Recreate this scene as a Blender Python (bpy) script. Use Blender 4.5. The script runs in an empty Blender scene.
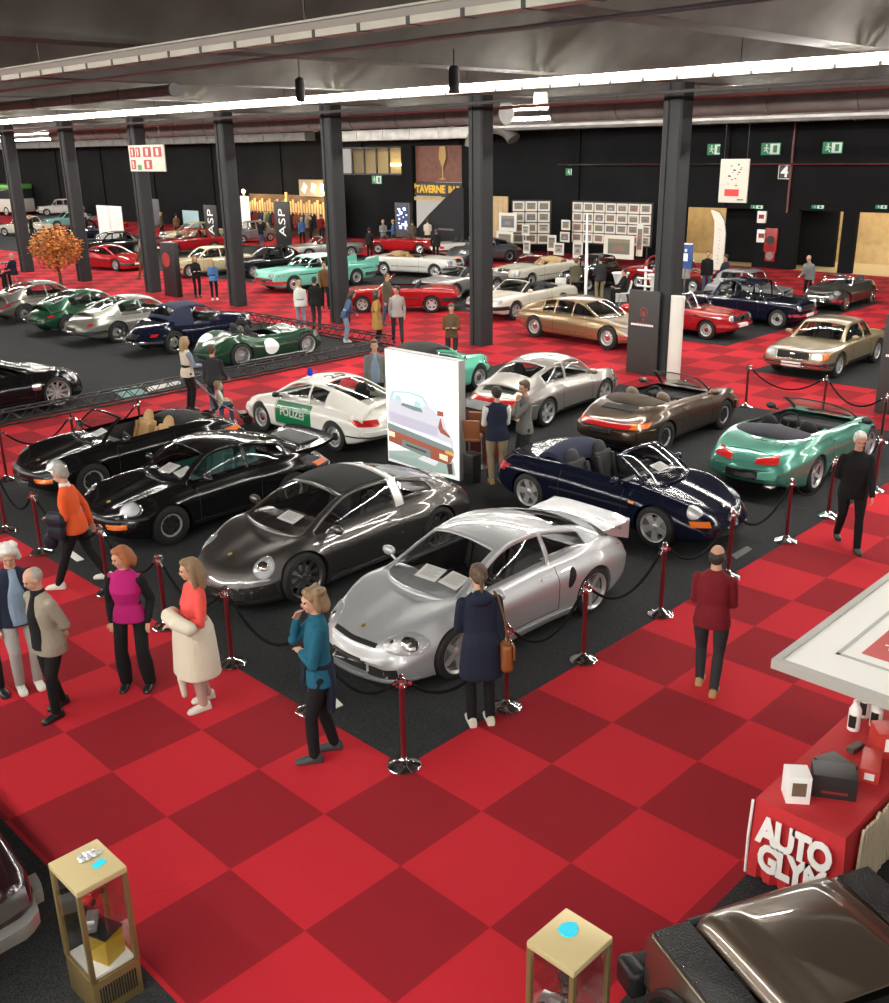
import bpy, bmesh, math, random
import numpy as np
from mathutils import Vector, Matrix
from mathutils.bvhtree import BVHTree
from math import pi, sin, cos, radians, sqrt
random.seed(7)
SC = bpy.context.scene
COL = SC.collection
# ---------------------------------------------------------------- camera geometry (metres; X, Y follow the carpet grid)
CAMZ = 5.6
FPX = 990.247
CM = np.array([[0.7003900574, -0.7136099385, -0.0146497800],
               [-0.2480470088, -0.2241037766, -0.9424702500],
               [0.6692730766, 0.6637306331, -0.3339688600]])
GX, GY = 5.502, 4.045            # a corner of the 1 m carpet tiles

def G(px, py, z=0.0):
    """where the sight line through a photo pixel meets the horizontal plane at height z"""
    d = np.array([(px - 444.5) / FPX, (py - 501.5) / FPX, 1.0]) @ CM
    t = (z - CAMZ) / d[2]
    return Vector((d[0] * t, d[1] * t, z))

def WX(px, py, X):
    """where the sight line meets the vertical plane x = X (the back wall)"""
    d = np.array([(px - 444.5) / FPX, (py - 501.5) / FPX, 1.0]) @ CM
    t = X / d[0]
    return Vector((X, d[1] * t, CAMZ + d[2] * t))

def yaw_to_cam(p):
    return math.atan2(-p[1], -p[0])

# ---------------------------------------------------------------- materials
MATS = {}
def mat(name, col=(0.5, 0.5, 0.5), rough=0.5, metal=0.0, coat=0.0, spec=0.5, emit=None, es=0.0, bump=0.0, bscale=60.0, vary=0.0, vscale=8.0):
    if name in MATS: return MATS[name]
    m = bpy.data.materials.new(name); m.use_nodes = True
    nt = m.node_tree; b = nt.nodes['Principled BSDF']
    b.inputs['Base Color'].default_value = (*col, 1)
    b.inputs['Roughness'].default_value = rough
    b.inputs['Metallic'].default_value = metal
    b.inputs['Coat Weight'].default_value = coat
    b.inputs['Coat Roughness'].default_value = 0.03
    b.inputs['Specular IOR Level'].default_value = spec
    if emit:
        b.inputs['Emission Color'].default_value = (*emit, 1); b.inputs['Emission Strength'].default_value = es
    if bump or vary:
        tc = nt.nodes.new('ShaderNodeTexCoord')
        n = nt.nodes.new('ShaderNodeTexNoise'); n.inputs['Scale'].default_value = bscale if bump else vscale
        n.inputs['Detail'].default_value = 4
        nt.links.new(tc.outputs['Object'], n.inputs['Vector'])
        if bump:
            bp = nt.nodes.new('ShaderNodeBump'); bp.inputs['Strength'].default_value = bump; bp.inputs['Distance'].default_value = 0.02
            nt.links.new(n.outputs['Fac'], bp.inputs['Height']); nt.links.new(bp.outputs['Normal'], b.inputs['Normal'])
        if vary:
            n2 = nt.nodes.new('ShaderNodeTexNoise'); n2.inputs['Scale'].default_value = vscale; n2.inputs['Detail'].default_value = 5
            nt.links.new(tc.outputs['Object'], n2.inputs['Vector'])
            r = nt.nodes.new('ShaderNodeValToRGB')
            r.color_ramp.elements[0].position = 0.3; r.color_ramp.elements[1].position = 0.7
            r.color_ramp.elements[0].color = (*[c * (1 - vary) for c in col], 1)
            r.color_ramp.elements[1].color = (*[min(1, c * (1 + vary)) for c in col], 1)
            nt.links.new(n2.outputs['Fac'], r.inputs['Fac']); nt.links.new(r.outputs['Color'], b.inputs['Base Color'])
    MATS[name] = m
    return m

def glass(name, tint=0.5, col=(1, 1, 1)):
    if name in MATS: return MATS[name]
    m = bpy.data.materials.new(name); m.use_nodes = True
    nt = m.node_tree; nt.nodes.clear()
    o = nt.nodes.new('ShaderNodeOutputMaterial'); mx = nt.nodes.new('ShaderNodeMixShader')
    t = nt.nodes.new('ShaderNodeBsdfTransparent'); g = nt.nodes.new('ShaderNodeBsdfGlossy'); f = nt.nodes.new('ShaderNodeLayerWeight'); pw = nt.nodes.new('ShaderNodeMath'); ad = nt.nodes.new('ShaderNodeMath')
    t.inputs['Color'].default_value = (*[tint * c for c in col], 1)
    g.inputs['Roughness'].default_value = 0.03; g.inputs['Color'].default_value = (0.9, 0.92, 0.93, 1)
    f.inputs['Blend'].default_value = .5; pw.operation = 'POWER'; pw.inputs[1].default_value = 4.5; ad.operation = 'MULTIPLY_ADD'; ad.inputs[1].default_value = .9; ad.inputs[2].default_value = .045
    nt.links.new(f.outputs['Facing'], pw.inputs[0]); nt.links.new(pw.outputs[0], ad.inputs[0]); nt.links.new(ad.outputs[0], mx.inputs[0]); nt.links.new(t.outputs[0], mx.inputs[1]); nt.links.new(g.outputs[0], mx.inputs[2])
    nt.links.new(mx.outputs[0], o.inputs['Surface'])
    MATS[name] = m
    return m

def paint(name, col, metal=0.0, rough=0.35):
    return mat('paint ' + name, col, rough if metal > .25 else .13, metal, coat=1.0 if metal > .25 else 0.0)

M_CHROME = mat('chrome', (0.82, 0.82, 0.82), 0.08, 1.0)
M_STEEL = mat('polished steel', (0.7, 0.69, 0.67), 0.22, 1.0)
M_ALLOY = mat('silver alloy', (0.50, 0.50, 0.50), 0.35, 0.5)
M_LIP_ = mat('polished wheel lip', (0.55, 0.55, 0.54), 0.25, 0.5)
M_DKALLOY = mat('dark alloy', (0.17, 0.17, 0.175), 0.3, 0.8)
M_TYRE = mat('tyre rubber', (0.012, 0.012, 0.012), 0.75)
M_BLACK = mat('black plastic', (0.012, 0.012, 0.013), 0.45)
M_MATBLACK = mat('flat black', (0.008, 0.008, 0.008), 0.85)
M_CABIN = mat('dark cabin trim', (0.016, 0.016, 0.018), 0.7)
M_GLASS = glass('car window glass', 0.80)
M_CLEAR = glass('clear glass', 0.93)
M_LAMP = mat('headlamp glass', (0.50, 0.52, 0.55), 0.10, 0.55, coat=1.0, bump=0.5, bscale=55)
M_RED = mat('red tail lens', (0.45, 0.012, 0.012), 0.15, coat=1.0)
M_AMBER = mat('amber lens', (0.75, 0.16, 0.01), 0.2, coat=1.0)
M_WHITE = mat('white paper', (0.86, 0.86, 0.84), 0.6)
M_GOLD = mat('gold badge', (0.65, 0.45, 0.12), 0.3, 0.9)
M_PLATE = mat('plate black', (0.015, 0.012, 0.012), 0.4)

# ---------------------------------------------------------------- object helpers
def link(o, parent=None):
    COL.objects.link(o)
    if parent is not None: o.parent = parent
    return o

def tag(o, label=None, cat=None, group=None, kind=None):
    if label: o['label'] = label
    if cat: o['category'] = cat
    if group: o['group'] = group
    if kind: o['kind'] = kind
    return o

def empty(name, loc=(0, 0, 0), rz=0.0, label=None, cat=None, group=None):
    o = bpy.data.objects.new(name, None); link(o)
    o.location = loc; o.rotation_euler = (0, 0, rz); o.empty_display_size = 0.1
    return tag(o, label, cat, group)

def smooth(me, ang=40):
    me.shade_smooth()
    me.set_sharp_from_angle(angle=radians(ang))

class MB:
    """collects shapes and links them as one mesh object"""
    def __init__(s): s.v = []; s.f = []; s.m = []
    def add(s, vs, fs, mi=0):
        o = len(s.v); s.v += [tuple(v) for v in vs]; s.f += [tuple(i + o for i in f) for f in fs]; s.m += [mi] * len(fs)
    def box(s, c, d, rot=None, mi=0, bev=0.0, taper=1.0):
        x, y, z = d[0] / 2, d[1] / 2, d[2] / 2
        if bev <= 0:
            vs = [Vector((sx * x * (taper if sz > 0 else 1), sy * y * (taper if sz > 0 else 1), sz * z)) for sx in (-1, 1) for sy in (-1, 1) for sz in (-1, 1)]
            fs = [(0, 1, 3, 2), (4, 6, 7, 5), (0, 4, 5, 1), (2, 3, 7, 6), (0, 2, 6, 4), (1, 5, 7, 3)]
        else:
            bm = bmesh.new(); bmesh.ops.create_cube(bm, size=1)
            for v in bm.verts:
                k = taper if v.co.z > 0 else 1
                v.co = Vector((v.co.x * d[0] * k, v.co.y * d[1] * k, v.co.z * d[2]))
            bmesh.ops.bevel(bm, geom=bm.edges[:], offset=min(bev, min(d) * 0.45), segments=3 if bev > 0.02 else 2, affect='EDGES', profile=0.6)
            bm.verts.index_update()
            vs = [v.co.copy() for v in bm.verts]; fs = [[v.index for v in f.verts] for f in bm.faces]; bm.free()
        if rot is not None: vs = [rot @ v for v in vs]
        c = Vector(c); s.add([v + c for v in vs], fs, mi); return s
    def tube(s, pts, r, n=8, mi=0, caps=True):
        pts = [Vector(p) for p in pts]; rs = r if isinstance(r, (list, tuple)) else [r] * len(pts)
        vs = []; prev = None
        for i, p in enumerate(pts):
            t = (pts[min(i + 1, len(pts) - 1)] - pts[max(i - 1, 0)])
            if t.length < 1e-9: t = Vector((0, 0, 1))
            t.normalize()
            if prev is None:
                a = Vector((0, 0, 1)) if abs(t.z) < 0.9 else Vector((1, 0, 0))
                u = t.cross(a).normalized()
            else:
                u = (prev - t * prev.dot(t)).normalized()
            prev = u; w = t.cross(u)
            vs += [p + (u * cos(2 * pi * k / n) + w * sin(2 * pi * k / n)) * rs[i] for k in range(n)]
        fs = [(i * n + k, i * n + (k + 1) % n, (i + 1) * n + (k + 1) % n, (i + 1) * n + k) for i in range(len(pts) - 1) for k in range(n)]
        if caps: fs += [tuple(range(n))[::-1], tuple((len(pts) - 1) * n + k for k in range(n))]
        s.add(vs, fs, mi); return s
    def lathe(s, prof, n=24, c=(0, 0, 0), axis='z', mi=0, cap=True):
        vs = []; c = Vector(c)
        for r, h in prof:
            for k in range(n):
                a = 2 * pi * k / n
                p = (r * cos(a), r * sin(a), h)
                if axis == 'y': p = (p[0], p[2], -p[1])
                elif axis == 'x': p = (p[2], p[0], p[1])
                vs.append(c + Vector(p))
        fs = [(i * n + k, i * n + (k + 1) % n, (i + 1) * n + (k + 1) % n, (i + 1) * n + k) for i in range(len(prof) - 1) for k in range(n)]
        if cap and prof[0][0] > 1e-4: fs.append(tuple(range(n))[::-1])
        if cap and prof[-1][0] > 1e-4: fs.append(tuple((len(prof) - 1) * n + k for k in range(n)))
        s.add(vs, fs, mi); return s
    def ell(s, c, r, n=12, m=8, rot=None, mi=0):
        c = Vector(c); vs = [Vector((0, 0, -r[2]))]
        for i in range(1, m):
            a = -pi / 2 + pi * i / m
            vs += [Vector((r[0] * cos(a) * cos(2 * pi * k / n), r[1] * cos(a) * sin(2 * pi * k / n), r[2] * sin(a))) for k in range(n)]
        vs.append(Vector((0, 0, r[2])))
        fs = [(0, 1 + (k + 1) % n, 1 + k) for k in range(n)]
        fs += [(1 + i * n + k, 1 + i * n + (k + 1) % n, 1 + (i + 1) * n + (k + 1) % n, 1 + (i + 1) * n + k) for i in range(m - 2) for k in range(n)]
        t = len(vs) - 1; b = 1 + (m - 2) * n
        fs += [(t, b + k, b + (k + 1) % n) for k in range(n)]
        if rot is not None: vs = [rot @ v for v in vs]
        s.add([v + c for v in vs], fs, mi); return s
    def prism(s, poly, z0, z1, mi=0, M=None):
        """extrude a 2-D outline from z0 to z1; M optionally maps to 3-D"""
        n = len(poly)
        vs = [Vector((p[0], p[1], z0)) for p in poly] + [Vector((p[0], p[1], z1)) for p in poly]
        if M is not None: vs = [M @ v for v in vs]
        fs = [tuple(range(n))[::-1], tuple(range(n, 2 * n))] + [(k, (k + 1) % n, n + (k + 1) % n, n + k) for k in range(n)]
        s.add(vs, fs, mi); return s
    def mesh(s, name, mats, ang=40):
        me = bpy.data.meshes.new(name); me.from_pydata(s.v, [], s.f)
        for m in (mats if isinstance(mats, (list, tuple)) else [mats]): me.materials.append(m)
        if any(s.m): me.polygons.foreach_set('material_index', s.m)
        me.update(); bm = bmesh.new(); bm.from_mesh(me); bmesh.ops.recalc_face_normals(bm, faces=bm.faces); bm.to_mesh(me); bm.free()
        smooth(me, ang); return me
    def build(s, name, mats, parent=None, ang=40, loc=None):
        o = bpy.data.objects.new(name, s.mesh(name, mats, ang)); link(o, parent)
        if loc is not None: o.location = loc
        return o

def text_mesh(txt, size, depth=0.004, bold=0.0, spacing=1.0, align='CENTER'):
    """mesh data of a line of lettering lying in the xy plane"""
    cu = bpy.data.curves.new('t', 'FONT'); cu.body = txt; cu.size = size; cu.extrude = depth / 2; cu.align_x = align; cu.align_y = 'CENTER'
    cu.offset = bold; cu.space_character = spacing; cu.resolution_u = 3
    o = bpy.data.objects.new('t', cu); COL.objects.link(o)
    dg = bpy.context.evaluated_depsgraph_get(); me = bpy.data.meshes.new_from_object(o.evaluated_get(dg))
    vs = [v.co.copy() for v in me.vertices]; fs = [list(p.vertices) for p in me.polygons]
    bpy.data.objects.remove(o); bpy.data.curves.remove(cu); bpy.data.meshes.remove(me)
    return vs, fs

def text(mb, txt, size, M, depth=0.004, bold=0.0, mi=0, spacing=1.0, align='CENTER', sx=1.0, sy=1.0):
    vs, fs = text_mesh(txt, size, depth, bold, spacing, align)
    mb.add([M @ Vector((v.x * sx, v.y * sy, v.z)) for v in vs], fs, mi)

def frame_mat(origin, xdir, ydir):
    x = Vector(xdir).normalized(); y = Vector(ydir).normalized(); z = x.cross(y)
    return Matrix(((x.x, y.x, z.x, origin[0]), (x.y, y.y, z.y, origin[1]), (x.z, y.z, z.z, origin[2]), (0, 0, 0, 1)))

def evaluated(obj):
    dg = bpy.context.evaluated_depsgraph_get(); dg.update()
    return bpy.data.meshes.new_from_object(obj.evaluated_get(dg))

def copy_tree(o, parent=None):
    c = o.copy(); COL.objects.link(c)
    if parent is not None: c.parent = parent
    for ch in list(o.children): copy_tree(ch, c)
    return c
LED_E = 212.0; EXPOSURE = 0.0; WORLD_E = 0.55
# ================================================================ cars
def interp(pts):
    pts = sorted(pts); xs = [p[0] for p in pts]; ys = [p[1] for p in pts]; n = len(xs)
    d = [(ys[i + 1] - ys[i]) / (xs[i + 1] - xs[i]) for i in range(n - 1)]
    m = [d[0]] + [0 if d[i - 1] * d[i] <= 0 else 2 * d[i - 1] * d[i] / (d[i - 1] + d[i]) for i in range(1, n - 1)] + [d[-1]]
    def f(x):
        if x <= xs[0]: return ys[0]
        if x >= xs[-1]: return ys[-1]
        i = 0
        while x > xs[i + 1]: i += 1
        h = xs[i + 1] - xs[i]; t = (x - xs[i]) / h
        return (2*t**3-3*t*t+1)*ys[i] + (t**3-2*t*t+t)*h*m[i] + (-2*t**3+3*t*t)*ys[i+1] + (t**3-t*t)*h*m[i+1]
    return f

def catrom(P, ts):
    P = [Vector(p) for p in P]; out = []
    for t in ts:
        i = min(int(t), len(P) - 2); u = t - i
        p1, p2 = P[i], P[i + 1]
        p0 = P[i - 1] if i > 0 else p1 * 2 - p2
        p3 = P[i + 2] if i + 2 < len(P) else p2 * 2 - p1
        out.append(0.5 * (2*p1 + (p2-p0)*u + (2*p0-5*p1+4*p2-p3)*u*u + (3*p1-p0-3*p2+p3)*u**3))
    return out

def sstep(a, b, x):
    t = min(1, max(0, (x - a) / (b - a))); return t * t * (3 - 2 * t)

def body_shell(S):
    xf, xr, W, hb = S['xf'], S['xr'], S['W'], S['wb'] / 2
    top, sh, cr, hw, bot = (interp(S[k]) for k in ('top', 'sh', 'cr', 'hw', 'bot'))
    N = 58; verts = []; K = 0
    rf, rr = S.get('rf', .16), S.get('rr', .16)
    for i in range(N):
        t = i / (N - 1); t = 0.55 * t + 0.45 * (0.5 - 0.5 * cos(pi * t)); x = xr + (xf - xr) * t
        w, zb, zs, zc, zt = W * hw(x), bot(x), sh(x), cr(x), top(x); h = zs - zb
        k6 = S.get('k6', .93)
        half = [(0, zb), (.45*w, zb), (.82*w, zb), (.945*w, zb+.05*h), (.985*w, zb+.22*h), (w, zb+.52*h), (w*.995, zb+.74*h), (w*(k6+.045), zb+.92*h), (w*k6, zs+.012),
                (.78*w, zc), (.55*w, zc*.5+zt*.5+.004), (.28*w, zt-.008), (0, zt)]
        ring = catrom([Vector((0, a, b)) for a, b in half], [q / 3 for q in range(3 * (len(half) - 1) + 1)])
        s = 1.0
        if xf - x < rf: s = sqrt(max(0, 1 - ((rf - (xf - x)) / rf) ** 2))
        if x - xr < rr: s = sqrt(max(0, 1 - ((rr - (x - xr)) / rr) ** 2))
        zm = zb + .5 * (zt - zb); pts = []
        for p in ring:
            y = p.y * (.86 + .14 * s); z = zm + (p.z - zm) * (.42 + .58 * s)
            bf = sstep(xf - 1.1, xf, x); br = sstep(xr + 1.1, xr, x); q = (y / W) ** 2
            xx = x - bf * (S.get('bowf', .22) * q + S.get('leanf', 0) * (z - zb)) + br * (S.get('bowr', .18) * q + S.get('leanr', 0) * (z - zb))
            pts.append((xx, y, z))
        full = pts + [(a, -b, c) for a, b, c in pts[-2:0:-1]]
        K = len(full); verts += full
    faces = [(i * K + k, i * K + (k + 1) % K, (i + 1) * K + (k + 1) % K, (i + 1) * K + k) for i in range(N - 1) for k in range(K)]
    faces += [tuple(range(K))[::-1], tuple((N - 1) * K + k for k in range(K))]
    mb = MB(); mb.add(verts, faces); return mb

def car_mesh_body(S, mats):
    """shell with wheel arches cut out and the cockpit opened; slots: paint, black"""
    me = body_shell(S).mesh('body', mats)
    o = bpy.data.objects.new('tmp', me); COL.objects.link(o)
    c = MB(); hb = S['wb'] / 2
    for sx, R in ((1, S['R']), (-1, S.get('Rr', S['R']))):
        Ra = R + S.get('gap', .035)
        for sy in (1, -1):
            a, b = sorted((sy * S['W'] * .55, sy * S['W'] * 1.3))
            c.lathe([(Ra, a), (Ra, b)], 44, (sx * hb, 0, R), axis='y')
    cm = c.mesh('cut', mats); co = bpy.data.objects.new('cut', cm); COL.objects.link(co)
    md = o.modifiers.new('b', 'BOOLEAN'); md.operation = 'DIFFERENCE'; md.object = co; md.solver = 'EXACT'
    res = evaluated(o)
    bpy.data.objects.remove(o); bpy.data.objects.remove(co)
    bm = bmesh.new(); bm.from_mesh(res)
    x0, x1 = S['pit']; yc = S['W'] * S.get('pitw', .74)
    dl = []
    for f in bm.faces:
        p = f.calc_center_median(); f.material_index = 0
        for sx, R in ((1, S['R']), (-1, S.get('Rr', S['R']))):
            if math.hypot(p.x - sx * hb, p.z - R) < R + S.get('gap', .035) + .002 and abs(p.y) > S['W'] * .54 and abs(p.y) < S['W'] * 1.05: f.material_index = 1
        if p.z < S.get('black', .2): f.material_index = 1
        if f.normal.z > .45 and x0 < p.x < x1 and abs(p.y) < yc and p.z > .5: dl.append(f)
    bmesh.ops.delete(bm, geom=dl, context='FACES')
    bm.to_mesh(res); bm.free(); smooth(res, 35)
    res.materials.clear()
    for m in mats: res.materials.append(m)
    return res

class Proj:
    """lays trim onto a car body by casting rays at it"""
    def __init__(s, me, S=None):
        s.S = S
        s.b = BVHTree.FromPolygons([v.co for v in me.vertices], [p.vertices for p in me.polygons])
    def hit(s, p, d):
        h = s.b.ray_cast(Vector(p), Vector(d).normalized(), 6.0)
        return h[0]
    def well(s, h, d):
        S = s.S
        if S is None or abs(d.y) < .8: return False
        return any(math.hypot(h.x - sx*S['wb']/2, h.z - R) < R + S.get('gap', .035) for sx, R in ((1, S['R']), (-1, S.get('Rr', S['R']))))
    def grid(s, mb, rows, d, off, mi=0, bulge=None, closed=False, cap=False):
        d = Vector(d).normalized(); n = len(rows[0]); idx = {}; vs = []; 
        for i, r in enumerate(rows):
            for j, p in enumerate(r):
                h = s.hit(Vector(p) - d * 2.5, d)
                if h is None or s.well(h, d): continue
                o = off + (bulge[i] if bulge else 0)
                idx[i, j] = len(vs); vs.append(h - d * o)
        if not vs: return
        md = sorted((v - Vector((0, 0, 0))).dot(d) for v in vs)[len(vs) // 2]
        fs = []
        for i in range(len(rows) - 1):
            for j in range(n if closed else n - 1):
                q = [(i, j), (i, (j + 1) % n), (i + 1, (j + 1) % n), (i + 1, j)]
                if all(k in idx for k in q):
                    z = [vs[idx[k]].dot(d) for k in q]
                    if max(z) - min(z) < .45: fs.append(tuple(idx[k] for k in q))
        if closed and cap and all((0, j) in idx for j in range(n)): fs.append(tuple(idx[0, j] for j in range(n)))
        # skirt back to the body
        from collections import Counter
        ec = Counter(tuple(sorted((f[k], f[(k + 1) % len(f)]))) for f in fs for k in range(len(f)))
        bd = [e for e, c in ec.items() if c == 1 and e[0] != e[1]]; nv = {}
        for e in bd:
            for k in e:
                if k not in nv: nv[k] = len(vs); vs.append(vs[k] + d * (off + .012))
        fs += [(a, b, nv[b], nv[a]) for a, b in bd]
        mb.add(vs, fs, mi)
    def quad(s, mb, a, b, c, e, d, off=.006, nu=10, nv=4, mi=0):
        a, b, c, e = map(Vector, (a, b, c, e))
        rows = [[(a.lerp(b, u / nu)).lerp(e.lerp(c, u / nu), v / nv) for u in range(nu + 1)] for v in range(nv + 1)]
        s.grid(mb, rows, d, off, mi)
    def line(s, mb, pts, w, d, off=.006, mi=0, n=14):
        """strip of width vector w along a polyline"""
        P = catrom(pts, [(len(pts) - 1) * k / (n - 1) for k in range(n)]) if len(pts) > 2 else [Vector(pts[0]).lerp(Vector(pts[1]), k / (n - 1)) for k in range(n)]
        w = Vector(w) / 2
        s.grid(mb, [[p - w for p in P], P, [p + w for p in P]], d, off, mi)
    def disc(s, mb, c, u, v, d, off=.006, bulge=0.0, mi=0, r0=0.0, n=22):
        c, u, v = Vector(c), Vector(u), Vector(v); rr = [max(r0, .02)] + [r0 + (1 - r0) * q for q in ((.15,.3,.45,.6,.75,.88,1.0) if r0 == 0 else (.35,.7,1.0))]
        rows = [[c + (u * cos(2 * pi * k / n) + v * sin(2 * pi * k / n)) * r for k in range(n)] for r in rr]
        s.grid(mb, rows, d, off, mi, [bulge * sqrt(max(0, 1 - r * r)) for r in rr], True, r0 == 0)

# ---------------------------------------------------------------- wheels
WHEELS = {}
def wheel_meshes(R, tw, style, rim_mat, rr=None):
    key = (R, tw, style, rim_mat.name, rr)
    if key in WHEELS: return WHEELS[key]
    r1 = rr or R * .66; h = tw / 2
    t = MB(); t.lathe([(r1, -h*.9), (r1+.01, -h), (R-.05, -h), (R-.012, -h*.85), (R, -h*.6), (R, h*.6), (R-.012, h*.85), (R-.05, h), (r1+.01, h), (r1, h*.9), (r1-.03, h*.6), (r1-.03, -h*.6), (r1, -h*.9)], 40, axis='y', cap=False)
    tm = t.mesh('tyre', M_TYRE)
    b = MB(); yo = h * .80
    b.lathe([(r1-.035, -h*.8), (r1-.03, h*.5), (r1-.022, yo), (r1-.004, h*.95), (r1+.006, h*.97), (r1+.004, h*.7)], 40, axis='y', cap=False)
    b.lathe([(.001, -.02), (r1*.62, -.02), (r1*.62, .0), (.001, .0)], 28, axis='y', mi=1)       # brake disc
    def spoke(a, r0, w0, ra, w1, y0, y1, th=.018, mi=0):
        ca, sa = cos(a), sin(a); vs = []
        for r, w, y in ((r0, w0, y0), (ra, w1, y1)):
            for dy in (0, -th):
                for sg in (-1, 1):
                    vs.append((r*ca - sg*w*sa, y + dy, r*sa + sg*w*ca))
        b.add(vs, [(0,1,5,4), (2,6,7,3), (0,4,6,2), (1,3,7,5), (0,2,3,1), (4,5,7,6)], mi)
    re = r1 - .02
    if style == 'fuchs':
        for k in range(5):
            a = 2*pi*k/5 + .3
            spoke(a, .05, .035, re*.55, .062, yo*.55, yo*.75, .03); spoke(a, re*.55, .062, re*.8, .045, yo*.75, yo*.8, .03); spoke(a, re*.8, .045, re, .05, yo*.8, yo*.85, .03)
        b.lathe([(.001, yo*.75), (.05, yo*.7), (.065, yo*.45), (.065, 0)], 20, axis='y', cap=False)
        b.lathe([(r1, yo*.9), (r1-.008, yo*1.0), (r1-.045, yo*.92), (r1-.055, yo*.7)], 40, axis='y', mi=1, cap=False)
    elif style in ('five', 'twist', 'cup'):
        tw_ = .16 if style == 'twist' else 0
        for k in range(5):
            a = 2*pi*k/5 + .2
            w = .032 if style != 'cup' else .045
            for q in range(4):
                f0, f1 = q/4, (q+1)/4
                spoke(a + tw_*f0**2, .055+(re-.055)*f0, w*(1.15-.25*f0), .055+(re-.055)*f1, w*(1.15-.25*f1), yo*(.75+.12*f0), yo*(.75+.12*f1), .03)
            if style == 'cup':
                for sg in (-.2, .2): spoke(a+sg*.9, .1, .012, re, .03, yo*.7, yo*.85, .02)
        b.lathe([(.001, yo*.85), (.04, yo*.82), (.07, yo*.6), (.07, 0)], 20, axis='y')
    elif style == 'ten':
        for k in range(10):
            a = 2*pi*k/10
            for sg in (-1, 1): spoke(a + sg*.07, .05, .010, re, .011, yo*.6, yo*.9, .022)
        b.lathe([(.001, yo*.75), (.04, yo*.72), (.06, yo*.5), (.06, 0)], 20, axis='y')
    elif style == 'wire':
        for k in range(28):
            a = 2*pi*k/28; sg = .18 if k % 2 else -.18
            ca, sa = cos(a), sin(a); c2, s2 = cos(a+sg), sin(a+sg)
            b.tube([(.045*ca, yo*.8, .045*sa), (re*c2, yo*.35, re*s2)], .0045, 4)
        b.lathe([(.001, yo*1.25), (.03, yo*1.22), (.045, yo*.8), (.05, 0)], 16, axis='y')
    else:        # pressed steel wheel with a hub cap
        b.lathe([(.001, yo*.85), (re*.3, yo*.9), (re*.46, yo*.78), (re*.5, yo*.55)], 32, axis='y', mi=2)
        b.lathe([(re*.45, yo*.5), (re*.62, yo*.62), (re*.8, yo*.35), (re, yo*.3)], 32, axis='y', cap=False)
        for k in range(10): spoke(2*pi*k/10, re*.70, .012, re*.84, .012, yo*.52, yo*.42, .012, 3)
    rm = b.mesh('rim', [rim_mat, M_LIP_, M_CHROME, M_MATBLACK])
    WHEELS[key] = (tm, rm); return tm, rm

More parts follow.
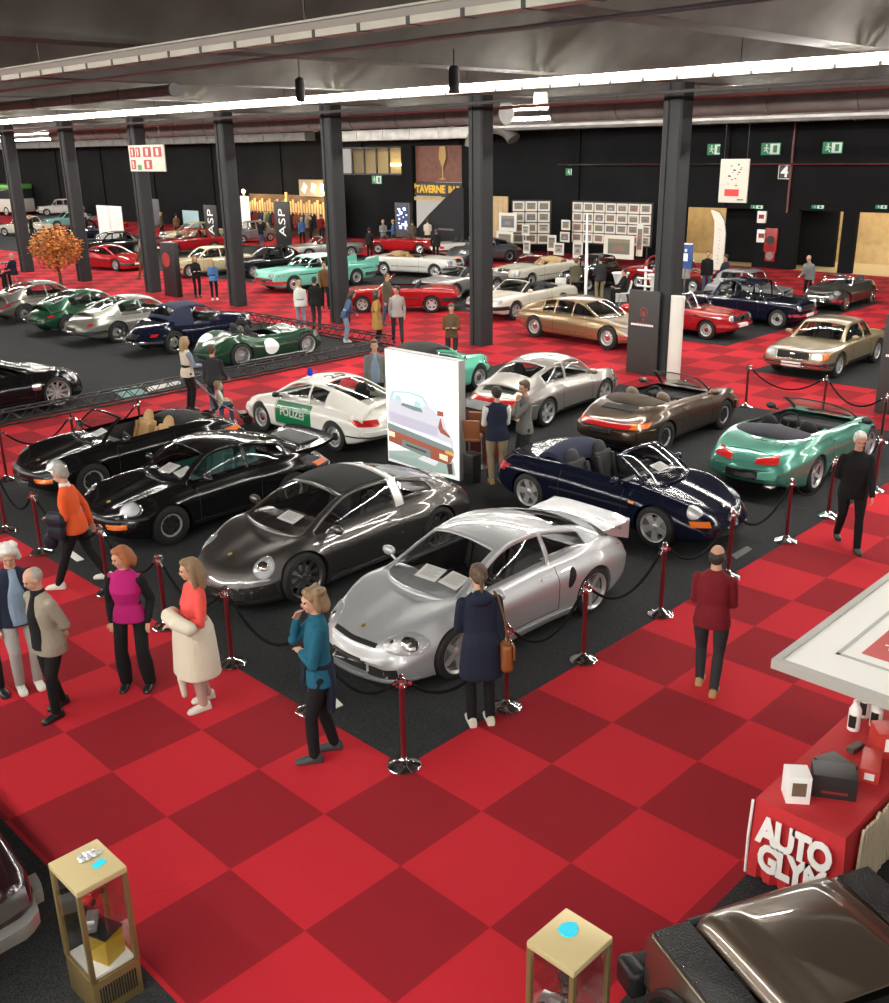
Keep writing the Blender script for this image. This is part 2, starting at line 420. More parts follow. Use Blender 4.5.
# ---------------------------------------------------------------- cabin (roof, pillars, glass) from one arch curve per side
def cabin(S, root, P, sh, hw, glass_m):
    A = S['arch']; W = S['W']; ws = S.get('ws', (.07, .9)); rw = S.get('rw'); sides = S.get('sides', [])
    open_top = S.get('open', False); tmax = 1.0 if open_top else len(A) - 1
    bar = S.get('bar'); fab = S.get('fabric')
    tset = {0.0, tmax, ws[0], ws[1]} | ({rw[0], rw[1]} if rw else set()) | ({bar[0], bar[1]} if bar else set())
    for a, b in sides: tset |= {a, b}
    if fab: tset |= {fab[0], fab[1]}
    tset |= {k * tmax / 30 for k in range(31)}
    ts = sorted(t for t in tset if t <= tmax); ts = [t for i, t in enumerate(ts) if i == 0 or t - ts[i-1] > 1e-4]
    C = catrom(A, ts)
    # crown profile across
    mg = S.get('pillar', .06) * (.85 if open_top else 1); crown = S.get('crown', .07); wbow = S.get('wbow', .16)
    us = [-1, -1 + mg * 1.5, -.7, -.45, -.2, 0, .2, .45, .7, 1 - mg * 1.5, 1]
    paint_v = []; fr = MB(); wsg = MB(); rwg = MB(); fb = MB(); n = len(us)
    grid = []
    for i, (t, c) in enumerate(zip(ts, C)):
        a, b = C[max(0, i-1)], C[min(len(C)-1, i+1)]
        tx, tz = b.x - a.x, b.z - a.z; L = math.hypot(tx, tz) or 1; nx, nz = -tz / L, tx / L
        if nz < 0 or (abs(nz) < .15 and t < 1.2 and nx < 0): nx, nz = -nx, -nz
        row = []
        for u in us:
            k = 1 - u * u; bow = crown + (wbow - crown) * max(0, 1 - t) if t < 1 else crown
            f0 = min(1, t / .8); ax, az = nx * f0 + (1 - f0) * 1.0, nz * f0
            row.append(Vector((c.x + ax * bow * k, c.y * u, c.z + az * bow * k - .03 * max(0, 1 - t / .3))))
        grid.append(row)
    def cells(mb, i0, i1, j0, j1, mi=0):
        vs = [grid[i][j] for i in range(i0, i1 + 1) for j in range(j0, j1 + 1)]; w = j1 - j0 + 1
        mb.add(vs, [(a*w+b, a*w+b+1, (a+1)*w+b+1, (a+1)*w+b) for a in range(i1-i0) for b in range(w-1)], mi)
    ix = lambda t: min(range(len(ts)), key=lambda k: abs(ts[k] - t))
    for i in range(len(ts) - 1):
        tm = (ts[i] + ts[i+1]) / 2
        if ws[0] < tm < ws[1]: 
            cells(wsg, i, i+1, 1, n-2); cells(fr, i, i+1, 0, 1, S.get('wsf', 0)); cells(fr, i, i+1, n-2, n-1, S.get('wsf', 0)); continue
        if rw and rw[0] < tm < rw[1] and not open_top:
            cells(rwg, i, i+1, 1, n-2); cells(fr, i, i+1, 0, 1); cells(fr, i, i+1, n-2, n-1); continue
        if bar and bar[0] < tm < bar[1]: cells(fr, i, i+1, 0, n-1, 1); continue
        if fab and fab[0] < tm < fab[1]: cells(fb, i, i+1, 0, n-1); continue
        if open_top and tm > 1.0: continue
        cells(fr, i, i+1, 0, n-1, S.get('wsf', 0) if tm < ws[0] or open_top else 0)
    sg = []; fbs = MB()
    if not open_top:
        for side in (1, -1):
            cols = []
            for t, c in zip(ts, C):
                zb = sh(c.x) - .015; yb = max(min(W * hw(c.x) * S.get('belt', .90), W*.97), c.y)
                topz = max(c.z, zb + .001); H = topz - zb
                m1, m2 = min(S.get('mt', .045), H*.45), min(S.get('mb', .03), H*.45)
                zz = [topz, topz - m1] + [topz - m1 - (H - m1 - m2) * k / 3 for k in (1, 2)] + [zb + m2, zb - .03]
                col = []
                for z in zz:
                    f = min(1, max(0, (topz - z) / max(H, .02))); y = c.y + (yb - c.y) * f + sin(pi * f) * .035 * min(1, H / .3)
                    col.append(Vector((c.x, side * y, z)))
                cols.append((col, H))
            made = {}
            for i in range(len(ts) - 1):
                tm = (ts[i] + ts[i+1]) / 2; w_ = next((k for k, (a, b) in enumerate(sides) if a < tm < b), None)
                for j in range(5):
                    q = [cols[i][0][j], cols[i+1][0][j], cols[i+1][0][j+1], cols[i][0][j+1]]
                    isg = w_ is not None and 1 <= j <= 3 and max(cols[i][1], cols[i+1][1]) > .06
                    if isg: made.setdefault(w_, MB()).add(q, [(0, 1, 2, 3)])
                    elif fab and fab[0] < tm < fab[1] and S.get('fabside'): fbs.add(q, [(0, 1, 2, 3)])
                    else: fr.add(q, [(0, 1, 2, 3)], 1 if bar and bar[0] < tm < bar[1] else S.get('sidef', 0) if j < 5 else 0)
            sg += list(made.values())
    fb.v, fb.f, fb.m = fb.v + [], fb.f, fb.m
    fb.add(fbs.v, fbs.f)
    def weld(o, th=.0):
        bm = bmesh.new(); bm.from_mesh(o.data); bmesh.ops.remove_doubles(bm, verts=bm.verts, dist=.0015); bmesh.ops.recalc_face_normals(bm, faces=bm.faces); bm.to_mesh(o.data); bm.free(); smooth(o.data, 38)
        if th:
            md = o.modifiers.new('s', 'SOLIDIFY'); md.thickness = th; md.offset = 0
        return o
    if fr.v: weld(fr.build('windshield_frame' if open_top else 'roof', [S['paint'], S.get('barmat', M_ALLOY), M_BLACK, M_CHROME], root), .022)
    if fb.v: weld(fb.build('soft_top', S.get('fabmat', M_MATBLACK), root), .02)
    if wsg.v: weld(wsg.build('windshield', glass_m, root))
    if rwg.v: weld(rwg.build('rear_window', glass_m, root))
    for g in sg: weld(g.build('side_window', glass_m, root))
    return C, ts

def rbox(mb, c, d, bev=.05, rot=None, mi=0): mb.box(c, d, rot, mi, bev)

SEATS = {}
def seat_mesh(m):
    if m.name in SEATS: return SEATS[m.name]
    b = MB(); rbox(b, (.05, 0, .12), (.52, .50, .18), .06); R = Matrix.Rotation(radians(-14), 3, 'Y')
    rbox(b, (-.24, 0, .42), (.15, .48, .56), .06, R); b.ell((-.318, 0, .70), (.065, .165, .20), 16, 10, R)
    for s in (-1, 1):
        rbox(b, (-.20, s*.21, .40), (.18, .09, .48), .035, R); rbox(b, (.08, s*.22, .16), (.48, .08, .19), .035)
    SEATS[m.name] = b.mesh('seat', m); return SEATS[m.name]

def interior(S, root, sh):
    x0, x1 = S['pit']; yc = S['W'] * S.get('pitw', .74) + .02; zf = .30
    b = MB(); n = 10; xs = [x0 - .03 + (x1 + .06 - x0) * k / n for k in range(n + 1)]
    vs = []
    for x in xs:
        zt = sh(x) - .01
        vs += [(x, yc, zt), (x, yc - .03, zf), (x, -yc + .03, zf), (x, -yc, zt)]
    fs = [(i*4+k, i*4+k+1, (i+1)*4+k+1, (i+1)*4+k) for i in range(n) for k in range(3)] + [(0, 1, 2, 3), (n*4+3, n*4+2, n*4+1, n*4)]
    b.add(vs, fs)
    zd = sh(x1) - .04
    rbox(b, (x1 - .17, 0, zd - .12), (.40, yc * 1.95, .26), .08)
    rbox(b, (x1 - .62, 0, .42), (.9, .22, .2), .05)
    b.build('cabin_interior', S.get('cabin', M_CABIN), root)
    sx = S.get('seatx', (x0 + x1) / 2 - .12); sm = S.get('seat', M_CABIN)
    for s in (1, -1):
        o = bpy.data.objects.new('seat', seat_mesh(sm)); link(o, root); o.location = (sx, s * .36, zf - .03); o.scale = (1, 1, .88 if S.get('open') else 1.0)
    if S.get('rearseat'):
        rb = MB(); rbox(rb, (sx - .62, 0, zf + .16), (.4, yc*1.6, .16), .05); rbox(rb, (sx - .84, 0, zf + .36), (.12, yc*1.6, .42), .05, Matrix.Rotation(radians(-18), 3, 'Y'))
        rb.build('rear_seat', sm, root)
    w = MB(); c = Vector((x1 - .46, .36 * S.get('drv', 1), zd - .01)); R = Matrix.Rotation(radians(-62), 3, 'Y')
    pts = [c + R @ Vector((.18*cos(a), .18*sin(a), 0)) for a in [2*pi*k/20 for k in range(21)]]
    w.tube(pts, .014, 6, caps=False)
    for a in (0.3, pi - .3, -pi/2): w.tube([c, c + R @ Vector((.18*sin(a), .18*cos(a), 0))], .011, 5)
    w.tube([c, c + Vector((.3, 0, -.1))], .025, 6)
    w.build('steering_wheel', S.get('steer', M_BLACK), root)

def car(S, name, loc, yaw, label, group=None, cat='car', scale=1.0):
    root = empty(name, loc, yaw, label, cat, group)
    if scale != 1.0: root.scale = (scale,) * 3
    pm = S['paint']
    me = car_mesh_body(S, [pm, M_BLACK])
    body = bpy.data.objects.new('body', me); link(body, root)
    P = Proj(body_shell(S).mesh('probe', [pm]), S); sh, hw, top = interp(S['sh']), interp(S['hw']), interp(S['top'])
    S['_top'] = top; S['_sh'] = sh
    if 'arch' in S: cabin(S, root, P, sh, hw, S.get('glass', M_GLASS))
    interior(S, root, sh)
    # wheels: tyre > rim
    hb = S['wb'] / 2
    for sx, R, tw in ((1, S['R'], S.get('tw', .2)), (-1, S.get('Rr', S['R']), S.get('twr', S.get('tw', .2)))):
        tm, rm = wheel_meshes(R, tw, S['rim'], S.get('rimmat', M_ALLOY), S.get('rr'))
        for sy in (1, -1):
            w = bpy.data.objects.new('wheel', tm); link(w, root)
            yy = S['W'] * hw(sx * hb) - tw / 2 - S.get('inset', .025)
            w.location = (sx * hb, sy * yy, R)
            a = random.random() * .8 + (.5 if sx > 0 else 0)
            w.rotation_euler = (0, a, 0 if sy > 0 else pi)
            r = bpy.data.objects.new('rim', rm); link(r, w)
    for fn in S.get('trim', []): fn(S, root, P)
    return root

# ---------------------------------------------------------------- trim makers
def both(fn):
    for s in (1, -1): fn(s)

def seams(x_front, x_rear, z0=.28, handle=True, hm=None, curve=0.0):
    def f(S, root, P):
        d = lambda s: (0, -s, 0)
        for s in (1, -1):
            b = MB(); hmat = MB(); zt = lambda x: S['_sh'](x) - .015
            for x, c in ((x_front, 0), (x_rear, curve)):
                P.line(b, [(x, s*1.2, z0), (x - c*.3, s*1.2, (z0 + zt(x))/2), (x - c, s*1.2, zt(x))], (.009, 0, 0), d(s), .0015)
            P.line(b, [(x_front, s*1.2, z0), (x_rear, s*1.2, z0)], (0, 0, .009), d(s), .0015)
            if handle: P.quad(hmat, (x_rear+.08, s*1.2, zt(x_rear)-.10), (x_rear+.27, s*1.2, zt(x_rear)-.10), (x_rear+.27, s*1.2, zt(x_rear)-.075), (x_rear+.08, s*1.2, zt(x_rear)-.075), d(s), .022, 4, 2)
            b.build('door_gap', M_MATBLACK, root)
            if handle and hmat.v: hmat.build('door_handle', hm or S['paint'], root)
    return f

def round_lamps(x, y, z, a, b, nrm=(.8, 0, .6), bulge=.03, ring=M_CHROME, lens=M_LAMP, name='headlight'):
    def f(S, root, P):
        for s in (1, -1):
            n = Vector((nrm[0], nrm[1]*s, nrm[2])).normalized(); u = Vector((0, 1, 0)) - n * n.y; u.normalize(); v = n.cross(u)
            m = MB(); P.disc(m, (x, s*y, z), u*a, v*b, -n, .012, bulge, 0); 
            if ring: P.disc(m, (x, s*y, z), u*a*1.13, v*b*1.13, -n, .016, 0, 1, .86)
            if m.v: m.build(name, [lens, ring or lens], root)
    return f

def patch(name, pts, d, m, off=.006, sym=True, nu=10, nv=5, label=None):
    """four-cornered trim piece projected along d (mirrored left and right when sym)"""
    def f(S, root, P):
        for s in ((1, -1) if sym else (1,)):
            b = MB(); q = [(p[0], p[1]*s, p[2]) for p in pts]
            P.quad(b, *q, (d[0], d[1]*s, d[2]), off, nu, nv)
            if b.v: tag(b.build(name, m, root), label)
    return f

def strip(name, pts, w, d, m, off=.01, sym=True, n=16):
    def f(S, root, P):
        for s in ((1, -1) if sym else (1,)):
            b = MB(); P.line(b, [(p[0], p[1]*s, p[2]) for p in pts], (w[0], w[1]*s, w[2]), (d[0], d[1]*s, d[2]), off, 0, n)
            if b.v: b.build(name, m, root)
    return f

def bumper(front, z, h, y, m, off=.05, name=None):
    """a bumper bar wrapped round the nose or tail"""
    def f(S, root, P):
        b = MB(); sx = 1 if front else -1
        P.line(b, [(sx*3, -y, z), (sx*3, 0, z), (sx*3, y, z)], (0, 0, h), (-sx, 0, 0), off, 0, 24)
        hb = S['wb']/2; xs = (S['xf'] - .22, hb + S['R'] + .075) if front else (S['xr'] + .22, -hb - S.get('Rr', S['R']) - .075)
        for s in (1, -1): P.line(b, [(xs[0], s*2, z), (xs[1], s*2, z)], (0, 0, h), (0, -s, 0), off*.8)
        b.build(name or ('front_bumper' if front else 'rear_bumper'), m, root)
    return f

def mirrors(x, y, z, m=None, r=(.06, .105, .065)):
    def f(S, root, P):
        for s in (1, -1):
            b = MB(); b.ell((x, s*y, z), r, 14, 10); b.tube([(x, s*y*.99, z-.02), (x+.03, s*(y-.16), z-.07)], .018, 6)
            b.build('side_mirror', m or S['paint'], root)
    return f

def badge(x, z=2, y=0, r=.035, d=(0, 0, -1), m=M_GOLD):
    def f(S, root, P):
        b = MB(); P.disc(b, (x, y, z), (r*.9 if d[2] else 0, 0 if d[2] else r*.8, 0), (0, r*.8, 0) if d[2] else (0, 0, r), d, .006, .004, n=12)
        b.build('badge', m, root)
    return f

def plate(front, z, w=.52, h=.11, m=None, off=.03):
    sx = 1 if front else -1
    return patch('licence_plate', [(sx*3, -w/2, z-h/2), (sx*3, w/2, z-h/2), (sx*3, w/2, z+h/2), (sx*3, -w/2, z+h/2)], (-sx, 0, 0), m or M_WHITE, off, False)

def box_part(name, m, *boxes):
    def f(S, root, P):
        b = MB()
        for c, d, bev, *r in boxes: b.box(c, d, Matrix.Rotation(radians(r[0]), 3, 'Y') if r else None, 0, bev)
        b.build(name, m, root)
    return f

def folded_top(x0, x1, y, z, h, m, name='folded_soft_top'):
    """bunched hood cover behind the seats"""
    def f(S, root, P):
        b = MB(); n = 11; rows = []
        for i in range(n):
            a = -pi/2 + pi*i/(n-1); yy = y*sin(a)
            xs = x0 + (x1 - x0) * .0
            back = x0 + .30*(1-cos(a))*(x1-x0)*.2; 
            row = []
            for k in range(9):
                t = k/8; ang = pi*t; row.append(Vector((back + (x1-back)*t, yy, z + h*sin(ang)**.6*(.55+.45*cos(a)**.5) - .06*abs(sin(a)))))
            rows.append(row)
        vs = [v for r in rows for v in r]; b.add(vs, [(i*9+k, i*9+k+1, (i+1)*9+k+1, (i+1)*9+k) for i in range(n-1) for k in range(8)])
        o = b.build(name, m, root); md = o.modifiers.new('s', 'SOLIDIFY'); md.thickness = .03
    return f

def park(fpx, rpx, side, S):
    """floor position and heading of a car from where its near-side wheels touch the floor"""
    a, b = G(*fpx), G(*rpx); d = a - b; yaw = math.atan2(d.y, d.x); m = (a + b) / 2
    s = 1 if side == 'L' else -1
    n = Vector((-sin(yaw), cos(yaw), 0)) * s
    return m - n * (S['W'] - .03), yaw
# ================================================================ the kinds of car on show
LEATHER_TAN = mat('tan leather', (0.42, 0.25, 0.10), 0.55)
LEATHER_GREY = mat('taupe leather', (0.20, 0.155, 0.115), 0.6)
LEATHER_GREEN = mat('green leather', (0.02, 0.11, 0.10), 0.6)
LEATHER_RED = mat('red leather', (0.16, 0.02, 0.02), 0.6)
FABRIC_BLACK = mat('black hood cloth', (0.012, 0.012, 0.012), 0.9, bump=.3, bscale=120)
FABRIC_NAVY = mat('navy hood cloth', (0.012, 0.018, 0.045), 0.9, bump=.3, bscale=120)
FABRIC_BROWN = mat('brown hood cloth', (0.05, 0.035, 0.025), 0.9)
FABRIC_BEIGE = mat('beige hood cloth', (0.35, 0.24, 0.13), 0.9)
M_REDRIM = mat('red wheel paint', (0.25, 0.02, 0.02), .4)

def spec911(pm, wide=False, **k):
    W = .90 if wide else .845
    S = dict(paint=pm, wb=2.272, xf=2.04, xr=-2.20, W=W, R=.315, tw=.21, twr=.25, rim='fuchs', rr=.205, rimmat=M_MATBLACK,
        top=[(2.04,.56),(1.9,.63),(1.5,.715),(1.1,.80),(.8,.875),(0,.90),(-1,.925),(-1.6,.86),(-1.95,.75),(-2.2,.60)],
        cr=[(2.04,.56),(1.93,.66),(1.7,.785),(1.3,.835),(.9,.862),(.4,.875),(-.3,.90),(-1.1,.915),(-1.6,.85),(-2.2,.60)],
        sh=[(2.04,.50),(1.9,.58),(1.6,.70),(1.1,.775),(.4,.81),(-.5,.84),(-1.1,.85),(-1.7,.77),(-2.2,.57)],
        hw=[(2.04,.80),(1.7,.90),(1.14,.955),(.5,.92),(-.3,.925),(-1.13,1.0),(-1.7,.93),(-2.2,.80)],
        bot=[(2.04,.26),(1.6,.18),(-1.6,.19),(-2.2,.30)], bowf=.28, bowr=.22, k6=.88, pit=(-.95,.62), pitw=.70, belt=.86,
        arch=[(.80,.60,.87),(.28,.51,1.20),(-.30,.52,1.245),(-.95,.50,1.13),(-1.4,.46,.97),(-1.72,.42,.83)],
        ws=(.06,.93), rw=(2.75,3.7), sides=[(.12,2.0),(2.1,3.25)], crown=.065, wbow=.15, pillar=.06)
    S['trim'] = [round_lamps(1.74,.60,.72,.095,.12,(.8,0,.6),.014), seams(.62,-.52), bumper(True,.46,.16,.75,pm,.055), bumper(True,.545,.03,.72,M_BLACK,.06,'bumper_strip'),
        bumper(False,.48,.15,.74,pm,.05), mirrors(.50,.86,.93), badge(1.72),
        patch('indicator', [(3,.44,.42),(3,.70,.42),(3,.70,.49),(3,.44,.49)], (-1,0,0), M_AMBER, .062),
        patch('tail_light_band', [(-3,-.72,.60),(-3,.72,.60),(-3,.72,.69),(-3,-.72,.69)], (1,0,0), M_RED, .008, False, 24, 3),
        patch('rear_indicator', [(-3,.56,.60),(-3,.76,.60),(-3,.76,.69),(-3,.56,.69)], (1,0,0), M_AMBER, .012),
        plate(True,.40,.5,.11,M_PLATE,.07), plate(False,.52,.5,.11,M_PLATE,.06),
        strip('sill', [(.75,2,.24),(-.75,2,.24)], (0,0,.07), (0,-1,0), M_BLACK, .008)]
    S.update(k); return S

def spec996(pm, **k):
    S = dict(paint=pm, wb=2.355, xf=2.15, xr=-2.29, W=.905, R=.32, tw=.235, twr=.29, rim='twist', rr=.235, gap=.03,
        top=[(2.15,.46),(2.02,.56),(1.6,.69),(1.1,.80),(.8,.86),(0,.90),(-1,.93),(-1.6,.885),(-2.0,.79),(-2.29,.64)],
        cr=[(2.15,.46),(1.95,.61),(1.5,.775),(1.1,.835),(.7,.85),(0,.88),(-1.1,.93),(-1.7,.875),(-2.29,.64)],
        sh=[(2.15,.42),(1.9,.54),(1.5,.70),(1.1,.775),(.4,.80),(-.4,.83),(-1.1,.865),(-1.7,.81),(-2.29,.60)],
        hw=[(2.15,.74),(1.8,.87),(1.2,.97),(.5,.93),(-.3,.93),(-1.15,1.0),(-1.8,.93),(-2.29,.78)],
        bot=[(2.15,.11),(1.5,.11),(-1.5,.14),(-2.29,.27)], bowf=.34, bowr=.26, leanf=.10, k6=.87, pit=(-.98,.72), pitw=.70, belt=.86, black=.15,
        arch=[(1.02,.63,.83),(.22,.52,1.185),(-.40,.53,1.235),(-1.0,.50,1.13),(-1.5,.46,.98),(-1.88,.42,.84)],
        ws=(.05,.93), rw=(2.7,3.75), sides=[(.18,2.02),(2.12,3.3)], crown=.065, wbow=.17, pillar=.055, seatx=-.25)
    S.update(k); return S

def lamp996(S, root, P):
    """fried-egg headlamp units set in the front wings"""
    for s in (1, -1):
        m = MB(); n = Vector((.75, .22*s, .62)).normalized(); u = Vector((.1, .95*s, 0)); u = (u - n*u.dot(n)).normalized(); v = n.cross(u)*s
        c = Vector((1.80, s*.615, .60))
        P.disc(m, c, u*.205 + v*.09, v*.155, -n, .008, .02); 
        P.disc(m, c + u*.05+v*.02, u*.085, v*.08, -n, .024, .01, 1); P.disc(m, c - u*.09 - v*.05, u*.055, v*.05, -n, .018, .008, 1)
        m.build('headlight', [M_LAMP, M_CHROME], root)

def front996(S, root, P):
    b = MB()
    P.quad(b, (3,-.36,.505), (3,.36,.505), (3,.36,.545), (3,-.36,.545), (-1,0,0), .004, 14, 2)
    for s in (1,-1): P.quad(b, (3,s*.30,.20), (3,s*.66,.21), (3,s*.64,.32), (3,s*.30,.30), (-1,0,0), .003)
    P.quad(b, (3,-.26,.18), (3,.26,.18), (3,.26,.33), (3,-.26,.33), (-1,0,0), .003)
    b.build('air_intake', M_MATBLACK, root)
    b = MB(); P.line(b, [(3,-.8,.125), (3,0,.125), (3,.8,.125)], (0,0,.07), (-1,0,0), .05, 0, 24); b.build('front_lip', M_BLACK, root)
    b = MB(); P.line(b, [(3,-.75,.185), (3,0,.185), (3,.75,.185)], (0,0,.022), (-1,0,0), .045, 0, 24); b.build('front_splitter', S['paint'], root)

def wing996(S, root, P):
    """tall rear wing on two uprights"""
    b = MB(); n = 15; top = []
    for i in range(n):
        y = -.66 + 1.32*i/(n-1); q = (y/.66)**4
        prof = [(-1.72+.10*q,.955), (-1.85,.985), (-2.02,.985), (-2.16,1.005), (-2.16,.975), (-2.0,.955), (-1.84,.955), (-1.74+.10*q,.94)]
        top += [(x, y, z - .035*q) for x, z in prof]
    b.add(top, [(i*8+k, i*8+(k+1)%8, (i+1)*8+(k+1)%8, (i+1)*8+k) for i in range(n-1) for k in range(8)] + [tuple(range(8)), tuple((n-1)*8+k for k in range(8))])
    b.build('rear_wing', S['paint'], root)
    for s in (1,-1):
        u = MB(); u.prism([(-1.72,.86),(-2.16,.70),(-2.17,.98),(-2.04,.96),(-1.98,.87),(-1.84,.95),(-1.64,.94)], -.025, .025, 0, Matrix(((1,0,0,0),(0,0,1,s*.625),(0,1,0,0),(0,0,0,1)))); u.build('wing_upright', S['paint'], root)
    v = MB(); v.box((-1.66,0,.885), (.36,.85,.06), Matrix.Rotation(radians(-16),3,'Y'), 0, .02); v.build('engine_lid_vent', M_MATBLACK, root)

def scoop996(S, root, P):
    for s in (1,-1):
      b = MB(); P.disc(b, (-.74, s*1.5, .64), (.05,0,.02), (-.05,0,.12), (0,-s,0), .004)
      b.build('side_scoop', M_MATBLACK, root)

TAIL996 = patch('tail_light', [(-3,.52,.60),(-3,.86,.62),(-3,.86,.73),(-3,.52,.70)], (1,-.25,0), M_RED, .01)
def spec991(pm):
    S = spec996(pm, wb=2.45, xf=2.20, xr=-2.28, W=.925, R=.345, tw=.245, twr=.30, rim='ten', rr=.265, rimmat=M_DKALLOY, bowf=.36,
        arch=[(1.08,.66,.84),(.30,.54,1.18),(-.30,.545,1.235),(-.85,.53,1.16),(-1.45,.47,.99),(-1.85,.42,.85)],
        fabric=(1.0,2.35), bar=(2.35,2.62), fabmat=FABRIC_BLACK, rw=(2.7,4.2), sides=[(.18,2.32),(2.66,3.6)], crown=.06, wsf=0, barmat=mat('brushed silver roll bar', (.62,.62,.62), .38, .5))
    def lamps(S, root, P):
        for s in (1,-1):
            m = MB(); n = Vector((.72,.25*s,.65)).normalized(); u = Vector((-.25,.95*s,0)); u = (u-n*u.dot(n)).normalized(); v = n.cross(u)*s; c = Vector((1.76,s*.65,.64))
            P.disc(m, c, u*.115, v*.165, -n, .008, .02); P.disc(m, c, u*.06, v*.065, -n, .026, .01, 1); m.build('headlight', [M_LAMP, M_CHROME], root)
    def front(S, root, P):
        b = MB()
        for s in (1,-1): P.quad(b, (3,s*.42,.21), (3,s*.80,.22), (3,s*.78,.40), (3,s*.42,.36), (-1,0,0), .004)
        P.quad(b, (3,-.40,.15), (3,.40,.15), (3,.40,.25), (3,-.40,.25), (-1,0,0), .004); b.build('air_intake', M_MATBLACK, root)
        b = MB(); P.line(b, [(3,-.8,.16),(3,0,.15),(3,.8,.16)], (0,0,.035), (-1,0,0), .03, 0, 24); b.build('front_lip', M_BLACK, root)
        for s in (1,-1):
            m = MB(); P.line(m, [(3,s*.46,.44),(3,s*.74,.45)], (0,0,.02), (-1,0,0), .008); m.build('daytime_light', M_LAMP, root)
    S['trim'] = [lamps, front, seams(.78,-.55), mirrors(.72,.93,.90), badge(1.80), TAIL996, strip('sill', [(.8,2,.2),(-.8,2,.2)], (0,0,.05), (0,-1,0), M_STEEL, .006)]
    return S

def saloon(pm, L, wb, W, H, R, hood=.85, belt=.88, deck=.86, nose=.55, fo=.8, **k):
    """upright older car: separate bonnet, cabin and boot"""
    xf = wb/2 + fo; xr = xf - L
    S = dict(paint=pm, wb=wb, xf=xf, xr=xr, W=W, R=R, tw=.17, rim='steel', rr=R*.62, rimmat=M_ALLOY, black=.24,
        top=[(xf,nose+.12),(xf-.10,hood-.07),(xf-.6,hood-.02),(xf-1.25,hood+.03),(0,belt+.02),(xr+.9,deck+.02),(xr+.2,deck-.03),(xr,deck-.22)],
        cr=[(xf,nose+.11),(xf-.10,hood-.06),(xf-.6,hood-.03),(0,belt),(xr+.9,deck),(xr+.2,deck-.05),(xr,deck-.24)],
        sh=[(xf,nose+.06),(xf-.12,hood-.12),(xf-.7,hood-.07),(0,belt-.04),(xr+.9,deck-.06),(xr+.2,deck-.10),(xr,deck-.28)],
        hw=[(xf,.86),(xf-.3,.95),(xf-.9,.99),(0,1),(xr+.9,.99),(xr+.3,.94),(xr,.84)],
        bot=[(xf,.32),(xf-.4,.22),(xr+.5,.24),(xr,.36)], bowf=.10, bowr=.10, rf=.09, k6=.92, pit=(xr+1.15,xf-1.45), pitw=.76, belt=.91, crown=.05, wbow=.10, pillar=.05,
        ws=(.06,.93))
    S['H'] = H
    S.update(k)
    return S

def steel_front(y=.58, z=.66, r=.085, ring=M_CHROME):
    def f(S, root, P):
        for s in (1,-1):
            m = MB(); P.disc(m, (3, s*y, z), (0,r,0), (0,0,r), (-1,0,0), .012, .03); P.disc(m, (3, s*y, z), (0,r*1.14,0), (0,0,r*1.14), (-1,0,0), .02, 0, 1, .86); m.build('headlight', [M_LAMP, ring], root)
    return f

def grille(y, z, h, m=M_MATBLACK, frame=M_CHROME, off=.01):
    def f(S, root, P):
        b = MB(); P.quad(b, (3,-y,z-h/2), (3,y,z-h/2), (3,y,z+h/2), (3,-y,z+h/2), (-1,0,0), off, 16, 4); b.build('grille', m, root)
        if frame:
            b = MB(); 
            for zz in (z-h/2, z+h/2): P.line(b, [(3,-y,zz),(3,0,zz),(3,y,zz)], (0,0,.018), (-1,0,0), off+.012, 0, 20)
            for s in (1,-1): P.line(b, [(3,s*y,z-h/2),(3,s*y,z+h/2)], (0,.018,0), (-1,0,0), off+.012)
            b.build('grille_surround', frame, root)
    return f

def tails(y0, y1, z0, z1, m=M_RED):
    return patch('tail_light', [(-3,y0,z0),(-3,y1,z0),(-3,y1,z1),(-3,y0,z1)], (1,0,0), m, .014)

# --- individual kinds
def spec968(pm):
    S = dict(paint=pm, wb=2.40, xf=2.12, xr=-2.16, W=.865, R=.315, tw=.22, twr=.25, rim='cup', rr=.22, black=.17,
        top=[(2.12,.44),(1.95,.57),(1.5,.71),(1.0,.81),(.7,.865),(0,.87),(-1,.89),(-1.7,.87),(-2.0,.78),(-2.16,.62)],
        cr=[(2.12,.44),(1.92,.60),(1.5,.76),(1.0,.83),(.6,.85),(-1.1,.89),(-1.7,.86),(-2.16,.62)],
        sh=[(2.12,.40),(1.9,.53),(1.5,.68),(1.0,.76),(0,.80),(-1.1,.84),(-1.7,.80),(-2.16,.58)],
        hw=[(2.12,.72),(1.8,.87),(1.2,.985),(.5,.94),(-.3,.94),(-1.2,1.0),(-1.8,.92),(-2.16,.80)],
        bot=[(2.12,.20),(1.6,.16),(-1.6,.18),(-2.16,.30)], bowf=.36, bowr=.2, k6=.87, pit=(-1.05,.62), pitw=.72, belt=.87,
        arch=[(.92,.62,.84),(.30,.53,1.175),(-.2,.5,1.2)], ws=(.07,.90), open=True, crown=.05, wbow=.15, pillar=.07, wsf=0)
    S['trim'] = [round_lamps(1.74,.56,.66,.10,.115,(.55,0,.83),.015,None), seams(.60,-.58), mirrors(.52,.87,.90), badge(1.86,m=M_STEEL),
        patch('indicator', [(1.95,.50,.42),(1.95,.74,.42),(1.95,.74,.50),(1.95,.50,.50)], (-1,-.25,0), M_AMBER, .01), patch('air_intake', [(3,-.42,.22),(3,.42,.22),(3,.42,.34),(3,-.42,.34)], (-1,0,0), M_MATBLACK, .004, False),
        folded_top(-1.28,-.62,.60,.84,.26,FABRIC_NAVY), strip('door_trim', [(1.6,2,.52),(-1.6,2,.52)], (0,0,.03), (0,-1,0), M_BLACK, .012), tails(.45,.78,.58,.70), plate(False,.5,.5,.11,M_PLATE),
        patch('side_indicator', [(.74,2,.60),(.84,2,.60),(.84,2,.635),(.74,2,.635)], (0,-1,0), M_AMBER)]
    return S

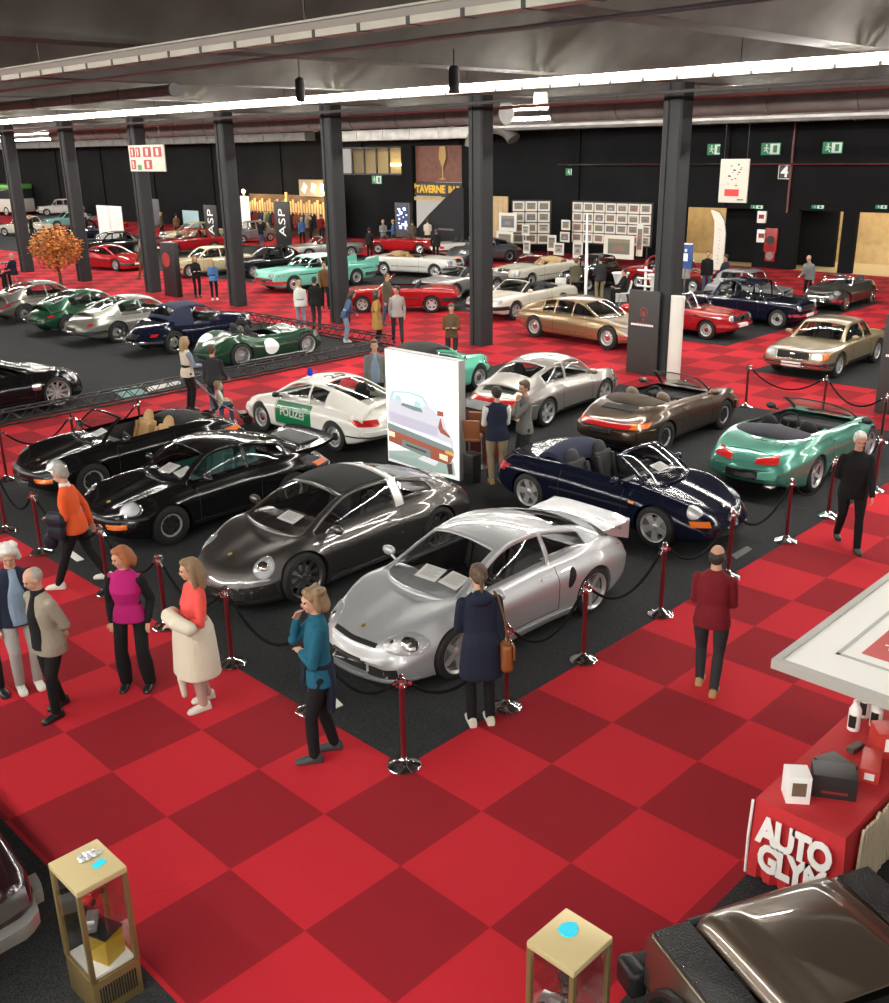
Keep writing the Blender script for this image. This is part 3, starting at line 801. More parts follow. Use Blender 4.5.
def spec924(pm):
    GR = mat('police green panel', (.0,.17,.055), .35, coat=.6)
    S = dict(paint=pm, wb=2.40, xf=2.08, xr=-2.14, W=.835, R=.305, tw=.19, rim='steel', rr=.20, rimmat=M_ALLOY, black=.2,
        top=[(2.08,.50),(1.9,.59),(1.4,.72),(.9,.83),(.6,.88),(0,.89),(-1,.91),(-1.7,.90),(-2.0,.82),(-2.14,.66)],
        cr=[(2.08,.50),(1.9,.60),(1.4,.745),(.9,.83),(.4,.86),(-1,.89),(-1.7,.87),(-2.14,.64)],
        sh=[(2.08,.44),(1.9,.54),(1.4,.68),(.9,.76),(0,.80),(-1.1,.83),(-1.7,.80),(-2.14,.58)],
        hw=[(2.08,.76),(1.8,.88),(1.2,.97),(.5,.97),(-.5,.97),(-1.2,1.0),(-1.8,.94),(-2.14,.84)],
        bot=[(2.08,.24),(1.6,.18),(-1.6,.2),(-2.14,.34)], bowf=.24, bowr=.16, k6=.88, pit=(-1.2,.6), pitw=.72, belt=.89,
        arch=[(.86,.60,.86),(.22,.51,1.17),(-.35,.52,1.215),(-.80,.50,1.17),(-1.45,.46,1.04),(-1.92,.42,.90)],
        ws=(.06,.93), rw=(2.55,4.7), sides=[(.16,1.95),(2.05,3.1)], crown=.06, wbow=.14, pillar=.05)
    def police(S, root, P):
        for s in (1,-1):
            b = MB(); P.quad(b, (.66,s*2,.30), (-.50,s*2,.30), (-.50,s*2,.80), (.62,s*2,.765), (0,-s,0), .003, 20, 8)
            tag(b.build('door_panel', GR, root), 'green door panel')
        b = MB(); P.quad(b, (1.55,-.58,2), (1.55,.58,2), (.88,.50,2), (.88,-.50,2), (0,0,-1), .009, 24, 14); tag(b.build('hood_panel', GR, root), 'green bonnet panel')
        for s in (1,-1):
            vs, fs = text_mesh('POLIZEI', .23, .002, .008); b = MB(); out = []
            for v in vs:
                x = .08 - s*v.x*-1*-1 if False else .08 - s*v.x
                h = P.hit((x, s*2, .56 + v.y), (0,-s,0)); out.append((h + Vector((0, s*.015, 0))) if h else Vector((x, s*.82, .56+v.y)))
            b.add(out, fs); tag(b.build('lettering', M_WHITE, root), 'white word POLIZEI')
        b = MB(); b.lathe([(.07,0),(.075,.03),(.06,.035)], 18, (.05,.30,1.245)); b.build('beacon_base', M_WHITE, root)
        b = MB(); b.lathe([(.058,0),(.062,.09),(.05,.13),(.02,.15),(.001,.152)], 18, (.05,.30,1.28)); b.build('beacon', mat('blue beacon', (.01,.03,.45), .12, coat=1), root)
        b = MB(); M = frame_mat((-.38,-.02,1.278), (0,-1,0), (1,0,.0)); text(b, '20', .42, M, .02, .004, 0, 1.1); text(b, '97', .2, frame_mat((.0,-.1,1.268),(0,-1,0),(1,0,0)), .02); b.build('roof_number', M_BLACK, root)
    S['trim'] = [police, seams(.66,-.50,.28), mirrors(.55,.84,.90,M_BLACK,(.05,.09,.06)), patch('pop_up_lamp_lid', [(1.72,.38,2),(1.72,.62,2),(1.45,.62,2),(1.45,.38,2)], (0,0,-1), pm, .006),
        tails(.38,.76,.60,.72), plate(False,.60,.4,.11,M_PLATE,.01), bumper(False,.46,.11,.74,M_WHITE,.05), bumper(False,.40,.03,.74,M_BLACK,.055,'bumper_strip'), bumper(True,.42,.1,.7,M_WHITE,.05), patch('indicator',[(3,.45,.40),(3,.7,.40),(3,.7,.46),(3,.45,.46)],(-1,0,0),M_AMBER,.06)]
    return S

def spec356(pm):
    S = dict(paint=pm, wb=2.1, xf=1.93, xr=-2.0, W=.81, R=.32, tw=.16, rim='steel', rr=.205, black=.19,
        top=[(1.93,.50),(1.8,.60),(1.4,.76),(.9,.86),(.5,.91),(0,.92),(-.8,.93),(-1.4,.82),(-1.8,.62),(-2.0,.46)],
        cr=[(1.93,.50),(1.7,.74),(1.3,.85),(.9,.87),(.4,.88),(-.8,.90),(-1.4,.78),(-2.0,.46)],
        sh=[(1.93,.44),(1.7,.62),(1.3,.74),(.6,.79),(-.5,.81),(-1.2,.74),(-1.7,.58),(-2.0,.42)],
        hw=[(1.93,.66),(1.6,.86),(1.05,.97),(0,.98),(-.9,1),(-1.5,.88),(-2.0,.66)], bot=[(1.93,.28),(1.4,.19),(-1.4,.2),(-2.0,.30)], bowf=.32, bowr=.34, k6=.86, pit=(-.8,.45), pitw=.72, belt=.88,
        arch=[(.60,.56,.89),(.22,.48,1.14),(-.3,.50,1.22),(-.8,.46,1.10),(-1.1,.42,.90)], ws=(.06,.9), fabric=(1.0,4.0), fabmat=FABRIC_BLACK, fabside=True, sides=[(.2,2.0)], rw=(2.9,3.6), crown=.07, wbow=.12, wsf=3)
    S['trim'] = [round_lamps(1.60,.56,.70,.09,.10,(.9,0,.4)), seams(.45,-.5), bumper(True,.40,.09,.7,M_CHROME,.06), bumper(False,.40,.09,.7,M_CHROME,.06), mirrors(.45,.80,.90,M_CHROME,(.03,.06,.045)), tails(.5,.62,.5,.56)]
    return S

def specDB5(pm, zag=False):
    S = dict(paint=pm, wb=2.49, xf=2.12, xr=-2.42 if not zag else -2.1, W=.84, R=.335, tw=.18, rim='wire', rr=.225, rimmat=M_CHROME, black=.2)
    xr = S['xr']
    S.update(top=[(2.12,.56),(2.0,.66),(1.4,.80),(.9,.88),(.5,.93),(0,.93),(-1.2,.93),(xr+.5,.88),(xr+.1,.76),(xr,.60)],
        cr=[(2.12,.56),(2.0,.68),(1.5,.82),(.9,.86),(0,.88),(-1.2,.91),(xr+.5,.85),(xr,.60)],
        sh=[(2.12,.48),(2.0,.58),(1.5,.74),(.8,.79),(-.2,.80),(-1.2,.82),(xr+.5,.78),(xr,.56)],
        hw=[(2.12,.72),(1.8,.88),(1.2,.97),(0,.97),(-1.2,1),(xr+.5,.92),(xr,.76)], bot=[(2.12,.30),(1.6,.19),(xr+.6,.2),(xr,.34)], bowf=.25, bowr=.2, k6=.87, pit=(-1.1,.55), pitw=.72, belt=.88,
        arch=[(.74,.58,.90),(.30,.50,1.20),(-.30,.52,1.275),(-.85,.50,1.22),(-1.4,.46,1.05),(-1.9 if not zag else -1.75,.42,.90)], ws=(.06,.93), rw=(2.6,4.2), sides=[(.15,1.9),(2.0,3.3)], crown=.065, wbow=.13, pillar=.05, wsf=0)
    S['trim'] = [round_lamps(1.88,.56,.64,.09,.1,(.95,0,.3)), seams(.55,-.55), grille(.34,.52,.14), bumper(True,.40,.08,.74,M_CHROME,.06), bumper(False,.42,.09,.74,M_CHROME,.07) if not zag else tails(.5,.56,.55,.60),
        tails(.60,.68,.62,.69), plate(False,.52,.45,.12,M_PLATE), patch('window_trim', [(.6,2,.82),(-1.5,2,.84),(-1.5,2,.855),(.6,2,.835)], (0,-1,0), M_CHROME, .008)]
    return S

def specDB24(pm):
    S = dict(paint=pm, wb=2.515, xf=2.05, xr=-2.25, W=.825, R=.345, tw=.16, rim='wire', rr=.24, rimmat=M_CHROME, black=.22,
        top=[(2.05,.60),(1.95,.72),(1.5,.86),(.9,.94),(.4,.98),(-.8,.98),(-1.4,.94),(-1.9,.80),(-2.25,.52)],
        cr=[(2.05,.55),(1.9,.72),(1.5,.82),(.8,.83),(0,.84),(-.7,.90),(-1.2,.93),(-1.7,.82),(-2.25,.50)],
        sh=[(2.05,.48),(1.85,.64),(1.3,.76),(.4,.74),(-.4,.76),(-1.2,.82),(-1.8,.70),(-2.25,.46)],
        hw=[(2.05,.68),(1.7,.88),(1.2,.98),(.2,.93),(-1.2,1),(-1.8,.90),(-2.25,.68)], bot=[(2.05,.30),(1.5,.22),(-1.6,.22),(-2.25,.34)], bowf=.3, bowr=.3, k6=.85, pit=(-.8,.35), pitw=.7, belt=.86,
        arch=[(.55,.56,.93),(.15,.49,1.22),(-.4,.52,1.31),(-.95,.50,1.24),(-1.25,.46,.96)], ws=(.06,.9), fabric=(1.0,4.0), fabmat=FABRIC_NAVY, fabside=True, sides=[(.2,2.1)], rw=(3.0,3.7), crown=.08, wbow=.10, wsf=3)
    S['trim'] = [round_lamps(1.80,.54,.70,.09,.1,(.9,0,.4)), seams(.4,-.65), grille(.25,.5,.25), bumper(False,.42,.07,.72,M_CHROME,.10), bumper(True,.42,.07,.72,M_CHROME,.08), tails(.55,.66,.56,.64), plate(False,.56,.45,.12,M_PLATE), mirrors(.3,.82,.96,M_CHROME,(.03,.05,.04))]
    return S

def specDBR1(pm):
    S = dict(paint=pm, wb=2.286, xf=1.98, xr=-2.0, W=.82, R=.335, tw=.18, rim='wire', rr=.235, rimmat=M_ALLOY, black=.14,
        top=[(1.98,.42),(1.8,.52),(1.3,.66),(.7,.74),(.3,.78),(-.5,.80),(-1.0,.84),(-1.5,.76),(-2.0,.50)],
        cr=[(1.98,.42),(1.75,.62),(1.25,.80),(.7,.74),(.2,.70),(-.4,.74),(-1.1,.88),(-1.6,.80),(-2.0,.50)],
        sh=[(1.98,.36),(1.7,.52),(1.2,.68),(.6,.62),(0,.60),(-.5,.64),(-1.15,.78),(-1.6,.68),(-2.0,.44)],
        hw=[(1.98,.66),(1.6,.88),(1.15,.98),(.3,.92),(-.3,.93),(-1.14,1),(-1.6,.9),(-2.0,.72)], bot=[(1.98,.18),(1.5,.13),(-1.6,.14),(-2.0,.26)], bowf=.36, bowr=.25, k6=.84, pit=(-.62,.28), pitw=.62,
        arch=[(.42,.50,.78),(.24,.45,.93),(0,.42,.96)], ws=(.05,.9), open=True, crown=.02, wbow=.12, glass=M_CLEAR, wsf=0)
    def roundel(S, root, P):
        for c,u,v,d in (((-.12,2,.45),(.24,0,0),(0,0,.22),(0,-1,0)),((-.12,-2,.45),(.24,0,0),(0,0,.22),(0,1,0)),((1.35,0,2),(.26,0,0),(0,.26,0),(0,0,-1)),((-1.55,.42,2),(.2,0,0),(0,.26,0),(0,0,-1))):
            b = MB(); P.disc(b, c, u, v, d, .004, 0, 0, 0, 30); tag(b.build('roundel', M_WHITE, root), 'blank white roundel')
        for s in (1,-1):
            b = MB(); P.quad(b, (.85,s*2,.50), (.42,s*2,.50), (.42,s*2,.57), (.85,s*2,.56), (0,-s,0), .004); b.build('side_vent', M_MATBLACK, root)
        b = MB(); b.tube([(1.1,-.8,.17),(-1.3,-.82,.17)], .035, 8); b.build('exhaust_pipe', M_DKALLOY, root)
    S['trim'] = [round_lamps(1.62,.55,.60,.09,.1,(.8,0,.6)), grille(.36,.36,.14,M_MATBLACK,None), roundel]
    return S

def spec_modern(pm):
    S = spec996(pm, wb=2.79, xf=2.35, xr=-2.30, W=.97, R=.36, tw=.27, twr=.32, rim='ten', rr=.285, bowf=.42,
        top=[(2.35,.56),(2.25,.68),(1.7,.82),(1.2,.89),(.9,.92),(-.2,.92),(-1.3,.94),(-1.9,.90),(-2.2,.82),(-2.3,.66)],
        cr=[(2.35,.54),(2.2,.68),(1.6,.86),(1.0,.88),(0,.90),(-1.3,.97),(-1.9,.90),(-2.3,.66)],
        sh=[(2.35,.50),(2.2,.60),(1.6,.77),(1.0,.80),(0,.80),(-1.3,.89),(-1.9,.84),(-2.3,.62)],
        hw=[(2.35,.76),(2.0,.9),(1.4,.98),(.4,.93),(-.3,.93),(-1.4,1),(-1.9,.95),(-2.3,.82)], bot=[(2.35,.18),(1.7,.13),(-1.6,.14),(-2.3,.28)], pit=(-1.0,.8),
        arch=[(1.12,.66,.88),(.25,.54,1.15),(-.35,.55,1.20),(-1.0,.52,1.14),(-1.55,.47,1.02),(-2.0,.42,.92)], rimmat=M_ALLOY)
    S['trim'] = [grille(.5,.46,.24,M_MATBLACK,M_CHROME), round_lamps(1.95,.70,.70,.07,.16,(.6,.3,.74),.01,None), seams(.85,-.55), mirrors(.75,.98,.93), tails(.5,.85,.68,.74), patch('side_vent', [(1.0,2,.5),(.8,2,.52),(.8,2,.66),(1.0,2,.68)], (0,-1,0), M_STEEL, .008)]
    return S

def specSL(pm, open_=False, **k):
    S = saloon(pm, 4.38, 2.455, .895, 1.3, .325, .80, .84, .82, .50, .93, k6=.93, rim='five', rr=.205, bowf=.12, black=.2)
    if open_: S.update(arch=[(.78,.64,.84),(.30,.58,1.17),(-.2,.56,1.2)], ws=(.06,.9), open=True, pit=(-.85,.6))
    else: S.update(arch=[(.78,.66,.83),(.28,.58,1.18),(-.30,.585,1.215),(-.72,.57,1.19),(-1.02,.60,.84)], ws=(.06,.92), sides=[(.16,1.9),(2.0,3.2)], rw=(3.12,3.85), crown=.05, pillar=.045, pit=(-.85,.6))
    S['trim'] = [patch('headlight', [(3,.46,.56),(3,.76,.56),(3,.76,.72),(3,.46,.72)], (-1,0,0), M_LAMP, .02), patch('indicator', [(2.05,.74,.56),(2.05,.90,.56),(2.05,.90,.70),(2.05,.74,.70)], (-1,-.45,0), M_AMBER, .02), grille(.42,.62,.17,M_MATBLACK,M_CHROME,.02),
        bumper(True,.42,.11,.82,M_CHROME,.07), bumper(True,.42,.04,.82,M_BLACK,.085,'bumper_strip'), bumper(False,.45,.11,.8,M_CHROME,.06), seams(.55,-.6), mirrors(.5,.90,.92), tails(.5,.82,.56,.70), plate(True,.40,.5,.11,M_WHITE,.09),
        strip('sill', [(1.2,2,.3),(-1.2,2,.3)], (0,0,.12), (0,-1,0), M_BLACK, .01), patch('star', [(3,-.055,.57),(3,.055,.57),(3,.055,.68),(3,-.055,.68)], (-1,0,0), M_CHROME, .035, False)]
    if open_: S['trim'] += [folded_top(-1.15,-.62,.6,.82,.10,FABRIC_BLACK,'hood_cover')]
    S.update(k); return S

def spec02(pm, **k):
    S = saloon(pm, 4.23, 2.5, .795, 1.36, .30, .83, .86, .83, .58, .78, k6=.95, rim='steel', bowf=.06)
    S.update(arch=[(.62,.58,.85),(.22,.54,1.26),(-.2,.55,1.3)], ws=(.07,.9), open=True, pit=(-.95,.45), wsf=3)
    S['trim'] = [steel_front(.55,.67,.085), grille(.66,.67,.17,M_MATBLACK,None,.004), patch('kidney_grille', [(3,.02,.58),(3,.10,.58),(3,.10,.76),(3,.02,.76)], (-1,0,0), M_CHROME, .03), bumper(True,.46,.09,.74,M_CHROME,.07), bumper(False,.48,.09,.74,M_CHROME,.07), seams(.48,-.5),
        strip('chrome_strip', [(2,2,.70),(0,2,.72),(-2,2,.70)], (0,0,.02), (0,-1,0), M_CHROME, .008), plate(True,.46,.5,.11,M_WHITE,.09), folded_top(-1.25,-.7,.58,.85,.16,FABRIC_BLACK), tails(.5,.7,.6,.7), mirrors(.45,.82,.92,M_CHROME,(.03,.06,.04))]
    S.update(k); return S

def specAlfa(pm, **k):
    S = saloon(pm, 4.14, 2.51, .78, 1.43, .31, .86, .90, .88, .58, .70, k6=.95, bowf=.05)
    S.update(arch=[(.70,.60,.89),(.36,.54,1.33),(-.3,.55,1.39),(-.85,.54,1.34),(-1.2,.56,.89)], sides=[(.15,1.05),(1.12,2.0),(2.08,3.1)], rw=(3.1,3.85), crown=.04, pillar=.05, wsf=3)
    S['trim'] = [steel_front(.56,.68,.085), grille(.42,.68,.15,M_MATBLACK,M_CHROME), bumper(True,.46,.09,.72,M_CHROME,.07), bumper(False,.48,.09,.72,M_CHROME,.07), seams(.6,-.15), tails(.5,.68,.6,.72), plate(True,.45,.45,.1,M_WHITE,.09), strip('chrome_strip', [(1.8,2,.80),(-2,2,.83)], (0,0,.016), (0,-1,0), M_CHROME, .006)]
    S.update(k); return S

def specSM(pm):
    xf, xr = 2.05, -2.85
    S = dict(paint=pm, wb=2.95, xf=xf+.35, xr=-2.50, W=.915, R=.335, tw=.19, rim='steel', rr=.215, black=.2, rimmat=M_ALLOY)
    S.update(top=[(2.4,.54),(2.25,.62),(1.6,.74),(1.1,.82),(.8,.87),(-.6,.88),(-1.6,.92),(-2.2,.86),(-2.5,.70)], cr=[(2.4,.54),(2.25,.63),(1.6,.76),(.8,.85),(-.6,.87),(-1.6,.89),(-2.2,.82),(-2.5,.68)],
        sh=[(2.4,.46),(2.2,.56),(1.6,.69),(.8,.77),(-.6,.79),(-1.6,.78),(-2.2,.70),(-2.5,.58)], hw=[(2.4,.84),(2.0,.94),(1.4,1),(.5,.99),(-.6,.95),(-1.5,.86),(-2.2,.76),(-2.5,.68)],
        bot=[(2.4,.28),(1.8,.19),(-1.8,.22),(-2.5,.38)], bowf=.16, bowr=.16, k6=.90, pit=(-1.2,.7), pitw=.7, belt=.88, inset=.0,
        arch=[(1.02,.66,.84),(.30,.56,1.18),(-.40,.57,1.26),(-1.1,.53,1.20),(-1.8,.46,1.03),(-2.25,.42,.86)], ws=(.06,.93), rw=(3.0,4.3), sides=[(.15,1.35),(1.42,2.35),(2.45,3.1)], crown=.05, wbow=.13, pillar=.045, wsf=3)
    S['trim'] = [patch('headlight', [(3,.20,.52),(3,.80,.52),(3,.80,.64),(3,.20,.64)], (-1,0,0), M_LAMP, .012), bumper(True,.40,.09,.8,M_CHROME,.05), bumper(False,.46,.09,.62,M_CHROME,.05), seams(.7,-.65), strip('chrome_strip', [(2.1,2,.40),(0,2,.36),(-2.3,2,.42)], (0,0,.02), (0,-1,0), M_STEEL, .006), tails(.4,.6,.6,.68)]
    return S

def specHealey(pm):
    S = dict(paint=pm, wb=2.34, xf=1.95, xr=-2.05, W=.77, R=.325, tw=.16, rim='wire', rr=.22, rimmat=M_CHROME, black=.2,
        top=[(1.95,.58),(1.85,.68),(1.3,.80),(.8,.86),(.4,.88),(-.8,.88),(-1.5,.82),(-1.9,.68),(-2.05,.54)], cr=[(1.95,.56),(1.8,.74),(1.3,.80),(.5,.80),(-.6,.82),(-1.2,.85),(-1.7,.76),(-2.05,.52)],
        sh=[(1.95,.48),(1.8,.64),(1.3,.72),(.4,.70),(-.5,.71),(-1.2,.77),(-1.7,.68),(-2.05,.46)], hw=[(1.95,.78),(1.6,.92),(1.15,1),(.2,.96),(-1.15,1),(-1.7,.9),(-2.05,.74)], bot=[(1.95,.3),(1.5,.2),(-1.6,.2),(-2.05,.34)], bowf=.2, bowr=.24, k6=.86, pit=(-.95,.3), pitw=.72,
        arch=[(.46,.58,.84),(.20,.54,1.10),(-.1,.53,1.12)], ws=(.06,.93), open=True, crown=.02, wbow=.10, wsf=3)
    S['trim'] = [round_lamps(1.72,.56,.68,.085,.095,(.95,0,.3)), grille(.36,.52,.18,M_CHROME,M_CHROME), bumper(True,.40,.08,.7,M_CHROME,.08), bumper(False,.42,.08,.7,M_CHROME,.08), seams(.4,-.5), tails(.5,.6,.54,.62), plate(True,.34,.4,.1,M_PLATE,.03)]
    return S

def specCaddy(pm):
    S = saloon(pm, 5.6, 3.3, 1.0, 1.4, .35, .94, .94, .94, .62, .95, k6=.95, bowf=.10, bowr=.10, black=.26)
    S.update(arch=[(.80,.74,.93),(.42,.66,1.30),(-.5,.67,1.36),(-1.1,.64,1.30),(-1.5,.70,.93)], sides=[(.15,1.35),(1.42,2.5)], rw=(2.95,3.85), crown=.04, wsf=3, barmat=M_WHITE, bar=(1.0,2.9), pit=(-1.2,.6))
    def fins(S, root, P):
        for s in (1,-1):
            b = MB(); b.prism([(-.9,.86),(-3.0,.78),(-2.98,1.16),(-2.2,1.02)], -.05, .05, 0, Matrix(((1,0,0,0),(0,0,1,s*.84),(0,1,0,0),(0,0,0,1)))); b.build('tail_fin', S['paint'], root)
    S['trim'] = [fins, steel_front(.68,.72,.085), patch('headlight', [(3,.40,.66),(3,.56,.66),(3,.56,.78),(3,.40,.78)], (-1,0,0), M_LAMP, .02), grille(.7,.52,.14,M_STEEL,M_CHROME), bumper(True,.44,.14,.92,M_CHROME,.1), bumper(False,.46,.14,.9,M_CHROME,.08), strip('chrome_strip', [(2.4,2,.72),(-2.6,2,.70)], (0,0,.03), (0,-1,0), M_CHROME, .01), tails(.6,.85,.6,.75)]
    return S

def specMerc(pm):
    S = saloon(pm, 4.88, 2.75, .92, 1.4, .325, .88, .90, .88, .58, .85, k6=.93, bowf=.14, bowr=.12)
    S.update(arch=[(.72,.66,.89),(.30,.60,1.25),(-.2,.58,1.28)], ws=(.07,.9), open=True, pit=(-1.05,.5), wsf=3, seat=LEATHER_TAN, rearseat=True)
    S['trim'] = [patch('headlight', [(3,.58,.52),(3,.80,.52),(3,.80,.80),(3,.58,.80)], (-1,0,0), M_LAMP, .025), grille(.30,.66,.30,M_STEEL,M_CHROME,.05), bumper(True,.44,.11,.84,M_CHROME,.09), bumper(False,.46,.11,.82,M_CHROME,.08), seams(.55,-.6), folded_top(-1.45,-.75,.66,.88,.24,FABRIC_BEIGE), tails(.6,.82,.6,.72), strip('chrome_strip', [(2,2,.5),(-2,2,.5)], (0,0,.02), (0,-1,0), M_CHROME, .008)]
    return S

def specE30(pm):
    S = saloon(pm, 4.33, 2.57, .82, 1.37, .305, .83, .87, .86, .56, .78, k6=.95, bowf=.06, bowr=.06)
    S.update(arch=[(.66,.60,.86),(.20,.54,1.24),(-.2,.55,1.28)], ws=(.07,.9), open=True, pit=(-1.0,.45), rearseat=True, rim='five', rr=.195)
    S['trim'] = [steel_front(.60,.68,.075), steel_front(.42,.68,.065), grille(.68,.68,.16,M_MATBLACK,None,.004), bumper(True,.46,.12,.76,M_BLACK,.06), bumper(False,.48,.13,.76,M_BLACK,.06), seams(.5,-.55), folded_top(-1.28,-.8,.58,.86,.06,FABRIC_BLACK,'hood_cover'), tails(.45,.74,.62,.76), mirrors(.45,.84,.94,M_BLACK,(.05,.08,.06)), strip('side_moulding', [(2,2,.5),(-2,2,.5)], (0,0,.045), (0,-1,0), M_BLACK, .012)]
    return S

def specXJS(pm):
    S = saloon(pm, 4.76, 2.59, .895, 1.25, .325, .82, .86, .86, .52, .95, k6=.92, bowf=.12, bowr=.14)
    S.update(arch=[(.78,.64,.85),(.22,.56,1.17),(-.2,.56,1.2)], ws=(.07,.9), open=True, pit=(-1.0,.6), rearseat=True, rim='five', rr=.2)
    S['trim'] = [patch('headlight', [(3,.48,.60),(3,.80,.60),(3,.80,.73),(3,.48,.73)], (-1,0,0), M_LAMP, .015), grille(.42,.66,.13,M_MATBLACK,M_CHROME), bumper(True,.46,.12,.82,M_BLACK,.06), bumper(False,.48,.12,.8,M_CHROME,.05), seams(.6,-.65), folded_top(-1.45,-.85,.62,.88,.14,FABRIC_BLACK), tails(.5,.78,.58,.76), mirrors(.55,.88,.92)]
    return S

def specFerrari(pm):
    S = spec996(pm, wb=2.45, xf=2.10, xr=-2.15, W=.88, R=.315, rim='five', rr=.21, bowf=.22, tw=.2, twr=.24,
        top=[(2.1,.44),(1.9,.53),(1.4,.66),(1.0,.76),(.7,.82),(0,.86),(-1,.88),(-1.8,.86),(-2.1,.80),(-2.15,.62)], cr=[(2.1,.44),(1.9,.54),(1.3,.74),(.8,.78),(0,.82),(-1.1,.87),(-1.8,.85),(-2.15,.60)],
        sh=[(2.1,.40),(1.9,.49),(1.3,.68),(.8,.72),(0,.76),(-1.1,.82),(-1.8,.80),(-2.15,.58)], arch=[(.95,.64,.80),(.20,.52,1.11),(-.35,.53,1.15),(-.85,.50,1.10),(-1.4,.46,.92),(-1.6,.42,.85)], pit=(-.9,.65), rw=(2.7,3.3))
    S['trim'] = [patch('pop_up_lamp_lid', [(1.62,.42,2),(1.62,.72,2),(1.36,.72,2),(1.36,.42,2)], (0,0,-1), pm, .008), bumper(True,.36,.10,.78,M_BLACK,.04), seams(.75,-.5), tails(.4,.78,.56,.68), strip('black_belt', [(1.9,2,.50),(-2,2,.50)], (0,0,.03), (0,-1,0), M_BLACK, .006), plate(True,.36,.5,.1,M_WHITE,.06)]
    return S

def specCoupe(pm, **k):
    S = saloon(pm, 4.6, 2.62, .86, 1.35, .32, .84, .87, .86, .56, .82, k6=.94, bowf=.08, bowr=.08)
    S.update(arch=[(.74,.62,.86),(.24,.55,1.25),(-.4,.56,1.30),(-.95,.54,1.25),(-1.45,.58,.86)], sides=[(.15,1.9),(2.0,3.1)], rw=(3.05,3.85), crown=.045, pillar=.05, rim='five', rr=.21)
    S['trim'] = [steel_front(.62,.68,.075), steel_front(.42,.68,.065), grille(.70,.68,.15,M_MATBLACK,M_CHROME), bumper(True,.45,.10,.8,M_CHROME,.06), bumper(False,.46,.1,.8,M_CHROME,.06), seams(.6,-.65), tails(.45,.78,.6,.72), strip('chrome_strip', [(2,2,.76),(-2,2,.78)], (0,0,.016), (0,-1,0), M_CHROME, .006)]
    S.update(k); return S

def specMini(pm, **k):
    S = saloon(pm, 3.1, 2.04, .70, 1.35, .26, .82, .86, .86, .56, .52, k6=.94, bowf=.08, bowr=.08)
    S.update(arch=[(.52,.54,.86),(.28,.50,1.28),(-.3,.51,1.31),(-.85,.50,1.27),(-1.12,.54,.88)], sides=[(.15,1.5),(1.6,2.9)], rw=(3.1,3.85), crown=.04, pit=(-.95,.35), wsf=3)
    S['trim'] = [steel_front(.48,.66,.085), grille(.3,.62,.16,M_STEEL,M_CHROME), bumper(True,.42,.06,.62,M_CHROME,.05), bumper(False,.42,.06,.62,M_CHROME,.05), seams(.42,-.4), tails(.46,.58,.56,.72)]
    S.update(k); return S
# ================================================================ people
SKIN = mat('skin', (0.50, 0.28, 0.19), 0.55, spec=.3)
SKIN2 = mat('skin tanned', (0.40, 0.21, 0.135), 0.55, spec=.3)
M_EYE = mat('dark eye', (0.02, 0.015, 0.012), 0.2)
M_LIP = mat('lips', (0.38, 0.13, 0.11), .5)
def cloth(name, col, rough=.85): return mat('cloth ' + name, col, rough, spec=.2, bump=.35, bscale=26)

def remesh(mb, voxel, name, m, it=6):
    me = bpy.data.meshes.new('t'); me.from_pydata(mb.v, [], mb.f); me.update()
    bm = bmesh.new(); bm.from_mesh(me); bmesh.ops.recalc_face_normals(bm, faces=bm.faces); bm.to_mesh(me); bm.free()
    o = bpy.data.objects.new('t', me); COL.objects.link(o)
    r = o.modifiers.new('r', 'REMESH'); r.mode = 'VOXEL'; r.voxel_size = voxel; r.use_smooth_shade = True
    s = o.modifiers.new('s', 'SMOOTH'); s.factor = .5; s.iterations = it
    res = evaluated(o); bpy.data.objects.remove(o); bpy.data.meshes.remove(me)
    res.name = name; res.materials.clear(); res.materials.append(m); res.shade_smooth()
    return res

def limb(b, pts, rs, n=10):
    b.tube(pts, rs, n)
    for p, r in zip(pts, rs): b.ell(p, (r, r, r), n, 6)

def rings(b, lv, T=lambda p: p, n=18):
    """closed loft through (z, x centre, half depth, half width[, y centre]) levels"""
    vs = []
    for q in lv:
        z, cx, rx, ry = q[:4]; cy = q[4] if len(q) > 4 else 0
        for k in range(n):
            a = 2*pi*k/n; c, s = cos(a), sin(a)
            vs.append(T(Vector((cx + rx*math.copysign(abs(c)**.85, c), cy + ry*math.copysign(abs(s)**.85, s), z))))
    fs = [(i*n+k, i*n+(k+1)%n, (i+1)*n+(k+1)%n, (i+1)*n+k) for i in range(len(lv)-1) for k in range(n)] + [tuple(range(n))[::-1], tuple((len(lv)-1)*n+k for k in range(n))]
    b.add(vs, fs)

ARMS = dict(down=((.02,.10,-1),(.14,.0,-1)), pocket=((-.28,.26,-1),(.42,-.12,-1)), chin=((.62,-.05,-.55),(-.20,-.32,1)), crossed=((.20,.10,-1),(.40,-1,.18)), folded=((.20,.10,-1),(.42,-1,.10)),
    behind=((-.32,.14,-1),(-.22,-.75,-.45)), phone=((.28,.12,-1),(1,-.35,.35)), forward=((.35,.08,-1),(1,-.15,-.15)), walkf=((.38,.06,-1),(.62,-.02,-1)), walkb=((-.42,.08,-1),(-.12,.0,-1)), carry=((.12,.12,-1),(1,-.55,.02)),
    point=((.8,.15,-.55),(1,-.2,.1)), table=((.55,.12,-1),(1,-.3,-.08)), hip=((-.1,.55,-1),(.2,-.6,-.8)), handle=((.3,.1,-1),(.8,0,-.5)))

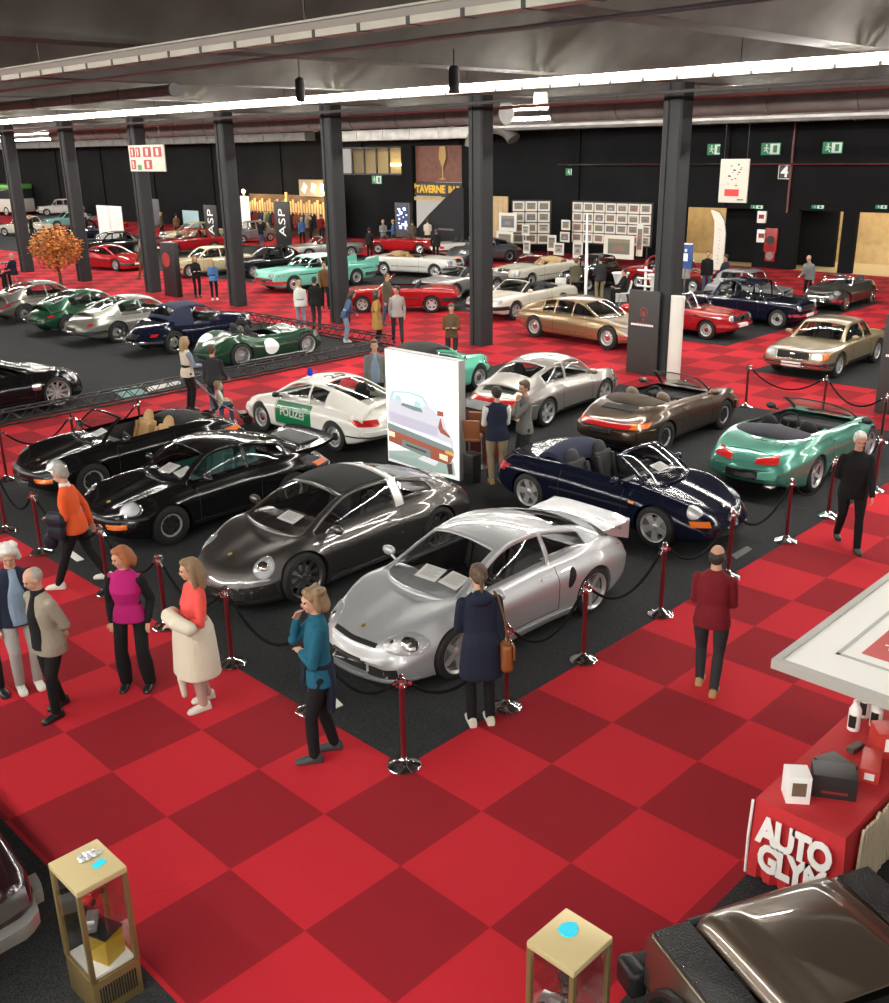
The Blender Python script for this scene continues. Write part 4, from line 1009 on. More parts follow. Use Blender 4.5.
def person(pos, yaw, H, label, top, legs, shoes, hair, arms=('down','down'), stride=0.0, lean=0.0, head=(0,0), kind='jumper', hem=None, group=None,
           build=1.0, fem=False, skin=None, detail=2, style='short', open_front=None, collar=None, sit=None, spread=.09, extras=(), hs=1.0, undercuff=None, twist=0, sleeve=None, bare_ankle=False):
    skin = skin or SKIN
    root = empty('person', (pos[0], pos[1], pos[2] if len(pos) > 2 else 0), yaw, label, 'person', group)
    vox = {2: .0075, 1: .012, 0: .02}[detail]; gv = {2: .011, 1: .016, 0: .024}[detail]
    pz = .515*H if sit is None else sit + .06; s_ = H/1.75; bw = build
    lr = Matrix.Rotation(radians(lean), 3, 'Y'); tz = Matrix.Rotation(radians(twist), 3, 'Z')
    P0 = Vector((0, 0, pz))
    def T(p):
        p = Vector(p)
        f = min(1, max(0, (p.z - pz + .05) / .12)) if p.z > pz - .05 else 0
        if f <= 0: return p
        q = P0 + lr @ (tz @ (p - P0)); return p.lerp(q, f)
    U = lambda z: pz + (z - .515) * H            # height of an upper-body landmark given as a fraction of stature
    sh_w = (.091 if fem else .101) * H * (.6 + .4*bw)
    neck = T((0, 0, U(.835))); hc = T((.012*H, 0, U(.925)))
    hr = Matrix.Rotation(yaw_h := radians(head[0]), 3, 'Z') @ Matrix.Rotation(radians(head[1]), 3, 'Y')
    HD = lambda v: hc + hr @ (Vector(v) * s_ * hs)
    B = MB()
    # head
    B.ell(HD((-.008,0,.02)), Vector((.098,.078,.10))*s_*hs, 18, 12, hr); B.ell(HD((.03,0,-.045)), Vector((.062,.058,.07))*s_*hs, 16, 10, hr)
    B.ell(HD((.062,0,-.088)), Vector((.026,.030,.022))*s_*hs, 12, 8, hr)
    B.ell(HD((.098,0,-.022)), Vector((.020,.013,.024))*s_*hs, 10, 8, hr @ Matrix.Rotation(-.35,3,'Y')); B.ell(HD((.088,0,.022)), Vector((.012,.052,.012))*s_*hs, 12, 6, hr)
    B.ell(HD((.086,0,-.062)), Vector((.012,.024,.010))*s_*hs, 10, 6, hr)
    for s in (1,-1):
        B.ell(HD((-.005,s*.080,-.012)), Vector((.022,.010,.032))*s_*hs, 10, 8, hr); B.ell(HD((.068,s*.036,-.032)), Vector((.022,.020,.022))*s_*hs, 10, 6, hr)
    limb(B, [T((0,0,U(.79))), neck, HD((-.005,0,-.06))], [.062*s_, .056*s_*(.9 if fem else 1.05), .052*s_], 14)
    # torso (skin under the clothes keeps the figure one piece)
    rings(B, [(U(.49),0,.085*s_*bw,.13*s_*bw),(U(.60),0,.09*s_*bw,.13*s_*bw),(U(.72),.0,.095*s_*bw,.15*s_),(U(.80),0,.07*s_,.12*s_),(U(.825),0,.05*s_,.06*s_)], T)
    jr = {}
    for s, pose in ((1, arms[0]), (-1, arms[1])):
        a, f = ARMS[pose] if isinstance(pose, str) else pose
        S0 = T((0, s*sh_w, U(.776))); ua = (lr @ tz @ Vector((a[0], a[1]*s, a[2]))).normalized(); fa = (lr @ tz @ Vector((f[0], f[1]*s, f[2]))).normalized()
        E0 = S0 + ua*.172*H; W0 = E0 + fa*.150*H; jr[s] = (S0, E0, W0, fa)
        limb(B, [S0, S0.lerp(E0,.5), E0, E0.lerp(W0,.35), W0], [.046*s_, .042*s_, .036*s_, .037*s_, .024*s_])
        # hand: palm, four bent fingers, thumb
        up = Vector((0,0,1)); side = fa.cross(up); side = side.normalized() if side.length > .1 else Vector((s*0,-s,0))
        if pose in ('down','walkf','walkb'): side = Vector((1,0,0)); side = (side - fa*side.dot(fa)).normalized()
        nrm = side.cross(fa).normalized()
        if pose in ('down','walkf','walkb'): nrm = Vector((0,-s,0)) if nrm.y*s > 0 else nrm
        inw = nrm if nrm.dot(Vector((-W0.x*.2, -W0.y, -.2))) > 0 else -nrm
        cl = W0 + fa*.048*s_
        Rm = Matrix((fa, side, nrm)).transposed()
        B.ell(cl, Vector((.052,.040,.016))*s_, 12, 8, Rm)
        for k in range(4):
            o = W0 + fa*.080*s_ + side*(-.030+.020*k)*s_; ln = (.052,.062,.058,.045)[k]*s_
            m1 = o + (fa*.9 + inw*.35).normalized()*ln*.55; m2 = m1 + (fa*.45 + inw*.85).normalized()*ln*.5
            limb(B, [o - fa*.02*s_, o, m1, m2], [.009*s_, .0095*s_, .0085*s_, .0075*s_], 7)
        th = W0 + fa*.03*s_ + side*.032*s_
        limb(B, [th - side*.012*s_, th + (side*.7+fa*.6+inw*.3).normalized()*.03*s_, th + (side*.45+fa*.95+inw*.55).normalized()*.058*s_], [.013*s_, .0115*s_, .009*s_], 7)
    # legs
    ft = {}
    for s in (1,-1):
        hip = Vector((0, s*.062*H*(.75+.25*bw), pz - .01*H)); 
        if sit is not None:
            kn = Vector((.245*H, s*(.062*H+.03), pz + .01)); an = Vector((.235*H + stride*s, s*(.062*H+.02), .05*H))
        else:
            st = stride*s; lift = .03*H if (abs(stride) > .2 and st < 0) else 0
            an = Vector((st, s*spread*H*.6, .045*H + lift)); mid = (hip+an)/2; L = .2345*H
            dd = (hip-an).length/2; kn = mid + Vector((1,0,.0))*sqrt(max(0, L*L - dd*dd))*.9
        ft[s] = (hip, kn, an)
        limb(B, [hip, hip.lerp(kn,.5), kn, kn.lerp(an,.35), an], [.072*s_, .064*s_, .050*s_, .050*s_, .034*s_])
    bo = bpy.data.objects.new('body', remesh(B, vox, 'body', skin, 4 if detail == 2 else 2)); link(bo, root)
    # eyes, brows, mouth
    if detail >= 1:
        for s in (1,-1):
            e = MB(); e.ell(HD((.0815,s*.033,.004)), Vector((.010,.013,.008))*s_*hs, 8, 6, hr); e.build('eye', M_EYE, bo)
        e = MB(); e.ell(HD((.0925,0,-.063)), Vector((.009,.024,.005))*s_*hs, 10, 6, hr); e.build('mouth', M_LIP, bo)
    # hair
    h = MB(); hv = Vector
    if style == 'bald':
        for s in (1,-1): h.ell(HD((-.030,s*.066,.005)), hv((.065,.022,.055))*s_*hs, 12, 8, hr)
        h.ell(HD((-.052,0,-.005)), hv((.064,.083,.086))*s_*hs, 14, 10, hr)
    elif style == 'thin':
        h.ell(HD((-.035,0,.030)), hv((.082,.086,.082))*s_*hs, 16, 10, hr)
    else:
        h.ell(HD((-.026,0,.040)), hv((.098,.090,.092))*s_*hs, 16, 10, hr); h.ell(HD((.028,0,.092)), hv((.058,.066,.034))*s_*hs, 12, 8, hr); h.ell(HD((-.055,0,-.02)), hv((.055,.076,.07))*s_*hs, 12, 8, hr)
        for s in (1,-1): h.ell(HD((-.012,s*.074,.02)), hv((.045,.018,.045))*s_*hs, 10, 8, hr)
        if style in ('long','bob','bushy'):
            lo = {'long': -.20, 'bob': -.10, 'bushy': -.05}[style]
            for s in (1,-1):
                limb(h, [HD((-.02,s*.078,.03)), HD((-.02,s*.088,-.06)), HD((-.01,s*.085,lo))], [.035*s_, .036*s_, .026*s_]); limb(h, [HD((-.07,s*.045,.0)), HD((-.085,s*.05,-.08)), HD((-.085,s*.05,lo-.02))], [.045*s_, .05*s_, .03*s_])
            limb(h, [HD((-.09,0,.02)), HD((-.10,0,-.08)), HD((-.095,0,lo-.03))], [.05*s_, .055*s_, .03*s_])
            if style == 'bushy':
                for k in range(9): a = 2.4*k; h.ell(HD((-.03+.07*cos(a), .07*sin(a), .07+.02*cos(k))), hv((.045,.045,.04))*s_*hs, 8, 6)
        if style == 'tail': limb(h, [HD((-.09,0,.04)), HD((-.13,0,-.03)), HD((-.12,0,-.16))], [.03*s_, .028*s_, .014*s_])
        if style == 'bun': h.ell(HD((-.11,0,.06)), hv((.045,.045,.045))*s_*hs)
    ho = bpy.data.objects.new('hair', remesh(h, .010 if detail == 2 else .014, 'hair', hair, 3)); link(ho, root)
    # trousers
    t = MB()
    if sit is None: rings(t, [(pz-.04*H,0,.10*s_*bw,.145*s_*bw),(pz+.0*H,0,.108*s_*bw,.155*s_*bw),(pz+.06*H,0,.108*s_*bw,.148*s_*bw),(pz+.11*H,0,.100*s_*bw,.14*s_*bw)], T)
    else: rings(t, [(pz-.06,0,.13*s_*bw,.16*s_*bw),(pz+.05*H,0,.115*s_*bw,.15*s_*bw),(pz+.11*H,0,.100*s_*bw,.14*s_*bw)], T)
    for s in (1,-1):
        hip, kn, an = ft[s]; k = 1.18 if fem == 'wide' else 1.0
        limb(t, [hip, hip.lerp(kn,.45), kn, kn.lerp(an,.45), an + Vector((0,0,.02*H if bare_ankle else 0))], [.084*s_*bw, .080*s_*bw, .064*s_*k, .062*s_*k*k, .052*s_*k*k], 12)
    to = bpy.data.objects.new('trousers', remesh(t, gv, 'trousers', legs, 4)); link(to, root)
    # shoes
    for s in (1,-1):
        hip, kn, an = ft[s]; z = an.z - .045*H; c = MB()
        c.add(*shoe_shape(.15*H*s_/s_, .048*s_)); me = c
        o = MB(); o.add([(an.x + v[0], an.y + v[1] + s*.01*v[0], v[2] + z) for v in me.v], me.f); so = o.build('shoe', [shoes], root, 60)
    # upper garment
    g = MB(); j = .012*s_
    hz = hem if hem is not None else .475
    if kind in ('coat','longcoat','parka'):
        lo = hz*H; lv = [(lo,.0,.175*s_*bw,.225*s_*bw),((lo+pz)/2,0,.165*s_*bw,.212*s_*bw)] if sit is None else []
        lv += [(pz+.02*H,0,.145*s_*bw,.190*s_*bw)]
    else: lv = [(pz-.055*H if hem is None else hz*H,0,.142*s_*bw,.190*s_*bw),(pz-.02*H,0,.142*s_*bw,.190*s_*bw),(pz+.04*H,0,.130*s_*bw,.172*s_*bw)]
    bl = .012 if fem else 0
    lv += [(U(.61),.01*bw,(.112 if not fem else .10)*s_*bw,(.155 if not fem else .135)*s_*bw),(U(.70),.012+bl,(.118+bl)*s_*bw,.170*s_*(.5+.5*bw)),(U(.765),.0,.108*s_,.176*s_*(.92 if fem else 1)),(U(.800),-.004,.088*s_,.152*s_*(.9 if fem else 1)),(U(.820),0,.070*s_,.110*s_),(U(.834),0,.062*s_,.080*s_),(U(.842),0,.058*s_,.060*s_)]
    rings(g, lv, T, 20)
    sl = 1.0 if sleeve is None else sleeve
    for s in (1,-1):
        S0, E0, W0, fa = jr[s]; Wc = E0.lerp(W0, .93 if sl >= 1 else max(.02, (sl-.5)*2)) 
        x = 1.12 if kind in ('coat','parka','jacket','longcoat') else 1.0
        if sl > .5: limb(g, [S0, S0.lerp(E0,.5), E0, E0.lerp(Wc,.5), Wc], [.054*s_*x, .055*s_*x, .050*s_*x, .046*s_*x, .038*s_*x], 12)
        else: limb(g, [S0, S0.lerp(E0,.35), S0.lerp(E0, .62)], [.060*s_*x, .058*s_*x, .056*s_*x], 12)
    nm = {'jumper':'jumper','coat':'coat','longcoat':'coat','jacket':'jacket','parka':'coat','shirt':'shirt','vest':'waistcoat'}[kind]
    go = bpy.data.objects.new(nm, remesh(g, gv, nm, top, 4)); link(go, root)
    if undercuff:                                    # shirt sleeves under a waistcoat
        u = MB()
        for s in (1,-1):
            S0, E0, W0, fa = jr[s]; limb(u, [S0.lerp(E0,.05), S0.lerp(E0,.5), E0, E0.lerp(W0,.5), E0.lerp(W0,.95)], [.072*s_, .063*s_, .056*s_, .050*s_, .040*s_], 12)
            so = bpy.data.objects.new('sleeve', remesh(u, gv, 'sleeve', undercuff, 3)); link(so, root); u = MB()
    if open_front:                                   # shirt or jumper showing between the lapels
        f = MB(); zb = U(.56) if kind != 'jumper' else U(.72)
        rings(f, [(U(.47),.066*bw,.092*s_*bw,.115*s_),(zb,.064*bw,.084*s_*bw,.112*s_),(U(.70),.064+bl,.086*s_*bw,.105*s_),(U(.78),.040,.082*s_,.055*s_),(U(.838),.012,.058*s_,.052*s_)], T, 14)
        fo = bpy.data.objects.new('shirt', remesh(f, gv, 'shirt', open_front, 3)); link(fo, root)
    if collar:
        c = MB(); rings(c, [(U(.815),0,.075*s_,.092*s_),(U(.835),.004,.070*s_,.076*s_),(U(.855),.004,.066*s_,.068*s_)], T, 16)
        co = bpy.data.objects.new('collar', remesh(c, gv, 'collar', collar, 2)); link(co, root)
    if kind == 'parka':
        c = MB(); c.ell(T((-.10*s_,0,U(.805))), (.07*s_,.12*s_,.075*s_)); c.ell(T((-.07*s_,0,U(.835))), (.06*s_,.085*s_,.035*s_))
        co = bpy.data.objects.new('hood', remesh(c, gv, 'hood', top, 3)); link(co, root)
    for e in extras: e(root, T, U, HD, jr, s_, H)
    return root, jr, T, U

def shoe_shape(L, w):
    lv = [(-.30,.70,.0,.55),(-.26,.85,0,1.3),(-.05,.9,0,1.45),(.15,.95,0,1.0),(.40,1.05,0,.80),(.60,.95,0,.62),(.70,.55,0,.35)]; n = 12; vs = []; 
    for x, ww, z0, hh in lv:
        for k in range(n):
            a = 2*pi*k/n; c, s = cos(a), sin(a); zz = max(s, -.55); vs.append((x*L, ww*w*math.copysign(abs(c)**.7, c), (zz+.55)/1.55*hh*.075))
    fs = [(i*n+k, i*n+(k+1)%n, (i+1)*n+(k+1)%n, (i+1)*n+k) for i in range(len(lv)-1) for k in range(n)] + [tuple(range(n))[::-1], tuple((len(lv)-1)*n+k for k in range(n))]
    return vs, fs
# ================================================================ the hall
def carpet_mat():
    m = bpy.data.materials.new('checkered carpet'); m.use_nodes = True; nt = m.node_tree; b = nt.nodes['Principled BSDF']
    g = nt.nodes.new('ShaderNodeNewGeometry'); mp = nt.nodes.new('ShaderNodeMapping'); mp.inputs['Location'].default_value = (-GX, -GY, 0.5)
    ck = nt.nodes.new('ShaderNodeTexChecker'); ck.inputs['Scale'].default_value = 1.0
    ck.inputs['Color2'].default_value = (.255, .0135, .021, 1); ck.inputs['Color1'].default_value = (.475, .020, .031, 1)
    n = nt.nodes.new('ShaderNodeTexNoise'); n.inputs['Scale'].default_value = 160; n.inputs['Detail'].default_value = 3
    mx = nt.nodes.new('ShaderNodeMix'); mx.data_type = 'RGBA'; mx.blend_type = 'MULTIPLY'; mx.inputs[0].default_value = .5
    r = nt.nodes.new('ShaderNodeValToRGB'); r.color_ramp.elements[0].color = (.45, .45, .45, 1); r.color_ramp.elements[1].color = (1.35, 1.35, 1.35, 1); r.color_ramp.elements[0].position = .3; r.color_ramp.elements[1].position = .7
    bp = nt.nodes.new('ShaderNodeBump'); bp.inputs['Strength'].default_value = .3; bp.inputs['Distance'].default_value = .01
    L = nt.links.new
    L(g.outputs['Position'], mp.inputs['Vector']); L(mp.outputs[0], ck.inputs['Vector']); L(g.outputs['Position'], n.inputs['Vector'])
    L(n.outputs['Fac'], r.inputs[0]); L(ck.outputs['Color'], mx.inputs[6]); L(r.outputs['Color'], mx.inputs[7]); L(mx.outputs[2], b.inputs['Base Color'])
    L(n.outputs['Fac'], bp.inputs['Height']); L(bp.outputs[0], b.inputs['Normal']); b.inputs['Roughness'].default_value = .85; b.inputs['Specular IOR Level'].default_value = .08; b.inputs['Sheen Weight'].default_value = .012; b.inputs['Sheen Roughness'].default_value = .45; b.inputs['Sheen Tint'].default_value = (1,.75,.75,1)
    return m

def dark_carpet():
    m = bpy.data.materials.new('charcoal carpet'); m.use_nodes = True; nt = m.node_tree; b = nt.nodes['Principled BSDF']
    g = nt.nodes.new('ShaderNodeNewGeometry'); n = nt.nodes.new('ShaderNodeTexNoise'); n.inputs['Scale'].default_value = 120; n.inputs['Detail'].default_value = 4
    r = nt.nodes.new('ShaderNodeValToRGB'); r.color_ramp.elements[0].position = .35; r.color_ramp.elements[1].position = .68
    r.color_ramp.elements[0].color = (.013, .0133, .0142, 1); r.color_ramp.elements[1].color = (.056, .058, .062, 1)
    nt.links.new(g.outputs['Position'], n.inputs['Vector']); nt.links.new(n.outputs['Fac'], r.inputs[0]); nt.links.new(r.outputs[0], b.inputs['Base Color'])
    b.inputs['Roughness'].default_value = .95; b.inputs['Specular IOR Level'].default_value = .1
    return m

def struct(name, mb, m, parent=None):
    o = mb.build(name, m, parent)
    if parent is None: o['kind'] = 'structure'
    return o

def slab(name, x0, x1, y0, y1, z0, z1, m, bev=0):
    b = MB(); b.box(((x0+x1)/2, (y0+y1)/2, (z0+z1)/2), (x1-x0, y1-y0, z1-z0), None, 0, bev); return struct(name, b, m)

M_CARPET, M_DARKC = carpet_mat(), dark_carpet()
slab('floor', -14, 46, -14, 135, -.2, 0, M_CARPET)
for x0, x1, y0, y1 in ((5.5,20.5,6.05,17.95),(2.6,20.0,22.1,41),(26.7,38.2,14.6,125),(24,38.2,-13,12.35),(-13,2.46,-13,20),(2.46,11.5,-13,2.92)):
    slab('floor', x0, x1, y0, y1, -.02, .004, M_DARKC)

M_WALL = mat('charcoal wall paint', (.0075, .008, .009), .85, spec=.12, vary=.25, vscale=.6)
M_CONC = mat('grey concrete', (.110, .107, .098), .9, spec=.2, vary=.28, vscale=.9)
M_CONC2 = mat('dark concrete', (.050, .048, .044), .9, spec=.2, vary=.25, vscale=.7)
M_COL = mat('column paint', (.030, .032, .034), .7, spec=.2)
M_TAN = mat('pale wood panel', (.46, .33, .17), .6, vary=.12, vscale=3)
M_DUCT = mat('galvanised duct', (.42, .42, .40), .45, .55, vary=.2, vscale=2)
M_DKDUCT = mat('grey duct', (.13, .128, .12), .6, .1, vary=.2, vscale=2)
XW = 46.0
wx = lambda px, py=200: WX(px, py, XW).y
def wall_piece(name, y0, y1, z0, z1, x0=XW, x1=XW+.3, m=None): return slab(name, x0, x1, min(y0,y1), max(y0,y1), z0, z1, m or M_WALL)
ZH = 8.4
# right-hand part: lintel over the doorways, then solid wall
yd = [wx(p) for p in (686, 757, 800, 845, 859)]
wall_piece('wall_back', -14, yd[0], 2.72, ZH)
wall_piece('wall_back', yd[1], yd[2], 0, 2.72); wall_piece('wall_back', yd[3], yd[4], 0, 2.72)
wall_piece('wall_back', -14, 4, 0, 2.72)
wb0, wb1 = wx(413), wx(462)          # drinks bar recess
wall_piece('wall_back', yd[0], wb1, 0, ZH); wall_piece('wall_back', wb1, wb0, 5.9, ZH); 
ww0, ww1 = wx(330), wx(402)
wall_piece('wall_back', wb0, ww1, 0, ZH); wall_piece('wall_back', ww1, ww0, 0, 4.15); wall_piece('wall_back', ww1, ww0, 5.9, ZH); wall_piece('wall_back', ww0, 135, 0, ZH)
# foyer behind the doorways
slab('wall_foyer', 50.5, 50.8, -14, yd[0]+6, 0, 4, M_TAN); slab('ceiling', XW+.3, 50.8, -14, yd[0]+6, 3.3, 3.5, M_WALL); slab('floor', XW, 50.8, -14, yd[0]+6, -.2, .004, mat('pale foyer floor', (.5,.40,.24), .4))
slab('wall_foyer', XW+.3, 50.5, yd[0]+5.8, yd[0]+6, 0, 3.3, M_TAN)
slab('wall_foyer', 48.0, 48.2, wx(822), wx(770), 0, 3.3, M_WALL)
slab('wall_foyer', 47.6, 47.75, wx(744), wx(711), 0, 3.3, M_WALL)
# end walls
slab('wall_left', -14, XW, 135, 135.3, 0, ZH, M_WALL)
# ceiling, beams
slab('ceiling', -14, XW+.3, -14, 135, 8.3, 8.5, M_CONC2)
for k in range(-3, 19):
    y = 13.9 + 6.43 * k; b = MB()
    M = Matrix(((0,0,1,0),(1,0,0,y),(0,1,0,0),(0,0,0,1)))
    b.prism([(-.3,7.05),(.3,7.05),(.36,7.25),(1.5,8.32),(-1.5,8.32),(-.36,7.25)], -14, XW, 0, M); struct('trim_beam', b, M_CONC)
# columns
CY = [7.45, 13.9, 20.33, 27.0, 33.2, 39.6, 45.9, 52.2, 58.6, 65, 71.5]
CX = [22.25] + [22.2]*10
for cx, y in zip(CX, CY):
    b = MB(); c = .27; t = .05
    b.prism([(-c,-c+t),(-c+t,-c),(c-t,-c),(c,-c+t),(c,-.1),(c-.04,-.1),(c-.04,.1),(c,.1),(c,c-t),(c-t,c),(-c+t,c),(-c,c-t),(-c,.1),(-c+.04,.1),(-c+.04,-.1),(-c,-.1)], 0, 7.3)
    o = struct('trim_column', b, M_COL); o.location = (cx, y, 0)
for x in (34.6,):
    for y in (20.33, 33.2, 45.9, 58.6, 71.5): pass

# ---------------------------------------------------------------- light rails
M_TRAY = mat('cream light trunking', (.50, .49, .42), .5, vary=.12, vscale=2)
M_LED = mat('lit tube', (1, 1, 1), .4, emit=(1.0, .96, .88), es=LED_E)
M_LED2 = mat('lit tube far', (1, 1, 1), .4, emit=(1.0, .95, .87), es=LED_E*.72)
M_SPOT = mat('lit lamp face', (1, 1, 1), .4, emit=(1.0, .93, .80), es=LED_E*1.5)
def rail(x, z, y0, y1, lit, label, w=.20):
    r = empty('light_rail', (x, (y0+y1)/2, z), 0, label, 'light rail', 'continuous light rails under the ceiling'); L = y1 - y0
    b = MB(); b.box((0, 0, -.04), (w, L, .12)); b.box((0, 0, .05), (.06, L, .08)); b.build('trunking', M_TRAY, r)
    n = int(L / .72); j = MB()
    for k in range(n): j.box((0, -L/2 + (k+.5)*L/n, -.04), (w + .012, .05, .13))
    tag(j.build('joint_bracket', M_BLACK, r), None, None, None, 'stuff')
    for s in (1, -1):
        t = MB(); m = int(L/2.5)
        for k in range(m):
            a, c = -L/2 + L*k/m, -L/2 + L*(k+1)/m
            t.add([(s*(w/2+.004), a, -.03), (s*(w/2+.004), c, -.03), (s*(w/2+.055), c, .035), (s*(w/2+.055), a, .035)], [(0,1,2,3)])
            t.add([(s*(w/2+.055), a, .035), (s*(w/2+.055), c, .035), (s*(w/2-.02), c, .06), (s*(w/2-.02), a, .06)], [(0,1,2,3)], 1)
        t.build('lamp_tube', [(M_LED2 if x > 20 else M_LED) if lit else mat('unlit tube', (.4,.4,.37), .4), mat('added uplight glow', (.35,.34,.3), .5, emit=(1.0,.95,.86), es=LED_E*.022) if lit else M_TRAY], r)  # weak glow added to the upper faces of lit tubes to brighten the ceiling
    h = MB()
    for k in range(int(L/6.43)): h.tube([(0, -L/2 + 3 + 6.43*k, .05), (0, -L/2 + 3 + 6.43*k, 8.3 - z)], .012, 5)
    tag(h.build('hanger_rod', M_BLACK, r), None, None, None, 'stuff')
    return r
rail(16.72, 6.85, -13, 130, True, 'long lit light rail crossing the picture in front of the columns')
rail(7.35, 6.85, -13, 130, False, 'unlit cream light rail nearest the camera at the top')
rail(-2.0, 6.85, -13, 60, True, 'lit light rail running above and behind the camera')
rail(26.1, 6.85, -13, 130, True, 'lit light rail just behind the row of columns')
rail(35.5, 6.85, -13, 130, True, 'lit light rail over the far cars')
rail(-11, 6.85, -13, 60, True, 'lit light rail far behind the camera')

# ---------------------------------------------------------------- ducts, trays and pipes under the ceiling
def duct(x, z, y0, y1, r, label, m, box=None, name='air_duct'):
    o = empty(name, (x, (y0+y1)/2, z), 0, label, 'air duct'); L = y1-y0; b = MB()
    if box: b.box((0,0,0), (box[0], L, box[1]), None, 0, .03)
    else: b.lathe([(r, -L/2), (r, L/2)], 24); b.v = [(v[0], v[2], v[1]) for v in b.v]
    b.build('duct_run', m, o); c = MB(); n = max(2, int(L/2.2))
    for k in range(n+1):
        y = -L/2 + L*k/n
        if box: c.box((0, y, 0), (box[0]+.05, .05, box[1]+.05))
        else: q = MB(); q.lathe([(r+.03, -.04), (r+.03, .04)], 24); c.add([(v[0], v[2]+y, v[1]) for v in q.v], q.f)
    tag(c.build('duct_flange', m, o), None, None, None, 'stuff')
    return o
duct(24.6, 6.68, 21.5, 52, .33, 'fat round grey air duct behind the columns', M_DKDUCT)
duct(24.6, 6.68, -12, 19.5, .33, 'fat round grey air duct over the right-hand aisle', M_DKDUCT)
duct(43.6, 6.55, 40.5, 52.5, 0, 'pale boxed air duct above the drinks bar', M_DUCT, (.8,.62))
duct(42.6, 6.6, 54, 120, 0, 'boxed air duct along the back wall at left', M_DKDUCT, (.8,.5))
duct(41.5, 6.75, -12, 36, 0, 'boxed air duct along the back wall at right', M_DKDUCT, (.8,.45))
duct(12.2, 6.9, 20, 60, .11, 'thin round duct between the two front light rails', M_DKDUCT)
def elbow():
    b = MB(); c = Vector((43.0, 38.9, 6.5)); pts = [c + Vector((0, 1.6*cos(a)-.4, 1.0*sin(a)-.7)) for a in [pi*.0+pi*k/10*.9 for k in range(11)]]
    b.tube(pts, .38, 16); tag(b.build('duct_elbow', M_DKDUCT), 'bent grey duct elbow beside the middle column', 'air duct')
elbow()
for i, (x, z, y0, y1, r, m, lab) in enumerate(((20.3, 6.75, -12, 125, .035, M_DKALLOY, 'thin dark pipe running just below the long lit rail'), (23.3, 6.75, -12, 125, .045, mat('dark red pipe', (.10,.02,.018), .5), 'dark red sprinkler pipe behind the columns'), (10.2, 7.0, -12, 125, .03, M_DKALLOY, 'thin dark conduit under the beams near the camera'), (45.6, 4.78, -12, 36, .04, M_STEEL, 'thin pale pipe along the dark back wall'))):
    b = MB(); b.tube([(x, y0, z), (x, (y0+y1)/2, z), (x, y1, z)], r, 8); tag(b.build('ceiling_pipe', m), lab, 'pipe')
for x, z, y0, y1, lab in ((31.5, 6.45, -12, 30, 'cable ladder crossing above the exit signs'),):
    o = empty('cable_ladder', (x, 0, z), 0, lab, 'cable ladder'); b = MB()
    for s in (1,-1): b.box((s*.15, (y0+y1)/2, 0), (.03, y1-y0, .08))
    b.build('side_rail', M_DUCT, o); c = MB()
    for k in range(int((y1-y0)/.6)): c.box((0, y0+.6*k, 0), (.3, .03, .03))
    tag(c.build('rung', M_DUCT, o), None, None, None, 'stuff')
# loudspeakers, hooks and cans hanging
for px, py, lab in ((300, 90, 'dark can lamp hanging left of the middle column'), (454, 80, 'dark can lamp hanging by the top of the middle column'), (177, 72, 'dark can lamp hanging above the safety sign')):
    p = G(px, py, 6.95) if py < 140 else None
    d = WX(px, py, 14.0); o = empty('can_lamp', (d.x, d.y, d.z), 0, lab, 'lamp', 'dark can lamps under the beams')
    b = MB(); b.lathe([(.10,-.22),(.10,.2),(.05,.24)], 18); b.build('housing', M_COL, o); c = MB(); c.tube([(0,0,.2),(0,0,8.3-d.z)], .012, 6); c.build('rod', M_BLACK, o)
for px, py, x, lab in ((792, 100, 30, 'round black loudspeaker on the duct at right'), (418, 118, 30, 'round black loudspeaker on the duct left of the middle column')):
    d = WX(px, py, x - .6); o = empty('loudspeaker', d, 0, lab, 'loudspeaker', 'round loudspeakers under the ceiling'); b = MB(); b.lathe([(.2,-.25),(.26,0),(.27,.06),(.2,.08)], 20); b.v = [(-v[2], v[1], v[0]) for v in b.v]; b.build('housing', M_COL, o)
    c = MB(); c.lathe([(.19,.082),(.08,.06),(.001,.065)], 20); c.v = [(-v[2], v[1], v[0]) for v in c.v]; c.build('cone', M_MATBLACK, o)
    r = MB(); r.tube([(0,0,.2),(0,0,8.3-d.z)], .02, 6); r.build('rod', M_BLACK, o)
for px, py, lab in ((541, 98, 'cream projector lamp beside the middle column'), (645, 30, 'cream floodlight under the beam near the top')): 
    if py < 60: continue
    d = WX(px, py, 18.5); o = empty('floodlight', d, .6, lab, 'floodlight'); b = MB(); b.box((0,0,0), (.24,.34,.24), None, 0, .03, .85); b.build('housing', mat('cream lamp housing', (.55,.47,.30), .5), o)
    c = MB(); c.tube([(0,0,.1),(0,0,8.3-d.z)], .015, 6); c.build('rod', M_BLACK, o)

